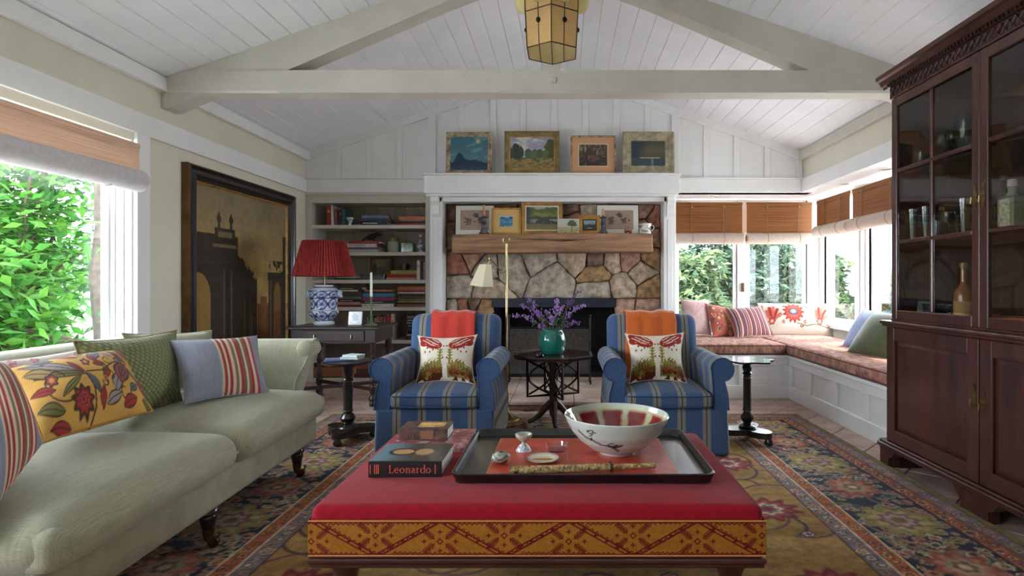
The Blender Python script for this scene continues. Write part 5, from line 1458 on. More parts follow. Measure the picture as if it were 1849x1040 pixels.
def horses(seed, c1, c2):
    def fn(U, V):
        img = np.zeros(U.shape + (3,)); img[:] = C(164, 142, 122); img *= (1 + .16 * (fbm(U * 5, V * 7, seed) - .5))[..., None]
        rr = random.Random(seed)
        for cx, cy, s in ((.28, .5, .16), (.70, .52, .13), (.56, .76, .08)):
            for k in range(26): flower(img, U, V, cx + rr.gauss(0, s * .45), cy + rr.gauss(0, s * .6), rr.uniform(.02, .05), rr.choice([c1, c2, C(88, 66, 60)]), rr.choice([c1, C(110, 84, 74)]), c2, 3, k)
            for k in range(4): stroke(img, U, V, [(cx - s * .4 + k * s * .28, cy - s * .5), (cx - s * .4 + k * s * .3, cy - s * 1.5)], .012, C(90, 66, 58))
        return img
    return fn
def seablue(U, V):
    img = mixc(C(60, 118, 142), C(80, 150, 176), V); put(img, (V > .82).astype(float), C(176, 186, 186)); put(img, ((V > .72) & (V < .86 + .05 * np.sin(U * 9))).astype(float) * (fbm(U * 6, V * 9, 2) > .45), C(44, 82, 150)); put(img, sst(.52, .62, fbm(U * 5, V * 10, 7)) * (V < .7), C(62, 92, 170)); put(img, sst(.6, .7, fbm(U * 7, V * 12, 17)) * (V < .6), C(130, 178, 190)); return img
def hills(U, V):
    img = mixc(C(150, 160, 160), C(176, 180, 176), V); trees_band(img, U, V, .86, .5, C(104, 112, 62), 2, 3); put(img, sst(.5, .6, fbm(U * 5 + V * 3, V * 6, 3)) * (V > .45) * (V < .84), C(134, 132, 66)); trees_band(img, U, V, .52, .22, C(70, 80, 66), 8, 8); put(img, ((V < .46) & (V > .3) & (fbm(U * 9, V * 9, 4) > .5)).astype(float), C(140, 146, 140)); put(img, (V < .27).astype(float), C(128, 116, 90)); put(img, ((V < .16)).astype(float) * (fbm(U * 4, V * 20, 6) > .45), C(148, 130, 74)); put(img, sst(.30, .0, U) * (V > .3), C(60, 70, 60)); return img
def lonetree(U, V):
    img = mixc(C(196, 186, 160), C(186, 192, 178), V); put(img, ((V < .45) & (V > .38)).astype(float), C(146, 156, 140)); put(img, (V < .36).astype(float), C(176, 160, 118))
    for x, y, w, h in ((.66, .72, .2, .1), (.6, .6, .16, .08), (.74, .58, .16, .08), (.66, .84, .12, .06)): put(img, ((((U - x) / w) ** 2 + ((V - y) / h) ** 2 + .6 * (fbm(U * 14, V * 14, 3) - .5)) < 1).astype(float), C(84, 88, 70))
    put(img, ((np.abs(U - .66) < .02) & (V < .6) & (V > .12)).astype(float), C(90, 78, 62)); put(img, ((fbm(U * 16, V * 16, 8) > .66) & (V < .34)).astype(float), C(120, 96, 66)); return img
def smallblue(U, V):
    img = mixc(C(120, 146, 176), C(166, 186, 206), V); put(img, (V < .5).astype(float), C(72, 84, 88)); trees_band(img, U, V, .5, .3, C(58, 66, 70), 4, 8)
    for x, h in ((.62, .82), (.78, .9), (.86, .7)): put(img, ((np.abs(U - x) < .07 * (h + .05 - V)) & (V > .3) & (V < h)).astype(float), C(40, 46, 44))
    put(img, ((np.abs(V - .15) < .05) & (U > .3) & (U < .7)).astype(float), C(168, 160, 130)); return img
ZS = 2.285
picture('small moonlit blue seascape in a worn wood frame, leftmost on the upper shelf', (806, 239, 888, 311), 6.02, moonlit, WORN, .045, zb=ZS)
picture('wide meadow and trees landscape in a bronze frame on the upper shelf', (911, 237, 1010, 311), 6.02, meadow, OLIVE, .05, lip=GILT, zb=ZS)
picture('dark interior scene with a peach mount, second from right on the upper shelf', (1030, 245, 1112, 311), 6.02, interior, WORN, .018, mat=M('peach_mount', (206, 158, 118), .85), mw=.065, lip=M('cream_slip', (214, 190, 150), .7), zb=ZS)
picture('dark nocturne in a broad silver frame, rightmost on the upper shelf', (1124, 238, 1217, 311), 6.02, nocturne, SILV, .085, lip=SILV, zb=ZS)
ZM = 1.640
MOUNT = M('white_mount', (222, 218, 206), .85)
picture('horse riders drawing in a white mount, left end of the timber mantel', (822, 370, 892, 422), 6.17, horses(3, C(86, 60, 56), C(92, 108, 128)), BLKF, .006, .012, mat=MOUNT, mw=.05, zb=ZM, tilt=.08)
picture('tiny blue sea painting with a broad cream gilt mount on the timber mantel', (888, 375, 940, 422), 6.11, seablue, GILT2, .022, .02, mat=M('gold_mount', (216, 182, 112), .6), mw=.066, zb=ZM, tilt=.08)
picture('green hillside landscape in a gold frame, centre of the timber mantel', (941, 364, 1016, 422), 6.14, hills, GILT, .045, lip=MOUNT, zb=ZM, tilt=.08)
picture('unframed little painting of a lone tree, leaning on the timber mantel', (1007, 395, 1046, 422), 6.05, lonetree, M('raw_panel', (150, 120, 86), .8), 0, .012, zb=ZM, name='small_painting')
picture('miniature blue landscape in a thick gold frame on the timber mantel', (1045, 389, 1084, 422), 6.08, smallblue, GILT2, .042, lip=BLKF, zb=ZM, tilt=.08)
picture('horse riders drawing in a white mount, right end of the timber mantel', (1077, 369, 1154, 422), 6.17, horses(9, C(110, 60, 70), C(72, 70, 72)), BLKF, .008, .012, mat=MOUNT, mw=.055, zb=ZM, tilt=.08)

# the big capriccio on the left wall
def capriccio(U, V):
    z = .50 + V * 1.44                                  # canvas height in metres
    n1 = .5 + 1.5 * (fbm(U * 3, V * 4, 2, 5) - .5); n2 = fbm(U * 5 + 3, V * 3, 9, 4)
    img = mixc(C(196, 156, 90), C(140, 124, 92), V * 1.1 - .1 + (n1 - .5)); put(img, sst(.48, .72, n2) * .7, C(116, 108, 84)); put(img, sst(.55, .75, n1) * sst(.95, .55, V) * .8, C(206, 168, 98)); put(img, sst(1.0, .8, V) * 0, C(0, 0, 0))
    ST, ST2, DK = C(62, 53, 44), C(122, 104, 78), C(42, 37, 34)
    def rect(u0, u1, z0, z1, c, s=.004): put(img, sst(u0 - s, u0 + s, U) * sst(u1 + s, u1 - s, U) * sst(z0 - s, z0 + s, z) * sst(z1 + s, z1 - s, z), c)
    rect(.62, .78, .3, .93, C(126, 78, 46)); rect(.66, .74, .3, 1.0, C(140, 92, 54))
    for k in range(6): rect(.635 + k * .025, .642 + k * .025, .5, .9, C(92, 54, 38))
    rect(-.01, .40, .3, 1.55, ST); rect(.19, .40, .3, 1.48, ST); rect(.17, .37, 1.48, 1.61, ST); rect(.155, .385, 1.44, 1.47, ST2); rect(.2, .34, 1.53, 1.58, ST2); rect(-.01, .18, 1.50, 1.55, C(64, 54, 42)); rect(-.01, .4, 1.30, 1.32, C(70, 58, 44))
    for u0 in (.21, .33):                               # urn statues
        rect(u0 - .012, u0 + .012, 1.6, 1.66, ST); put(img, ((((U - u0) / .022) ** 2 + ((z - 1.69) / .035) ** 2) < 1).astype(float), ST); rect(u0 - .008, u0 + .008, 1.71, 1.745, ST)
    top = 1.40 - (U - .39) * 1.15; put(img, ((U > .39) & (U < .62) & (z < np.maximum(top + .03 * np.floor((U * 25) % 2), 1.14))).astype(float), ST)
    for u0 in (.44, .52, .57): rect(u0 - .007, u0 + .007, 1.2, 1.4 - (u0 - .4) * .9, ST)
    for k, u0 in enumerate((.235, .255, .31, .33, .43, .47, .51, .55, .59)): rect(u0, u0 + .009, .3, 1.25 - .06 * k * (k > 3), ST2 if k % 2 else C(66, 56, 44))
    put(img, ((((U - .02) / .115) ** 2 + (np.maximum(z - .98, 0) / .24) ** 2 < 1) & (U > -1)).astype(float), C(150, 116, 62)); rect(-.01, .10, .3, .72, C(92, 66, 46))
    put(img, ((U > .29) & (U < .31) & (z < 1.2)).astype(float), DK)
    for u0 in (.47, .53): rect(u0, u0 + .012, .3, 1.0, C(96, 76, 48))
    rect(.76, 1.0, .3, 1.20, C(70, 58, 46)); rect(.75, 1.0, 1.16, 1.24, ST); put(img, (fbm(U * 30, z * 14, 4) > .5) * ((U > .77) & (z > 1.2) & (z < 1.36)), C(44, 42, 30)); rect(.955, 1.02, .3, 1.62, DK)
    put(img, ((((U - .88) / .05) ** 2 + (np.maximum(z - .98, 0) / .16) ** 2 < 1)).astype(float), C(132, 100, 58)); rect(.84, .93, .3, .85, C(116, 74, 46)); rect(.78, .80, .3, 1.16, C(112, 92, 64))
    put(img, sst(.62, .5, z) * .7, C(60, 46, 36)); return img * (1 + .16 * (fbm(U * 60, V * 60, 12, 2) - .5))[..., None]
bp_ = thing('large_painting', 'very large dark painting of classical ruins in a black and gold frame', 'painting', (XL, 5.02, .36))
pw, ph, pf = 1.67, 1.66, .14
def to_wall(mb): mb.v = [(.002 - y, x, z) for x, y, z in mb.v]; return mb   # face +x, left edge nearest the camera
def wall_frame(rings, nm, mt):
    m_ = frame_rings(MB(), pw, ph, rings); to_wall(m_).build(nm, mt, bp_, smooth=0)
EBON = M('ebony_frame', (30, 28, 32), .3, coat=.3)
wall_frame([(0, 0), (0, -.05), (.012, -.062), (.02, -.05)], 'gilt_edge', M('dark_gilt', (96, 66, 36), .4, metal=.5, var=.2, vs_=10))
wall_frame([(.018, -.045), (.03, -.06), (.045, -.05), (.062, -.05), (.078, -.062), (.10, -.05), (.112, -.03), (.118, -.028)], 'frame', EBON)
wall_frame([(.116, -.03), (.124, -.034), (.132, -.02), (.138, -.015)], 'sight_edge', GILT)
mb = MB(); grid_mesh(mb, lambda u, v: np.stack([-pw / 2 + .135 + (pw - .27) * u, np.full_like(u, -.016), .135 + (ph - .27) * v], -1), 230, 230)
U, V = uv(230, 230); to_wall(mb).build('canvas', OIL, bp_, col=capriccio(U, V), smooth=80)

# ================================================================ MANTEL ORNAMENTS
PEWTER = M('pewter', (96, 98, 104), .35, metal=.8, var=.2, vs_=12)
for px, lab, zt, col_ in ((874, 'pewter candlestick with tall orange candle at the left of the mantel', .115, (196, 130, 88)), (1089, 'pewter candlestick with short peach candle at the right of the mantel', .07, (210, 160, 120))):
    c = P(px, 422, 5.99); t = thing('candlestick', lab, 'candlestick', (c.x, 5.99, ZM - .002))
    MB().lathe([(.058, 0), (.056, .006), (.045, .02), (.04, .03), (.034, .045), (.026, .055), (.026, .10), (.03, .105), (.024, .12), (.024, .165), (.04, .172), (.044, .178), (.02, .182), (.018, .195)], n=20).build('stick', PEWTER, t, smooth=45)
    MB().lathe([(.013, .19), (.013, .195 + zt), (.006, .2 + zt)], n=12).build('candle', M('candle_%d' % px, col_, .6), t)
    MB().tube([(0, 0, .2 + zt), (.001, 0, .21 + zt)], .0015, 5).build('wick', IRON, t)
c = P(1134, 422, 6.0)
COP = M('copper', (206, 140, 110), .2, metal=.9)
sh_ = MB()
for k in range(7):
    a = k / 7 * PI; sh_.ball((c.x + .026 * math.cos(a), 6.0, ZM + .026 + .014 * math.sin(a)), .018, .03, .026, 10, 6)
tag(sh_.build('shell_ornament', COP), 'shiny copper scallop shell on the timber mantel', 'ornament')
c = P(1165, 422, 6.02); jg = thing('jug', 'small white jug with grey pattern, right end of the mantel', 'jug', (c.x, 6.02, ZM - .002))
pr = prof_fine([(.062, 0), (.066, .006), (.064, .03), (.062, .07), (.066, .10), (.073, .112), (.07, .112), (.058, .1), (.056, .01), (.0, .008)], 40)
U, V = np.meshgrid(np.arange(48) / 48, np.array([p[1] for p in pr]) / .11); im = np.zeros(U.shape + (3,)); im[:] = C(214, 210, 202); put(im, (fbm(U * 14, V * 4, 3) > .52) * (V > .15) * (V < .85) * .8, C(110, 106, 104))
MB().lathe(pr, n=48, cap=False).build('body', GLAZE, jg, col=im, smooth=50)
MB().tube([(.06, 0, .095), (.09, 0, .09), (.095, 0, .06), (.064, 0, .03)], .006, 6).build('handle', M('jug_white', (208, 204, 196), .25), jg)

# ================================================================ THINGS ON THE OTTOMAN
OZ_ = .474
tray = thing('tray', 'black lacquer tray with red leather inlay on the ottoman', 'tray', (.058, 2.0, OZ_ - .001))
tw, td = .414, .27
def rrect(w, d, r, n=5):
    pts = []
    for cx, cy, a0 in ((w - r, d - r, 0), (-w + r, d - r, 90), (-w + r, -d + r, 180), (w - r, -d + r, 270)):
        for k in range(n + 1):
            a = math.radians(a0 + 90 * k / n); pts.append((cx + r * math.cos(a), cy + r * math.sin(a)))
    return pts
MB().prism(rrect(tw - .006, td - .006, .03), 0, .008, 'xy').build('base', BLACK, tray)
V = []; n = len(rrect(tw, td, .03))
for w, z in ((-.008, 0), (-.002, .012), (.004, .030), (.0, .033), (-.006, .030), (-.012, .012), (-.016, .007)):
    V += [(x, y, z) for x, y in rrect(tw + w, td + w, .035)]
Fs = [(i * n + j, i * n + (j + 1) % n, (i + 1) * n + (j + 1) % n, (i + 1) * n + j) for i in range(6) for j in range(n)]
MB().add(V, Fs).build('rim', BLACK, tray, smooth=50)
MB().prism(rrect(.315, .21, .004, 2), .008, .0095, 'xy').build('gilt_line', M('tooled_gold', (176, 112, 62), .5), tray)
MB().prism(rrect(.309, .204, .004, 2), .009, .0102, 'xy').build('leather_inlay', M('red_leather', (176, 62, 42), .35, var=.15, vs_=14, coat=.25), tray)
TZ = OZ_ + .0095

bowl = thing('bowl', 'large white porcelain bowl painted with red and green, on the tray', 'bowl', (.188, 2.03, TZ))
bp1 = prof_fine([(.0, .006), (.05, .006), (.052, .0), (.062, .0), (.066, .008), (.10, .022), (.135, .05), (.163, .085), (.180, .118), (.187, .138), (.184, .141), (.176, .12), (.156, .085), (.128, .055), (.095, .03), (.0, .018)], 110)
nn = 150; zz = np.array([p[1] for p in bp1])[:, None] + np.zeros((1, nn)); rr2 = np.array([p[0] for p in bp1])[:, None] + np.zeros((1, nn)); aa = (np.arange(nn) / nn * 2 * PI)[None, :] + np.zeros((110, 1)); ins = (np.arange(110) / 110 > .69)[:, None] & np.ones((1, nn), bool)
im = np.zeros((110, nn, 3)); im[:] = C(192, 195, 186)
inn = mixc(C(172, 150, 84), C(206, 206, 190), fbm(aa * 3, zz * 30, 3)); inn = np.where(((zz > .122))[..., None], mixc(C(206, 216, 206), C(176, 172, 120), fbm(aa * 4, zz * 20, 6)), inn)
ph_ = np.abs(((aa * 10 / (2 * PI)) % 1) - .5); petal = sst(.40, .33, ph_ + .10 * (fbm(aa * 6, zz * 40, 8) - .5)) * sst(.118, .108, zz) * sst(.030, .036, zz); put(inn, petal, C(132, 36, 36)); put(inn, petal * sst(.5, .7, fbm(aa * 9, zz * 50, 2)), C(112, 26, 42))
im[ins] = inn[ins]
X_, Y_ = aa * .16, zz          # twig drawn on the outside facing the room
out = ~ins
for pts, w in (([(.60, .105), (.625, .085), (.655, .075), (.68, .062), (.71, .06), (.735, .05), (.75, .04)], .0032), ([(.655, .075), (.645, .092), (.66, .10)], .0022), ([(.70, .061), (.72, .072), (.745, .066)], .002), ([(.71, .06), (.745, .058), (.76, .064)], .004), ([(.64, .11), (.66, .118), (.67, .108), (.65, .104), (.64, .11)], .002), ([(.735, .05), (.745, .036)], .003)):
    d_ = np.full(X_.shape, 9.0); p = np.array(pts)
    for a, b in zip(p[:-1], p[1:]):
        ab = b - a; t_ = np.clip(((X_ - a[0]) * ab[0] + (Y_ - a[1]) * ab[1]) / (ab @ ab + 1e-9), 0, 1); d_ = np.minimum(d_, np.hypot(X_ - a[0] - t_ * ab[0], Y_ - a[1] - t_ * ab[1]))
    put(im, sst(w * 1.6, w * .5, d_) * out, C(42, 38, 42))
BOWLM = MV('bowl_glaze', .12, .5, var=.02, vs_=10, coat=.6)
MB().lathe(bp1, n=nn, cap=False, fr=lambda a, i: 1 + .022 * math.cos(2 * a + .6) * min(1, bp1[i][1] / .1)).build('body', BOWLM, bowl, col=im, smooth=60)

# three books
def book(label, loc, L, D, T, cover, rotz=0, name='book', flat=True, group=None, spine=None, cmesh=None, tilt=0.0, pages=PAPER):
    """flat: L along x, depth D along y (spine towards the camera), T high.  upright: T along x, L high"""
    t = thing(name, label, 'book', loc, rotz, group)
    c = .0035 if T > .03 else .0022
    if flat:
        m_ = MB().cbox(-L / 2, L / 2, 0, D, 0, c, .001).cbox(-L / 2, L / 2, 0, D, T - c, T, .001).cbox(-L / 2, L / 2, -.002, c, 0, T, .0012)
        p = MB().box(-L / 2 + .004, L / 2 - .004, c, D - .005, c, T - c)
    else:
        m_ = MB().cbox(-T / 2, -T / 2 + c, 0, D, 0, L, .001).cbox(T / 2 - c, T / 2, 0, D, 0, L, .001).cbox(-T / 2, T / 2, -.002, c, 0, L, .0012)
        p = MB().box(-T / 2 + c, T / 2 - c, c, D - .005, .003, L - .004)
        if tilt: t.rotation_euler[1] = tilt
    m_.build('cover', cover, t); p.build('pages', pages, t, smooth=0)
    return t
WPG = M('white_pages', (226, 224, 220), .7, var=.04, vs_=200, st=(.3, .3, 5))
b1 = book('thick art book with black spine and red title, front of the ottoman pile', (-.518, 1.795, OZ_ - .002), .238, .20, .052, M('black_cover', (24, 20, 22), .35, coat=.3), pages=WPG)
cov = MB(); grid_mesh(cov, lambda u, v: np.stack([-.119 + .238 * u, .002 + .198 * v, np.full_like(u, .0525)], -1), 60, 50)
def abstract_cover(U, V):               # plain stand-in: soft blue and dark brown with warm ovals
    img = mixc(C(58, 50, 44), C(112, 140, 150), sst(.62, .1, U + .15 * (fbm(U * 4, V * 4, 3) - .5))); put(img, sst(.62, .75, U), C(58, 50, 44)); put(img, sst(.62, .5, fbm(U * 5, V * 6, 8)) * (U > .55) * .5, C(92, 84, 60))
    for cx, cy, a, b, c in ((.36, .5, .2, .2, C(46, 34, 26)), (.36, .5, .15, .14, C(196, 150, 96)), (.66, .5, .13, .18, C(186, 146, 92))): put(img, sst(1.2, .8, ((U - cx) / a) ** 2 + ((V - cy) / b) ** 2), c)
    return img
U, V = uv(60, 50); cov.build('cover_print', MV('glossy_print', .3, .5, var=.03, coat=.4), b1, col=abstract_cover(U, V), smooth=80)
def text(s, size, loc, rot, mat, parent, ext=.0004, bold=False, width=None):
    cu = bpy.data.curves.new('lettering', 'FONT'); cu.body = s; cu.size = size; cu.align_x = 'CENTER'; cu.align_y = 'CENTER'; cu.extrude = ext; cu.resolution_u = 3
    o = bpy.data.objects.new('tmp', cu); COL.objects.link(o)
    dgp = bpy.context.evaluated_depsgraph_get(); me = bpy.data.meshes.new_from_object(o.evaluated_get(dgp)); bpy.data.objects.remove(o)
    if width:
        xs = [v.co.x for v in me.vertices]; k = width / (max(xs) - min(xs))
        for v in me.vertices: v.co.x *= k
    me.materials.clear(); me.materials.append(mat)
    q = obj('lettering', me, None, parent, loc); q.rotation_euler = rot; q['label'] = 'printed lettering'; return q
RL = M('red_print', (196, 84, 66), .5)
def serif_word(parent, mat, x0, zb, h, y):
    """L e o n a r d o in a bookish serif: thick stems, thin joins, small feet; h = capital height"""
    xh = h * .64; st = h * .13; th = h * .055; x = x0
    def bar(a, b, c, d): MB().box(a, b, y, y + .0006, c, d).build('letter_stroke', mat, parent, smooth=0)
    def bow(cx, cz, rx, rz, a0, a1, kx=st, kz=th, n=18):
        V = []; 
        for i in range(n + 1):
            a = math.radians(a0 + (a1 - a0) * i / n); c_, s_ = math.cos(a), math.sin(a)
            V += [(cx + rx * c_, y, cz + rz * s_), (cx + (rx - kx) * c_, y, cz + (rz - kz) * s_), (cx + rx * c_, y + .0006, cz + rz * s_), (cx + (rx - kx) * c_, y + .0006, cz + (rz - kz) * s_)]
        F_ = []
        for i in range(n):
            p = i * 4; F_ += [(p, p + 1, p + 5, p + 4), (p + 2, p + 6, p + 7, p + 3), (p, p + 4, p + 6, p + 2), (p + 1, p + 3, p + 7, p + 5)]
        MB().add(V, F_).build('letter_stroke', mat, parent, smooth=0)
    def foot(cx, z, w=.30): bar(cx - h * w / 2, cx + h * w / 2, z, z + th)
    r = xh / 2; g = h * .10
    bar(x + h * .08, x + h * .08 + st, zb, zb + h); foot(x + h * .14, zb + h - th); bar(x, x + h * .58, zb, zb + th); bar(x + h * .54, x + h * .58, zb, zb + h * .22); x += h * .58 + g      # L
    def o():
        nonlocal x
        bow(x + r, zb + r, r, r * 1.04, 0, 360); x += 2 * r + g
    bow(x + r * .92, zb + r, r * .92, r * 1.04, 20, 325); bar(x + st * .8, x + r * 1.8, zb + r, zb + r + th); x += 1.84 * r + g                                             # e
    o()
    bar(x + h * .08, x + h * .08 + st, zb, zb + xh); foot(x + h * .14, zb); bar(x, x + h * .12, zb + xh - th, zb + xh)                                                        # n
    bow(x + h * .36, zb + xh - h * .24, h * .22, h * .25, 0, 165); bar(x + h * .45, x + h * .45 + st, zb, zb + xh - h * .22); foot(x + h * .515, zb); x += h * .66 + g
    bow(x + h * .20, zb + h * .19, h * .20, h * .20, 60, 320); bar(x + h * .30, x + h * .30 + st, zb, zb + xh - h * .14); bow(x + h * .22, zb + xh - h * .16, h * .21, h * .17, 0, 170); foot(x + h * .42, zb, .16); x += h * .48 + g   # a
    bar(x + h * .08, x + h * .08 + st, zb, zb + xh); foot(x + h * .14, zb); bar(x, x + h * .12, zb + xh - th, zb + xh); bow(x + h * .33, zb + xh - h * .18, h * .16, h * .18, 60, 165); x += h * .44 + g   # r
    bow(x + r * .95, zb + r, r * .95, r * 1.04, 50, 310); bar(x + r * 1.5, x + r * 1.5 + st, zb, zb + h * 1.06); foot(x + r * 1.72, zb, .2); bar(x + r * 1.2, x + r * 1.55, zb + h * 1.06 - th, zb + h * 1.06); x += 1.9 * r + g   # d
    o(); return x
serif_word(b1, RL, -.052, .0145, .0255, -.0028)
for x in (-.112, -.098, -.092, -.086, .098): MB().box(x - .0015, x + .0015, -.0027, -.002, .012, .042).build('spine_print', RL, b1)
b2 = book('large rose paisley patterned book lying under the small dark book', (-.50, 2.055, OZ_ - .002), .285, .20, .036, M('rose_paisley_cover', (150, 74, 84), .5, var=.3, vs_=40, c2=(186, 140, 140)), rotz=.02, pages=WPG)
cov = MB(); grid_mesh(cov, lambda u, v: np.stack([-.1425 + .285 * u, .002 + .198 * v, np.full_like(u, .0365)], -1), 60, 50)
def pais(U, V):
    img = np.zeros(U.shape + (3,)); img[:] = C(150, 72, 84); rr = random.Random(5)
    for k in range(70): flower(img, U * 1.4, V, rr.uniform(0, 1.4), rr.random(), rr.uniform(.04, .1), rr.choice([C(196, 150, 140), C(120, 40, 54), C(206, 160, 120)]), rr.choice([C(170, 60, 70), C(214, 190, 170), C(110, 60, 80)]), C(206, 170, 140), 7, k)
    return img
cov.build('cover_print', MATS['glossy_print'], b2, col=pais(U, V), smooth=80)
b3 = book('small dark brown book on top of the rose patterned book', (-.535, 2.09, OZ_ + .0345), .185, .125, .042, M('brown_cover', (62, 46, 42), .5, var=.3, vs_=30, c2=(90, 66, 56)), pages=WPG)
MB().box(-.01, .04, -.0032, -.002, .006, .036).build('spine_label', M('spine_label', (138, 92, 66), .6), b3)
for k in range(5): MB().box(-.085 + k * .011, -.080 + k * .011, -.0030, -.002, .008, .034).build('spine_print', M('dull_red_print', (120, 62, 58), .6), b3)
MB().box(-.03, .07, .03, .1, .042, .0428).build('cover_picture', M('cover_picture', (176, 140, 84), .5, var=.3, vs_=18), b3)

gb = thing('goblet', 'tiny stemmed china cup with blue foot on the tray', 'cup', (-.1475, 2.01, TZ)); gb.location = P(946, 816, 2.07)[:2] + (TZ,) if False else (-.152, 2.045, TZ)
MB().lathe(prof_fine([(.027, 0), (.028, .003), (.018, .018), (.008, .028), (.009, .034), (.022, .042), (.03, .052), (.032, .062), (.029, .062), (.02, .046), (0, .042)], 40), n=30, cap=False).build('cup', M('celadon_glaze', (176, 172, 154), .2, coat=.4), gb, smooth=60)
MB().lathe([(.0285, .0), (.0285, .003), (.0185, .018), (.0125, .024)], n=30, cap=False).build('blue_foot', M('blue_foot', (120, 132, 178), .2, var=.35, vs_=160, c2=(196, 200, 212)), gb, smooth=60)
MB().lathe([(.0, .002), (.036, .002), (.04, .006), (.043, .026), (.041, .026), (.037, .008), (.0, .006)], n=32, cap=False).build('glass_dish', glass_mat('clear_glass', (250, 246, 246), 1.7), loc=(-.03, 2.045, TZ), smooth=60)
tag(bpy.data.objects['glass_dish'], 'small round clear glass dish on the tray', 'dish')
pm = prof_fine([(.0, .003), (.03, .003), (.044, .007), (.056, .011), (.057, .013), (.044, .010), (.03, .007), (.0, .0065)], 50)
rrp = np.array([p[0] for p in pm])[:, None] + np.zeros((1, 60)); ap = (np.arange(60) / 60 * 2 * PI)[None, :] + np.zeros((50, 1)); im = np.zeros((50, 60, 3)); im[:] = C(214, 200, 168); put(im, (np.abs(rrp - .054) < .0016).astype(float), C(70, 66, 84)); put(im, (np.abs(rrp - .047) < .001).astype(float), C(120, 110, 110))
put(im, ((((rrp * np.cos(ap)) / .036) ** 2 + ((rrp * np.sin(ap) + .004) / .012) ** 2) < 1).astype(float), C(166, 88, 50)); put(im, (((rrp * np.cos(ap) + .004) / .024) ** 2 + ((rrp * np.sin(ap) + .01) / .006) ** 2 < 1).astype(float), C(198, 140, 80))
tag(MB().lathe(pm, n=60, cap=False).build('saucer', BOWLM, loc=(-.076, 1.925, TZ), col=im, smooth=60), 'small cream saucer painted with a reddish fish shape, on the tray', 'saucer')
st_ = MB().ball((0, 0, .021), .034, .026, .021, 24, 16); zz = np.array([v for v in st_.v]); s_ = (zz[:, 0] * 14 + zz[:, 2] * 30 + zz[:, 1] * 20 * np.sin(zz[:, 0] * 60)); kk = (np.floor(s_ * 6) % 3).astype(int)
colr = np.array([C(150, 152, 140), C(58, 60, 56), C(190, 184, 168)])[kk]
so_ = tag(st_.build('banded_stone', MV('banded_agate', .25, .5, var=.15, vs_=40, coat=.3), loc=(-.22, 1.90, TZ), col=colr, rotz=.5, smooth=70), 'polished stone with grey and cream bands, left side of the tray', 'ornament')

# carved bone baton lying along the front of the tray
cv = thing('carved_sword', 'short sword in a carved ivory-coloured scabbard lying across the tray', 'sword', (.0, 1.805, TZ))
BONE = M('carved_bone', (120, 96, 60), .5, var=.35, vs_=70, c2=(164, 134, 88), bump=.8, bs=110)
a, b = Vector((-.178, -.015, .013)), Vector((.26, .026, .014))
dv = (b - a).normalized()
MB().tube([a, a + dv * .02, a + dv * .2, a + dv * .33], [.011, .0125, .0125, .0115], 16).build('scabbard', BONE, cv)
MB().tube([a + dv * .33, a + dv * .48], [.0095, .0085], 14).build('grip', BONE, cv)
k0 = a + dv * .33; MB().tube([k0 - dv * .003, k0 + dv * .004], .019, 18).build('guard', M('dark_guard', (70, 58, 42), .4, metal=.6), cv)
for t in (.012, .02, .29): MB().tube([a + dv * t, a + dv * (t + .004)], .0137, 14).build('collar_ring', BONE, cv)

# ================================================================ ON THE TABLES
# green vase with salvia on the octagonal table
vz = .547
va = thing('vase', 'glossy teal green round vase on the octagonal table', 'vase', (-.10, 4.36, vz))
MB().lathe(prof_fine([(.0, .004), (.07, .004), (.075, .0), (.082, .003), (.098, .03), (.107, .075), (.106, .12), (.095, .16), (.082, .182), (.08, .19), (.086, .197), (.084, .2), (.074, .196), (.072, .18), (.085, .15), (.09, .1), (.0, .05)], 60), n=40, cap=False).build('body', M('teal_glaze', (20, 110, 92), .15, var=.12, vs_=8, coat=.7), va, smooth=60)
fl = thing('flower_bunch', 'loose bunch of purple salvia with green leaves in the teal vase', 'flowers', (-.10, 4.36, vz + .10))
PUR = [M('salvia_%d' % i, c_, .8, var=.2, vs_=60) for i, c_ in enumerate(((126, 84, 148), (150, 112, 172), (104, 64, 124)))]
STEM = M('stem_green', (86, 112, 56), .7, var=.2, vs_=30)
LEAF = leaf_mat('flower_leaf', (78, 122, 48), .3)
rf = random.Random(6)
tips = [(925, 566, -.05), (948, 532, .02), (968, 560, -.06), (985, 560, .04), (1006, 540, .0), (1018, 552, -.04), (1046, 523, .05), (1056, 548, .0), (1046, 580, -.05), (996, 572, -.08), (940, 548, .06), (972, 588, -.09), (1030, 568, .07)]
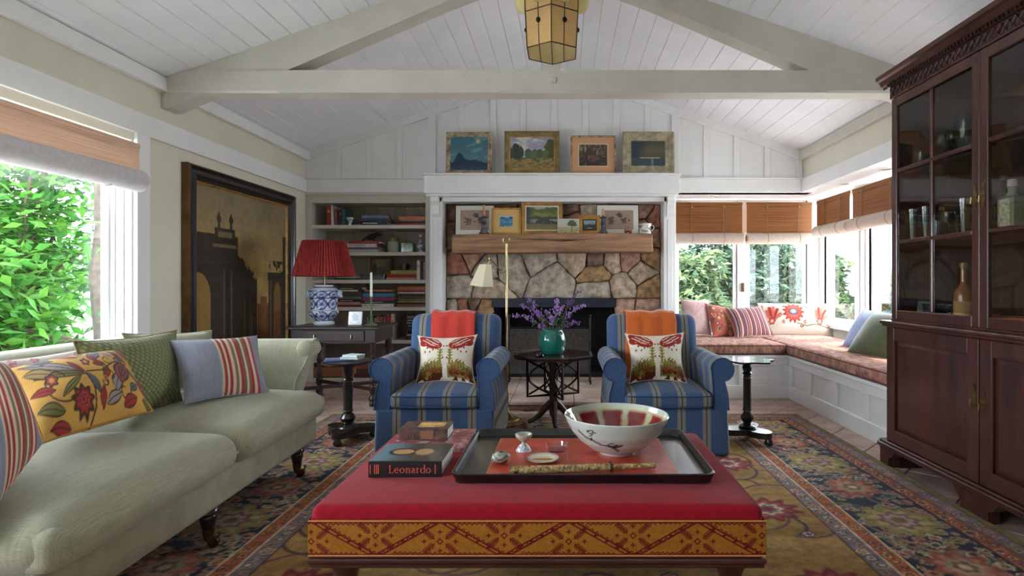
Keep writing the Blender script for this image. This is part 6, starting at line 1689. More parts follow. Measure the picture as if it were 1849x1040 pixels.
for px, py, dy in tips:
    e = P(px, py, 4.36 + dy) - Vector((-.10, 4.36, vz + .10)); s0 = Vector((rf.uniform(-.04, .04), rf.uniform(-.04, .04), .02))
    mid = s0.lerp(e, .5) + Vector((-e.x * .18, 0, .06)); pts = []
    for k in range(13):
        t = k / 12; pts.append(s0 * (1 - t) ** 2 + mid * 2 * t * (1 - t) + e * t * t + Vector((0, 0, -.03 * max(0, t - .75) * (abs(e.x) * 8))))
    s_o = MB().tube(pts, .0028, 5).build('stem', STEM, fl)
    bl = MB(); 
    for k in range(46):
        t = rf.uniform(.52, 1.0); i = min(int(t * 12), 11); p = pts[i].lerp(pts[i + 1], t * 12 - i); r = .017 * (1.15 - t) * 2 + .005
        q = p + Vector((rf.gauss(0, r * .6), rf.gauss(0, r * .6), rf.gauss(0, r * .6))); sz = rf.uniform(.004, .008)
        bl.ball(q, sz, sz, sz * 1.3, 5, 4)
    bo = bl.build('blossom_spike', rf.choice(PUR), s_o); bo['kind'] = 'stuff'
    for k in range(4):
        t = rf.uniform(.3, .6); i = int(t * 12); p = pts[i]; d = Vector((rf.uniform(-1, 1), rf.uniform(-1, 1), rf.uniform(-.3, .6))).normalized(); L = rf.uniform(.05, .1); sd = d.cross(Vector((0, 0, 1))).normalized() * L * .16
        MB().add([p, p + d * L * .35 + sd, p + d * L + Vector((0, 0, -.02)), p + d * L * .35 - sd, p + d * L * .4 + Vector((0, 0, .006))], [(0, 1, 4), (1, 2, 4), (2, 3, 4), (3, 0, 4)]).build('leaf', LEAF, s_o)
tp = thing('small_pot', 'small dark iron teapot on the octagonal table beside the vase', 'pot', (-.19, 4.12, vz - .001))
MB().lathe([(.02, 0), (.03, .004), (.036, .02), (.03, .036), (.016, .042), (.006, .045), (.008, .05), (.0, .054)], n=20).build('body', M('dark_glaze', (36, 20, 22), .25, coat=.4), tp, smooth=60)
MB().tube([(-.03, 0, .018), (-.046, 0, .03), (-.05, 0, .04)], [.006, .004, .003], 6).build('spout', MATS['dark_glaze'], tp)
MB().tube([(.03, 0, .034), (.046, 0, .03), (.046, 0, .016), (.032, 0, .012)], .0035, 6).build('handle', MATS['dark_glaze'], tp)

# books on the black pedestal table
zb_ = .563
for k, (w, d, t, c, dx, r, lab) in enumerate(((.17, .12, .012, (110, 112, 150), -.05, .3, 'thin lavender magazine under the pale books on the black pedestal table'), (.13, .10, .016, (176, 196, 200), .03, -.15, 'pale blue paperback, lower of two on the black pedestal table'), (.12, .095, .014, (196, 208, 206), .035, -.3, 'pale grey green paperback, uppermost on the black pedestal table'))):
    book(lab, (-1.52 + dx, 3.82, zb_), w, d, t, M('pedestal_book_%d' % k, c, .5, var=.1, vs_=20), rotz=r); zb_ += t + .0005

# on the side table
tz = .7255
til = thing('ship_tile', 'white delft tile painted with a blue sailing ship', 'tile', (-1.905, 5.02, tz)); til.rotation_euler[0] = -.18
MB().cbox(-.062, .062, 0, .01, 0, .122, .002).build('tile_body', M('tile_white', (206, 206, 200), .3), til)
def ship(U, V):
    img = np.zeros(U.shape + (3,)); img[:] = C(208, 208, 204); B = C(112, 124, 142)
    put(img, ((V < .26 - .1 * np.cos((U - .5) * 4)) & (V > .16) & (np.abs(U - .5) < .34)).astype(float), B)
    for x, w, y0, y1 in ((.34, .07, .32, .72), (.5, .09, .3, .86), (.68, .07, .32, .74)): put(img, ((np.abs(U - x - .03 * np.sin(V * 5)) < w) & (V > y0) & (V < y1)).astype(float) * .55, B); put(img, ((np.abs(U - x + w) < .012) & (V > .2) & (V < y1 + .06)).astype(float), B)
    put(img, (V < .12).astype(float) * .5, B); return img
mb = MB(); grid_mesh(mb, lambda u, v: np.stack([-.06 + .12 * u, np.full_like(u, -.0006), .001 + .12 * v], -1), 40, 40); U, V = uv(40, 40); mb.build('ship_print', GLAZE, til, col=ship(U, V), smooth=80)
VERD = M('verdigris_brass', (92, 104, 78), .5, metal=.6, var=.3, vs_=18)
cs = thing('candlestick', 'green bronze candlestick with white taper on the oak side table', 'candlestick', (-1.755, 5.02, tz - .0005))
MB().lathe([(.055, 0), (.055, .004), (.04, .012), (.03, .02), (.02, .03), (.012, .05), (.008, .07), (.013, .08), (.007, .095), (.007, .17), (.012, .18), (.008, .2), (.008, .235), (.013, .245), (.013, .258)], n=20).build('stick', VERD, cs, smooth=50)
MB().lathe([(.0125, .25), (.0095, .47), (.003, .478)], n=12).build('candle', M('white_wax', (226, 222, 208), .5), cs)
MB().tube([(0, 0, .476), (.002, 0, .49)], .0015, 5).build('wick', IRON, cs)
# ================================================================ BOOKS AND ORNAMENTS IN THE BOOKCASE
BCOL = {'red': (150, 36, 40), 'dark red': (96, 30, 36), 'white': (204, 198, 184), 'grey': (140, 134, 128), 'teal': (52, 88, 96), 'black': (30, 28, 30), 'navy': (44, 62, 96), 'slate blue': (104, 122, 142),
        'orange': (190, 104, 70), 'purple': (116, 62, 108), 'pink': (186, 120, 122), 'tan': (170, 136, 98), 'yellow green': (158, 152, 84), 'brown': (92, 64, 50), 'bright blue': (48, 120, 158), 'crimson': (140, 32, 66),
        'olive': (104, 98, 62), 'cream': (206, 190, 156), 'dark green': (46, 66, 54), 'yellow': (196, 160, 70), 'rust': (146, 78, 52), 'charcoal': (58, 54, 54), 'pale green': (150, 170, 150)}
def bm_(c): return M('cover_' + c.replace(' ', '_'), BCOL[c], .55, var=.12, vs_=25)
YS = YB + .03
def flat_stack(px0, px1, z, items, where, dep=.24, pxs=None):
    """items bottom to top: (colour, thickness in pixels, shift px, shrink px)"""
    names = ['bottom', 'second', 'third', 'fourth', 'fifth', 'sixth', 'seventh', 'eighth', 'ninth']
    for k, (c, th, sh, sk) in enumerate(items):
        k0, k1 = (px0 + sh - VX) * YS / FPX, (px1 + sh - sk - VX) * YS / FPX
        pos = 'topmost' if k == len(items) - 1 else ('bottom' if k == 0 else names[k] + ' from the bottom')
        t = th * YS / FPX
        b = book('%s book, %s of %s' % (c, pos, where), ((k0 + k1) / 2, YS + .012 * ((k * 7) % 3), z + .0005), k1 - k0, dep - .03 * ((k * 5) % 3), t - .0006, bm_(c), name='book', group='books in the bookcase')
        if c in ('black', 'white', 'purple', 'pale green') and th > 4:
            MB().box(-(k1 - k0) * .42, (k1 - k0) * .12, -.0028, -.002, t * .38, t * .62).build('spine_print', M('pale_print', (196, 190, 178), .6) if c != 'white' else M('grey_print', (150, 146, 140), .6), b)
        z += t
    return z
def upright_row(px0, z, items, where):
    """items: (colour, width px, height m, lean)"""
    ords = ['first', 'second', 'third', 'fourth', 'fifth', 'sixth', 'seventh', 'eighth', 'ninth', 'tenth', 'eleventh', 'twelfth', 'thirteenth', 'fourteenth']
    p = px0
    for k, (c, w, h, ln) in enumerate(items):
        t = w * YS / FPX; x = (p + w / 2 - VX) * YS / FPX
        b = book('%s book, %s from the left in %s' % (c, ords[k], where), (x, YS + .01 * (k % 3), z + .0005), h, .19, t - .0008, bm_(c), flat=False, tilt=ln, group='books in the bookcase')
        if k % 2 == 0: MB().box(-t * .32, t * .32, -.0028, -.002, h * .66, h * .78).build('spine_label', M('spine_gold', (176, 150, 100), .5), b)
        p += w + .4
Z1, Z2, Z3, Z4, Z5, Z6 = SHZ
upright_row(590, Z1, [('red', 7, .215, 0), ('white', 5, .225, -.06), ('grey', 4, .165, 0), ('dark red', 4, .17, 0), ('brown', 4, .175, 0), ('teal', 7, .19, 0)], 'the upright row on the top shelf')
flat_stack(651, 700, Z1, [('black', 7, 0, 0), ('navy', 6, 2, 1), ('slate blue', 5, 1, 1)], 'the blue stack on the top shelf')
flat_stack(714, 768, Z1, [('red', 3.5, 0, 0), ('black', 4, 6, 6), ('white', 2, 6, 6), ('orange', 6, 6, 6)], 'the orange stack on the top shelf')
zt2 = flat_stack(626, 684, Z2, [('pale green', 5, 2, 3), ('purple', 4, 0, 0), ('white', 7, -2, 3), ('red', 4, 4, 4)], 'the stack under the crow')
flat_stack(697, 751, Z3, [('tan', 4, 0, 0), ('red', 6, 1, 1), ('yellow green', 7, 7, 7)], 'the stack with the round stone')
upright_row(752.5, Z3, [('white', 6, .215, 0), ('charcoal', 4, .21, 0), ('grey', 4, .2, 0)], 'the short row on the middle shelf')
flat_stack(603, 650, Z3, [('dark green', 3, 0, 0), ('pale green', 3, 3, 4)], 'the low pile behind the red lampshade')
flat_stack(606, 654, Z4, [('dark red', 4, 0, 0), ('pink', 5, 2, 6), ('black', 5, 3, 5), ('olive', 5, 2, 4), ('charcoal', 5, 0, 2), ('brown', 4, 2, 5), ('cream', 3, 0, 8), ('black', 5, 4, 5)], 'the left stack on the fourth shelf')
flat_stack(652, 713, Z4, [('white', 6, 0, 2), ('black', 5, 1, 0), ('grey', 2, 2, 3), ('crimson', 5, 2, 2), ('bright blue', 7, 2, 4), ('dark green', 3, 0, 6), ('orange', 3, 6, 10)], 'the middle stack on the fourth shelf')
flat_stack(717, 768, Z4, [('rust', 5, 0, 0), ('black', 3, 1, 1), ('cream', 2, 0, 1), ('olive', 5, 2, 2), ('brown', 5, 1, 1), ('charcoal', 4, 2, 2), ('white', 3, 1, 2), ('crimson', 3, 0, 1), ('orange', 7, 0, 0)], 'the right stack on the fourth shelf')
upright_row(648, Z5, [('teal', 6, .2, .0), ('bright blue', 5, .235, .03), ('yellow', 5, .25, .05), ('black', 4, .25, 0), ('brown', 5, .26, 0), ('tan', 5, .25, 0), ('rust', 5, .265, 0), ('brown', 5, .26, 0), ('rust', 5, .265, 0), ('red', 6, .29, .04), ('cream', 6, .29, .06), ('grey', 4, .27, 0)], 'the upright row on the lowest visible shelf')
flat_stack(734, 768, Z5, [('black', 6, 0, 0), ('cream', 4, 0, 0), ('charcoal', 6, 0, 1), ('teal', 6, 0, 0), ('black', 6, 0, 2), ('pale green', 4, 0, 0), ('black', 6, 0, 0), ('grey', 5, 1, 1)], 'the dark stack beside the striped chair back')
flat_stack(640, 690, Z6, [('dark red', 8, 0, 0), ('brown', 8, 2, 6), ('rust', 7, 0, 4)], 'the brown pile on the bottom shelf')
flat_stack(712, 768, Z6, [('black', 8, 0, 0), ('charcoal', 10, 1, 2), ('black', 10, 0, 2), ('navy', 8, 2, 3)], 'the black pile on the bottom shelf')
def XS(px, Y=YS + .05): return (px - VX) * Y / FPX
YO = YS + .08
# wooden case on the bottom shelf
wc = thing('wooden_case', 'flat brown wooden case with black lid on the bottom bookcase shelf', 'case', (XS(609, YS + .1), YS, Z6))
MB().cbox(-.25, .25, 0, .3, 0, .12, .012).build('body', M('honey_wood', (140, 82, 48), .4, var=.2, vs_=8, coat=.3), wc)
MB().cbox(-.24, .24, .01, .29, .12, .165, .01).build('lid', BLACK, wc)
# figurine, blue bowl
fg = thing('figurine', 'blue and white porcelain figurine at the end of the upright top-shelf books', 'figurine', (XS(622, YO), YO, Z1))
DB = M('delft_mottle', (96, 106, 150), .2, var=.4, vs_=28, c2=(200, 206, 216), coat=.4)
MB().lathe([(.03, 0), (.032, .01), (.026, .03), (.032, .07), (.024, .11), (.014, .125)], n=16).ball((0, 0, .145), .02, .02, .024).build('body', DB, fg, smooth=60)
MB().tube([(.02, -.01, .1), (.05, -.03, .08), (.04, -.04, .06)], .008, 6).build('arm', DB, fg)
bb = thing('small_bowl', 'small blue and white footed bowl on the top shelf', 'bowl', (XS(631, YS), YS + .01, Z1))
MB().lathe([(.02, 0), (.016, .02), (.03, .05), (.042, .085), (.039, .085), (.025, .05), (.0, .03)], n=24, cap=False).build('body', DB, bb, smooth=60)
MB().tube([(.04, 0, .08), (.065, 0, .07)], .005, 6).build('spout', DB, bb)
tw_ = MB().tube([(XS(699), YO, Z1 + .14), (XS(704), YO - .02, Z1 + .10), (XS(711), YO - .06, Z1 + .03), (XS(715), YO - .09, Z1 + .022)], [.003, .006, .007, .006], 7)
tag(tw_.build('dry_twig', M('twig', (62, 48, 36), .9), smooth=50), 'dry brown twig leaning between the blue and orange stacks', 'twig')
# crow
cr = thing('crow_figure', 'black crow figure standing on the stacked books', 'ornament', (XS(672, YO), YO, zt2))
crm = MB().ball((0, 0, .058), .062, .03, .034, 14, 9).ball((.058, 0, .083), .028, .024, .025, 12, 8); crm.v = [(x, y, z + .28 * x) if i < 140 else (x, y, z) for i, (x, y, z) in enumerate(crm.v)]
CROW = M('crow_black', (24, 24, 27), .5, var=.2, vs_=30)
crm.build('body', CROW, cr, smooth=60)
MB().lathe([(.011, 0), (.007, .02), (.001, .042)], (.078, 0, .078), 8, 'x').build('beak', CROW, cr)
MB().prism([(-.045, .05), (-.10, .012), (-.12, .0), (-.112, .022), (-.05, .072)], -.012, .012).build('tail', CROW, cr, smooth=0)
for s in (-1, 1): MB().tube([(.008, s * .01, .04), (.014, s * .012, .0), (.03, s * .012, .0015)], .003, 5).build('leg', CROW, cr)
jr = thing('storage_jar', 'pale green glass jar with a brass lid on the second shelf', 'jar', (XS(711, YO), YO, Z2))
MB().lathe([(.058, 0), (.066, .008), (.07, .06), (.066, .11), (.05, .135)], n=26).build('body', M('jar_green', (150, 160, 136), .2, coat=.3), jr, smooth=60)
MB().lathe([(.055, .132), (.057, .135), (.057, .165), (.05, .17)], n=26).build('lid', M('jar_lid', (150, 128, 70), .4, metal=.6), jr, smooth=40)
gg = thing('glass_votive', 'square dark green glass votive on the second shelf', 'votive', (XS(737, YO), YO, Z2))
MB().cbox(-.068, .068, -.05, .05, 0, .11, .006).build('glass_body', M('votive_green', (44, 84, 66), .1, var=.4, vs_=14, c2=(120, 140, 120), coat=.6), gg)
MB().cbox(-.056, .056, -.04, .04, .1, .112, .004).build('opening', M('votive_dark', (24, 40, 32), .4), gg)
bv = thing('porcelain_vase', 'blue and white narrow-necked vase at the end of the second shelf', 'vase', (XS(759.5, YO), YO, Z2))
vp = prof_fine([(.035, 0), (.036, .006), (.03, .012), (.046, .05), (.044, .085), (.02, .12), (.013, .15), (.018, .19), (.02, .205), (.014, .205)], 60)
MB().lathe(vp, n=60).build('body', GLAZE, bv, col=delft(vp, 60, 5), smooth=60)
sp = picture('little landscape in a red-brown frame propped on the third shelf', (669, 465, 707, 505), YS + .2, lambda U, V: meadow(U, V) * np.array([.75, .7, .35]), M('orange_frame', (128, 70, 34), .5), .022, .02, zb=Z3, name='small_painting', n=(30, 30))
bx_ = thing('dark_box', 'low black lacquer box in front of the little propped landscape', 'box', (XS(672, YS + .02), YS + .015, Z3))
MB().cbox(-.14, .14, 0, .12, 0, .05, .003).build('body', BLACK, bx_); MB().cbox(-.142, .142, -.002, .122, .05, .066, .003).build('lid', BLACK, bx_)
rs = MB().ball((0, 0, 0), .055, .05, .044, 18, 12); rs.v = [(x * (1 + .08 * math.sin(5 * z / .05)), y, z) for x, y, z in rs.v]
kk = (np.abs(np.array(rs.v)[:, 0]) < .022); colr = np.where(kk[:, None], C(150, 130, 98), C(40, 36, 34))
tag(rs.build('round_stone', MV('geode', .3, .5, var=.2, vs_=40), loc=(XS(731, YO), YO, Z3 + 17 * YS / FPX + .043), col=colr, smooth=70), 'round dark stone with a pale centre resting on a yellow green book', 'ornament')

# ================================================================ CABINET CONTENTS
GCL = glass_mat('drinking_glass', (232, 238, 238), 1.75)
GGR = glass_mat('green_glass', (120, 196, 170), 1.6)
def glassware(label, name, prof, x, y, z, mat, cat='glass', n=18, group='glassware in the cabinet'):
    o = MB().lathe(prof, n=n, cap=False).build(name, mat, loc=(x, y, z + .0005), smooth=60); tag(o, label, cat, group); return o
TUMB = [(.0, .004), (.03, .004), (.031, 0), (.033, .003), (.038, .10), (.036, .10), (.031, .012), (0, .01)]
TALL = [(.0, .004), (.04, .004), (.041, 0), (.043, .003), (.055, .19), (.053, .19), (.041, .012), (0, .01)]
GOB = [(.0, .003), (.03, .003), (.03, 0), (.004, .008), (.004, .06), (.02, .075), (.032, .10), (.03, .14), (.028, .14), (.03, .1), (0, .078)]
gx = 2.09
for k, (y, pr, nm, mt, what) in enumerate(((3.24, TUMB, 'tumbler', GCL, 'amber-lit tumbler behind the left pane of the top cabinet shelf'), (3.07, GOB, 'wine_glass', GCL, 'stemmed glass beside the muntin on the top cabinet shelf'), (2.98, GOB, 'wine_glass', GGR, 'green stemmed glass on the top cabinet shelf'), (2.885, TALL, 'carafe', GGR, 'tall green carafe at the door edge on the top cabinet shelf'))):
    glassware(what, nm, pr, gx, y, 1.78, mt)
for k, (y, pr, nm, mt, what) in enumerate(((3.31, TALL, 'pitcher', GCL, 'tall clear pitcher in the far corner of the middle cabinet shelf'), (3.19, TALL, 'vase', GCL, 'clear vase second from the far end of the middle cabinet shelf'), (3.10, TUMB, 'tumbler', GCL, 'clear tumbler left of the muntin on the middle cabinet shelf'),
        (3.02, GOB, 'wine_glass', GCL, 'wine glass right of the muntin on the middle cabinet shelf'), (2.885, TALL, 'celery_glass', GCL, 'ribbed flaring glass at the door edge of the middle cabinet shelf'))):
    glassware(what, nm, pr, gx, y, 1.35, mt)
for k, (y, what) in enumerate(((3.14, 'first'), (3.07, 'second'), (3.0, 'third'))):
    glassware('small clear tumbler, %s of three before the whisky bottle on the cabinet floor' % what, 'tumbler', TUMB, gx - .02, y, .885, GCL)
def bottle(label, x, y, z, c, h=.3, r=.042, lab=None, shoulder=.6, glass=None):
    t = thing('bottle', label, 'bottle', (x, y, z + .0005))
    MB().lathe(prof_fine([(.0, .004), (r * .9, 0), (r, .006), (r, h * shoulder), (r * .85, h * (shoulder + .06)), (r * .35, h * (shoulder + .16)), (r * .32, h * .93), (r * .38, h * .94), (r * .38, h)], 40), n=20).build('glass_body', M('bottle_' + c[0], c[1], .12, coat=.6, var=.1), t, smooth=60)
    MB().lathe([(r * .4, h * .93), (r * .41, h * .935), (r * .41, h + .004), (r * .3, h + .006)], n=14).build('stopper', M('stopper_gold', (170, 140, 84), .4, metal=.6), t)
    if lab: MB().lathe([(r + .0008, h * .12), (r + .0008, h * (shoulder - .12))], n=20, cap=False).build('bottle_label', M('label_' + lab[0], lab[1], .7), t, smooth=60)
bottle('amber whisky bottle with gold neck on the cabinet floor', 2.12, 2.945, .885, ('amber', (166, 100, 34)), .32, .045, ('cream', (200, 150, 90)), .5)
bottle('squat olive green bottle on the middle cabinet shelf', 2.2, 3.24, 1.35, ('olive', (88, 92, 48)), .19, .04, None, .5)
bottle('dark blue bottle between the glasses on the middle cabinet shelf', 2.16, 2.96, 1.35, ('blue', (44, 54, 88)), .2, .045, None, .55)
bottle('tall brown bottle behind the second glass door', 2.14, 2.70, 1.35, ('brown', (70, 44, 30)), .27, .036)
gnb = thing('gin_bottle', 'square bottle with pale printed label behind the second glass door', 'bottle', (2.10, 2.60, 1.3505))
MB().cbox(-.04, .04, -.045, .045, 0, .16, .012).lathe([(.03, .155), (.018, .18), (.018, .21)], n=14).build('glass_body', M('pale_bottle', (150, 156, 130), .15, coat=.5), gnb)
MB().cbox(-.0415, -.04, -.036, .036, .02, .145, .0005).build('bottle_label', M('label_pale', (206, 208, 176), .7, var=.25, vs_=60), gnb)
MB().lathe([(.02, .205), (.02, .235), (.016, .238)], n=14).build('stopper', M('stopper_white', (214, 208, 196), .5), gnb)
plq = thing('framed_card', 'small grey green framed card leaning on the cabinet floor', 'picture', (2.12, 3.26, .8855), -PI / 2)
plq.rotation_euler = (-.12, 0, -PI / 2)
frame_rings(MB(), .13, .11, [(0, 0), (0, -.012), (.012, -.012), (.014, -.004)]).build('frame', M('greygreen_frame', (120, 128, 112), .5), plq, smooth=0)
MB().box(-.055, .055, -.005, .0, .01, .1).build('card', M('greygreen_card', (98, 108, 96), .6, var=.2, vs_=30), plq)
obx = thing('orange_box', 'flat orange box lying on the cabinet floor behind the second door', 'box', (2.2, 2.66, .8855), .2)
MB().cbox(-.1, .1, -.11, .11, 0, .035, .003).build('body', M('orange_card', (186, 92, 42), .6), obx); MB().cbox(-.102, .102, -.112, .112, .03, .052, .003).build('lid', M('orange_card2', (196, 100, 46), .6), obx)

# ================================================================ ROLL-UP BLINDS
def bamboo(name, c, c2, tr):
    m = leaf_mat(name, c, tr, .05); nt = m.node_tree; b = nt.nodes['Principled BSDF']; rp = [n_ for n_ in nt.nodes if n_.type == 'VALTORGB'][0]
    tc = nt.nodes.new('ShaderNodeTexCoord'); mp = nt.nodes.new('ShaderNodeMapping'); mp.inputs['Scale'].default_value = (.6, .6, 90)
    no = nt.nodes.new('ShaderNodeTexNoise'); no.inputs['Scale'].default_value = 2.2; no.inputs['Detail'].default_value = 3
    nt.links.new(tc.outputs['Object'], mp.inputs['Vector']); nt.links.new(mp.outputs['Vector'], no.inputs['Vector']); nt.links.new(no.outputs['Fac'], rp.inputs['Fac'])
    rp.color_ramp.elements[0].color = L4(np.array(c) * .72); rp.color_ramp.elements[1].color = L4(c2)
    return m
BAM = bamboo('bamboo', (140, 82, 42), (172, 112, 62), .12); BAML = bamboo('pale_bamboo', (212, 186, 166), (226, 206, 188), .3)
CANV = M('blind_canvas', (186, 168, 154), .9, var=.04, vs_=30); CANG = M('blind_canvas_grey', (212, 206, 206), .9, var=.04, vs_=30)
CORD = M('jute_cord', (150, 122, 88), .9)
def blind(label, loc, rot, w, ztop, zroll, r, screen, roll, cords, hooks=True):
    """local x along the blind, y towards the window, z from the top down"""
    t = thing('bamboo_blind', label, 'blind', loc, rot)
    H_ = ztop - zroll
    MB().cbox(0, w, -.006, .006, -.03, 0, .003).build('head_rail', screen, t)
    ns = 40; sl = MB()
    for k in range(int(H_ / .0085)):                 # split-bamboo slats
        z = -.03 - k * .0085; sl.cbox(.004, w - .004, -.002, .002, z - .0086, z, .001)
    o = sl.build('bamboo_slats', screen, t, smooth=0); o['kind'] = 'stuff'
    MB().lathe([(r * .3, 0), (r * .93, .001), (r, .004), (r, w - .004), (r * .93, w - .001), (r * .3, w)], (0, 0, -H_), 28, 'x').build('roll', roll, t, smooth=50)
    for xe in (.003, w - .003):
        MB().lathe([(r * .35, -.004), (r * .6, -.004), (r * .6, .004), (r * .35, .004)], (xe, 0, -H_), 20, 'x').build('roll_core', screen, t)
    for xc in cords:
        MB().tube([(xc, -.012, -.01), (xc, -.012, -H_ + r * .7)] + [(xc + .004, -r * 1.03 * math.sin(a) , -H_ + r * 1.03 * math.cos(a)) for a in [k * PI / 7 for k in range(1, 9)]], .003, 5).build('cord', CORD, t)
        MB().ball((xc, -.016, -.055), .012, .01, .016).ball((xc + .012, -.016, -.068), .008, .008, .014).build('cord_knot', CORD, t)
    MB().tube([(.01, -.014, -.035), (w - .01, -.014, -.05)], .0025, 5).build('draw_cord', CORD, t)
    return t
blind('pale bamboo blind half rolled up over the left window', (XL + .09, 3.66, 2.02), -PI / 2, 1.78, 2.02, 1.775, .072, BAML, CANG, [.26, 1.5])
blind('bamboo blind on the back window next to the fireplace', (1.235, BY - .11, 2.075), 0, .895, 2.075, 1.64, .068, BAM, CANV, [.28, .66])
blind('bamboo blind on the back window at the bay corner', (2.175, BY - .11, 2.075), 0, .79, 2.075, 1.64, .068, BAM, CANV, [.24, .62])
blind('bamboo blind on the side window at the bay corner', (BX - .14, 6.46, 2.06), -PI / 2, .75, 2.06, 1.70, .068, BAM, CANV, [.2, .56])
blind('bamboo blind on the side window nearest the cabinet', (BX - .14, 5.66, 2.06), -PI / 2, .90, 2.06, 1.70, .068, BAM, CANV, [.2, .68])

# ================================================================ GARDEN
bounce_ground = struct(MB().box(-60, 60, -60, 70, -.35, -.25).build('ground', M('pale_bounce_ground', (206, 202, 198), .9, var=.05, vs_=2), smooth=0))  # ground made pale to bounce daylight up onto the ceiling
def leaves(name, mat, parent, pos, size, spread_up=.4, asp=.42, seed=0):
    lx = parent.location.x
    if lx < 0: pos = pos[pos[:, 0] + lx < -3.4]          # stay outside the wall
    r = np.random.default_rng(seed); n = len(pos)
    d = r.normal(size=(n, 3)); d[:, 2] = d[:, 2] * .5 - spread_up * .3; d /= np.linalg.norm(d, axis=1, keepdims=True)
    u = np.cross(d, r.normal(size=(n, 3)) * .5 + np.array([0, 0, 1])); u /= np.linalg.norm(u, axis=1, keepdims=True); nn_ = np.cross(u, d)
    L = (size * r.uniform(.6, 1.25, n))[:, None]
    V = np.stack([pos, pos + d * L * .4 + u * L * asp * .5 + nn_ * L * .06, pos + d * L, pos + d * L * .4 - u * L * asp * .5 + nn_ * L * .06], 1).reshape(-1, 3)
    i = np.arange(n)[:, None] * 4; F_ = np.concatenate([i + np.array([[0, 1, 2]]), i + np.array([[0, 2, 3]])], 0)
    mb = MB(); mb.v = V.tolist(); mb.f = F_.tolist()
    o = mb.build(name, mat, parent, smooth=0); o['kind'] = 'stuff'; return o
BARK = M('bark', (84, 72, 62), .95, var=.3, vs_=20)
LF = [leaf_mat('leaf_bright', (76, 122, 46), .42), leaf_mat('leaf_mid', (58, 110, 42), .4), leaf_mat('leaf_deep', (36, 78, 32), .35)]
def shrub(label, loc, h, tips, nleaf, size, cloud, seed, mats):
    t = thing('garden_shrub', label, 'shrub', loc); rr = random.Random(seed); g = np.random.default_rng(seed); pts_all = []
    for k in range(tips):
        a = rr.uniform(0, 6.28); b = Vector((math.cos(a) * rr.uniform(.1, 1) * cloud[0], math.sin(a) * rr.uniform(.1, 1) * cloud[1], h * rr.uniform(.5, 1.0)))
        path = [Vector((rr.uniform(-.1, .1), rr.uniform(-.1, .1), 0)), b * .35 + Vector((0, 0, h * .12)), b * .7 + Vector((rr.uniform(-.15, .15), rr.uniform(-.15, .15), h * .08)), b]
        MB().tube(path, [.032, .024, .015, .006], 6).build('branch', BARK, t)
        for q in range(nleaf // tips):
            s = rr.random() ** .7; i = min(int(s * 3), 2); p = path[i].lerp(path[i + 1], s * 3 - i); pts_all.append(p + Vector((rr.gauss(0, .2), rr.gauss(0, .2), rr.gauss(0, .16))))
    pa = np.array([tuple(p) for p in pts_all]); idx = g.integers(0, len(mats), len(pa))
    for k, m_ in enumerate(mats): leaves('foliage', m_, t, pa[idx == k], size, seed=seed + k)
    return t
shrub('leafy green shrub with bare branches just outside the left window', (-5.0, 5.0, -.25), 3.1, 15, 4200, .135, (.8, 1.0), 3, LF)
shrub('broad leafy green shrub low outside the left window', (-4.6, 4.1, -.25), 1.75, 12, 3600, .14, (.6, .8), 8, [LF[0], LF[1]])
shrub('dense dark green shrub farther out beyond the left window', (-6.6, 6.6, -.25), 2.6, 14, 1900, .26, (1.5, 1.5), 12, [LF[1], LF[2]])
tr_ = thing('garden_tree', 'forked tree trunk at the right edge of the left window', 'tree', (-4.15, 4.95, -.25))
MB().tube([(0, 0, 0), (.03, .02, .7), (-.02, 0, 1.4), (.02, .02, 2.0), (-.05, 0, 2.6), (-.2, .1, 3.3)], [.085, .075, .07, .06, .05, .035], 10).build('trunk', BARK, tr_)
MB().tube([(0, 0, 1.9), (.08, -.1, 2.3), (.12, -.14, 2.9)], [.05, .04, .03], 8).build('limb', BARK, tr_)
MB().tube([(0, 0, .75), (-.35, -.45, 1.0), (-.7, -.8, 1.35), (-.95, -1.1, 1.75)], [.045, .038, .03, .02], 8).build('limb', BARK, tr_)
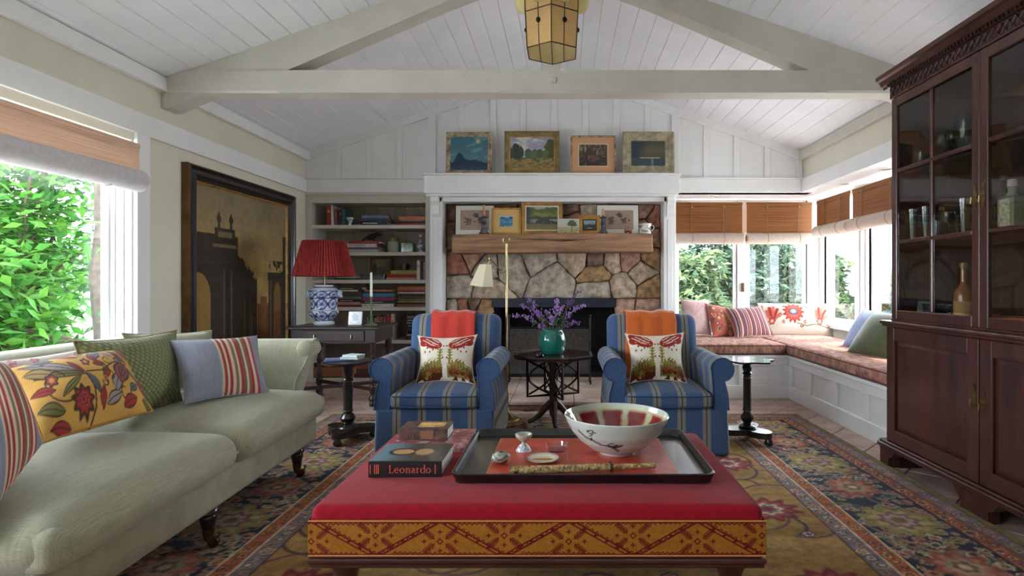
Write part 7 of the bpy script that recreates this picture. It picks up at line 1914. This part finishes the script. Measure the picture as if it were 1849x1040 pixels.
g = np.random.default_rng(5); leaves('foliage', LF[0], tr_, g.normal(size=(500, 3)) * np.array([.6, .6, .4]) + np.array([-.2, .0, 2.9]), .18, seed=4)
HG = [leaf_mat('hedge_leaf', (70, 92, 68), .25, .3), leaf_mat('hedge_leaf_dark', (40, 62, 48), .2, .3), leaf_mat('hedge_leaf_light', (104, 120, 78), .3, .3)]
def bush(label, c, r, seed, n=11000, size=.17, mats=(0, 1)):
    t = thing('garden_tree', label, 'tree', (c[0], c[1], -.25)); g = np.random.default_rng(seed)
    MB().tube([(0, 0, 0), (.05, 0, c[2] * .5), (0, .05, c[2])], [.14, .11, .07], 8).build('trunk', BARK, t)
    dirs = g.normal(size=(n, 3)); dirs /= np.linalg.norm(dirs, axis=1, keepdims=True)
    lump = 1 + .22 * np.sin(dirs[:, 0] * 7 + seed) * np.sin(dirs[:, 1] * 6 + 1) + .15 * np.sin(dirs[:, 2] * 9 + seed * 2)
    rad = g.uniform(.55, 1.0, n) ** .45 * lump
    p = dirs * rad[:, None] * np.array(r) + np.array([0, 0, c[2]]); p = p[p[:, 2] > .05]
    h = len(p) // 2
    leaves('foliage', HG[mats[0]], t, p[:h], size, seed=seed); leaves('foliage', HG[mats[1]], t, p[h:], size, seed=seed + 1)
bush('grey green tree crown beyond the back window, next to the fireplace', (2.05, 10.2, 1.0), (.95, .8, 1.0), 1, mats=(0, 2))
bush('taller dark tree between the back window crowns', (3.0, 11.4, 1.2), (1.1, .9, 1.05), 2, mats=(1, 1))
bush('rounded sunlit tree behind the middle window post', (3.75, 10.6, 1.05), (.95, .8, 1.05), 3, mats=(0, 1))
bush('pale sunlit tree right in the back corner window', (4.75, 10.4, 1.0), (.85, .8, .98), 4, mats=(0, 2))
bush('slim dark tree seen through the side window at the bay corner', (5.55, 10.6, .75), (.62, .7, 1.1), 5, mats=(1, 0))
bush('low dark tree seen through the side window nearest the cabinet', (6.35, 10.2, .62), (.6, .7, .9), 6, mats=(1, 2))
bush('low light green bush under the side window view', (6.7, 9.4, .3), (.9, .6, .55), 7, 3000, mats=(2, 0))
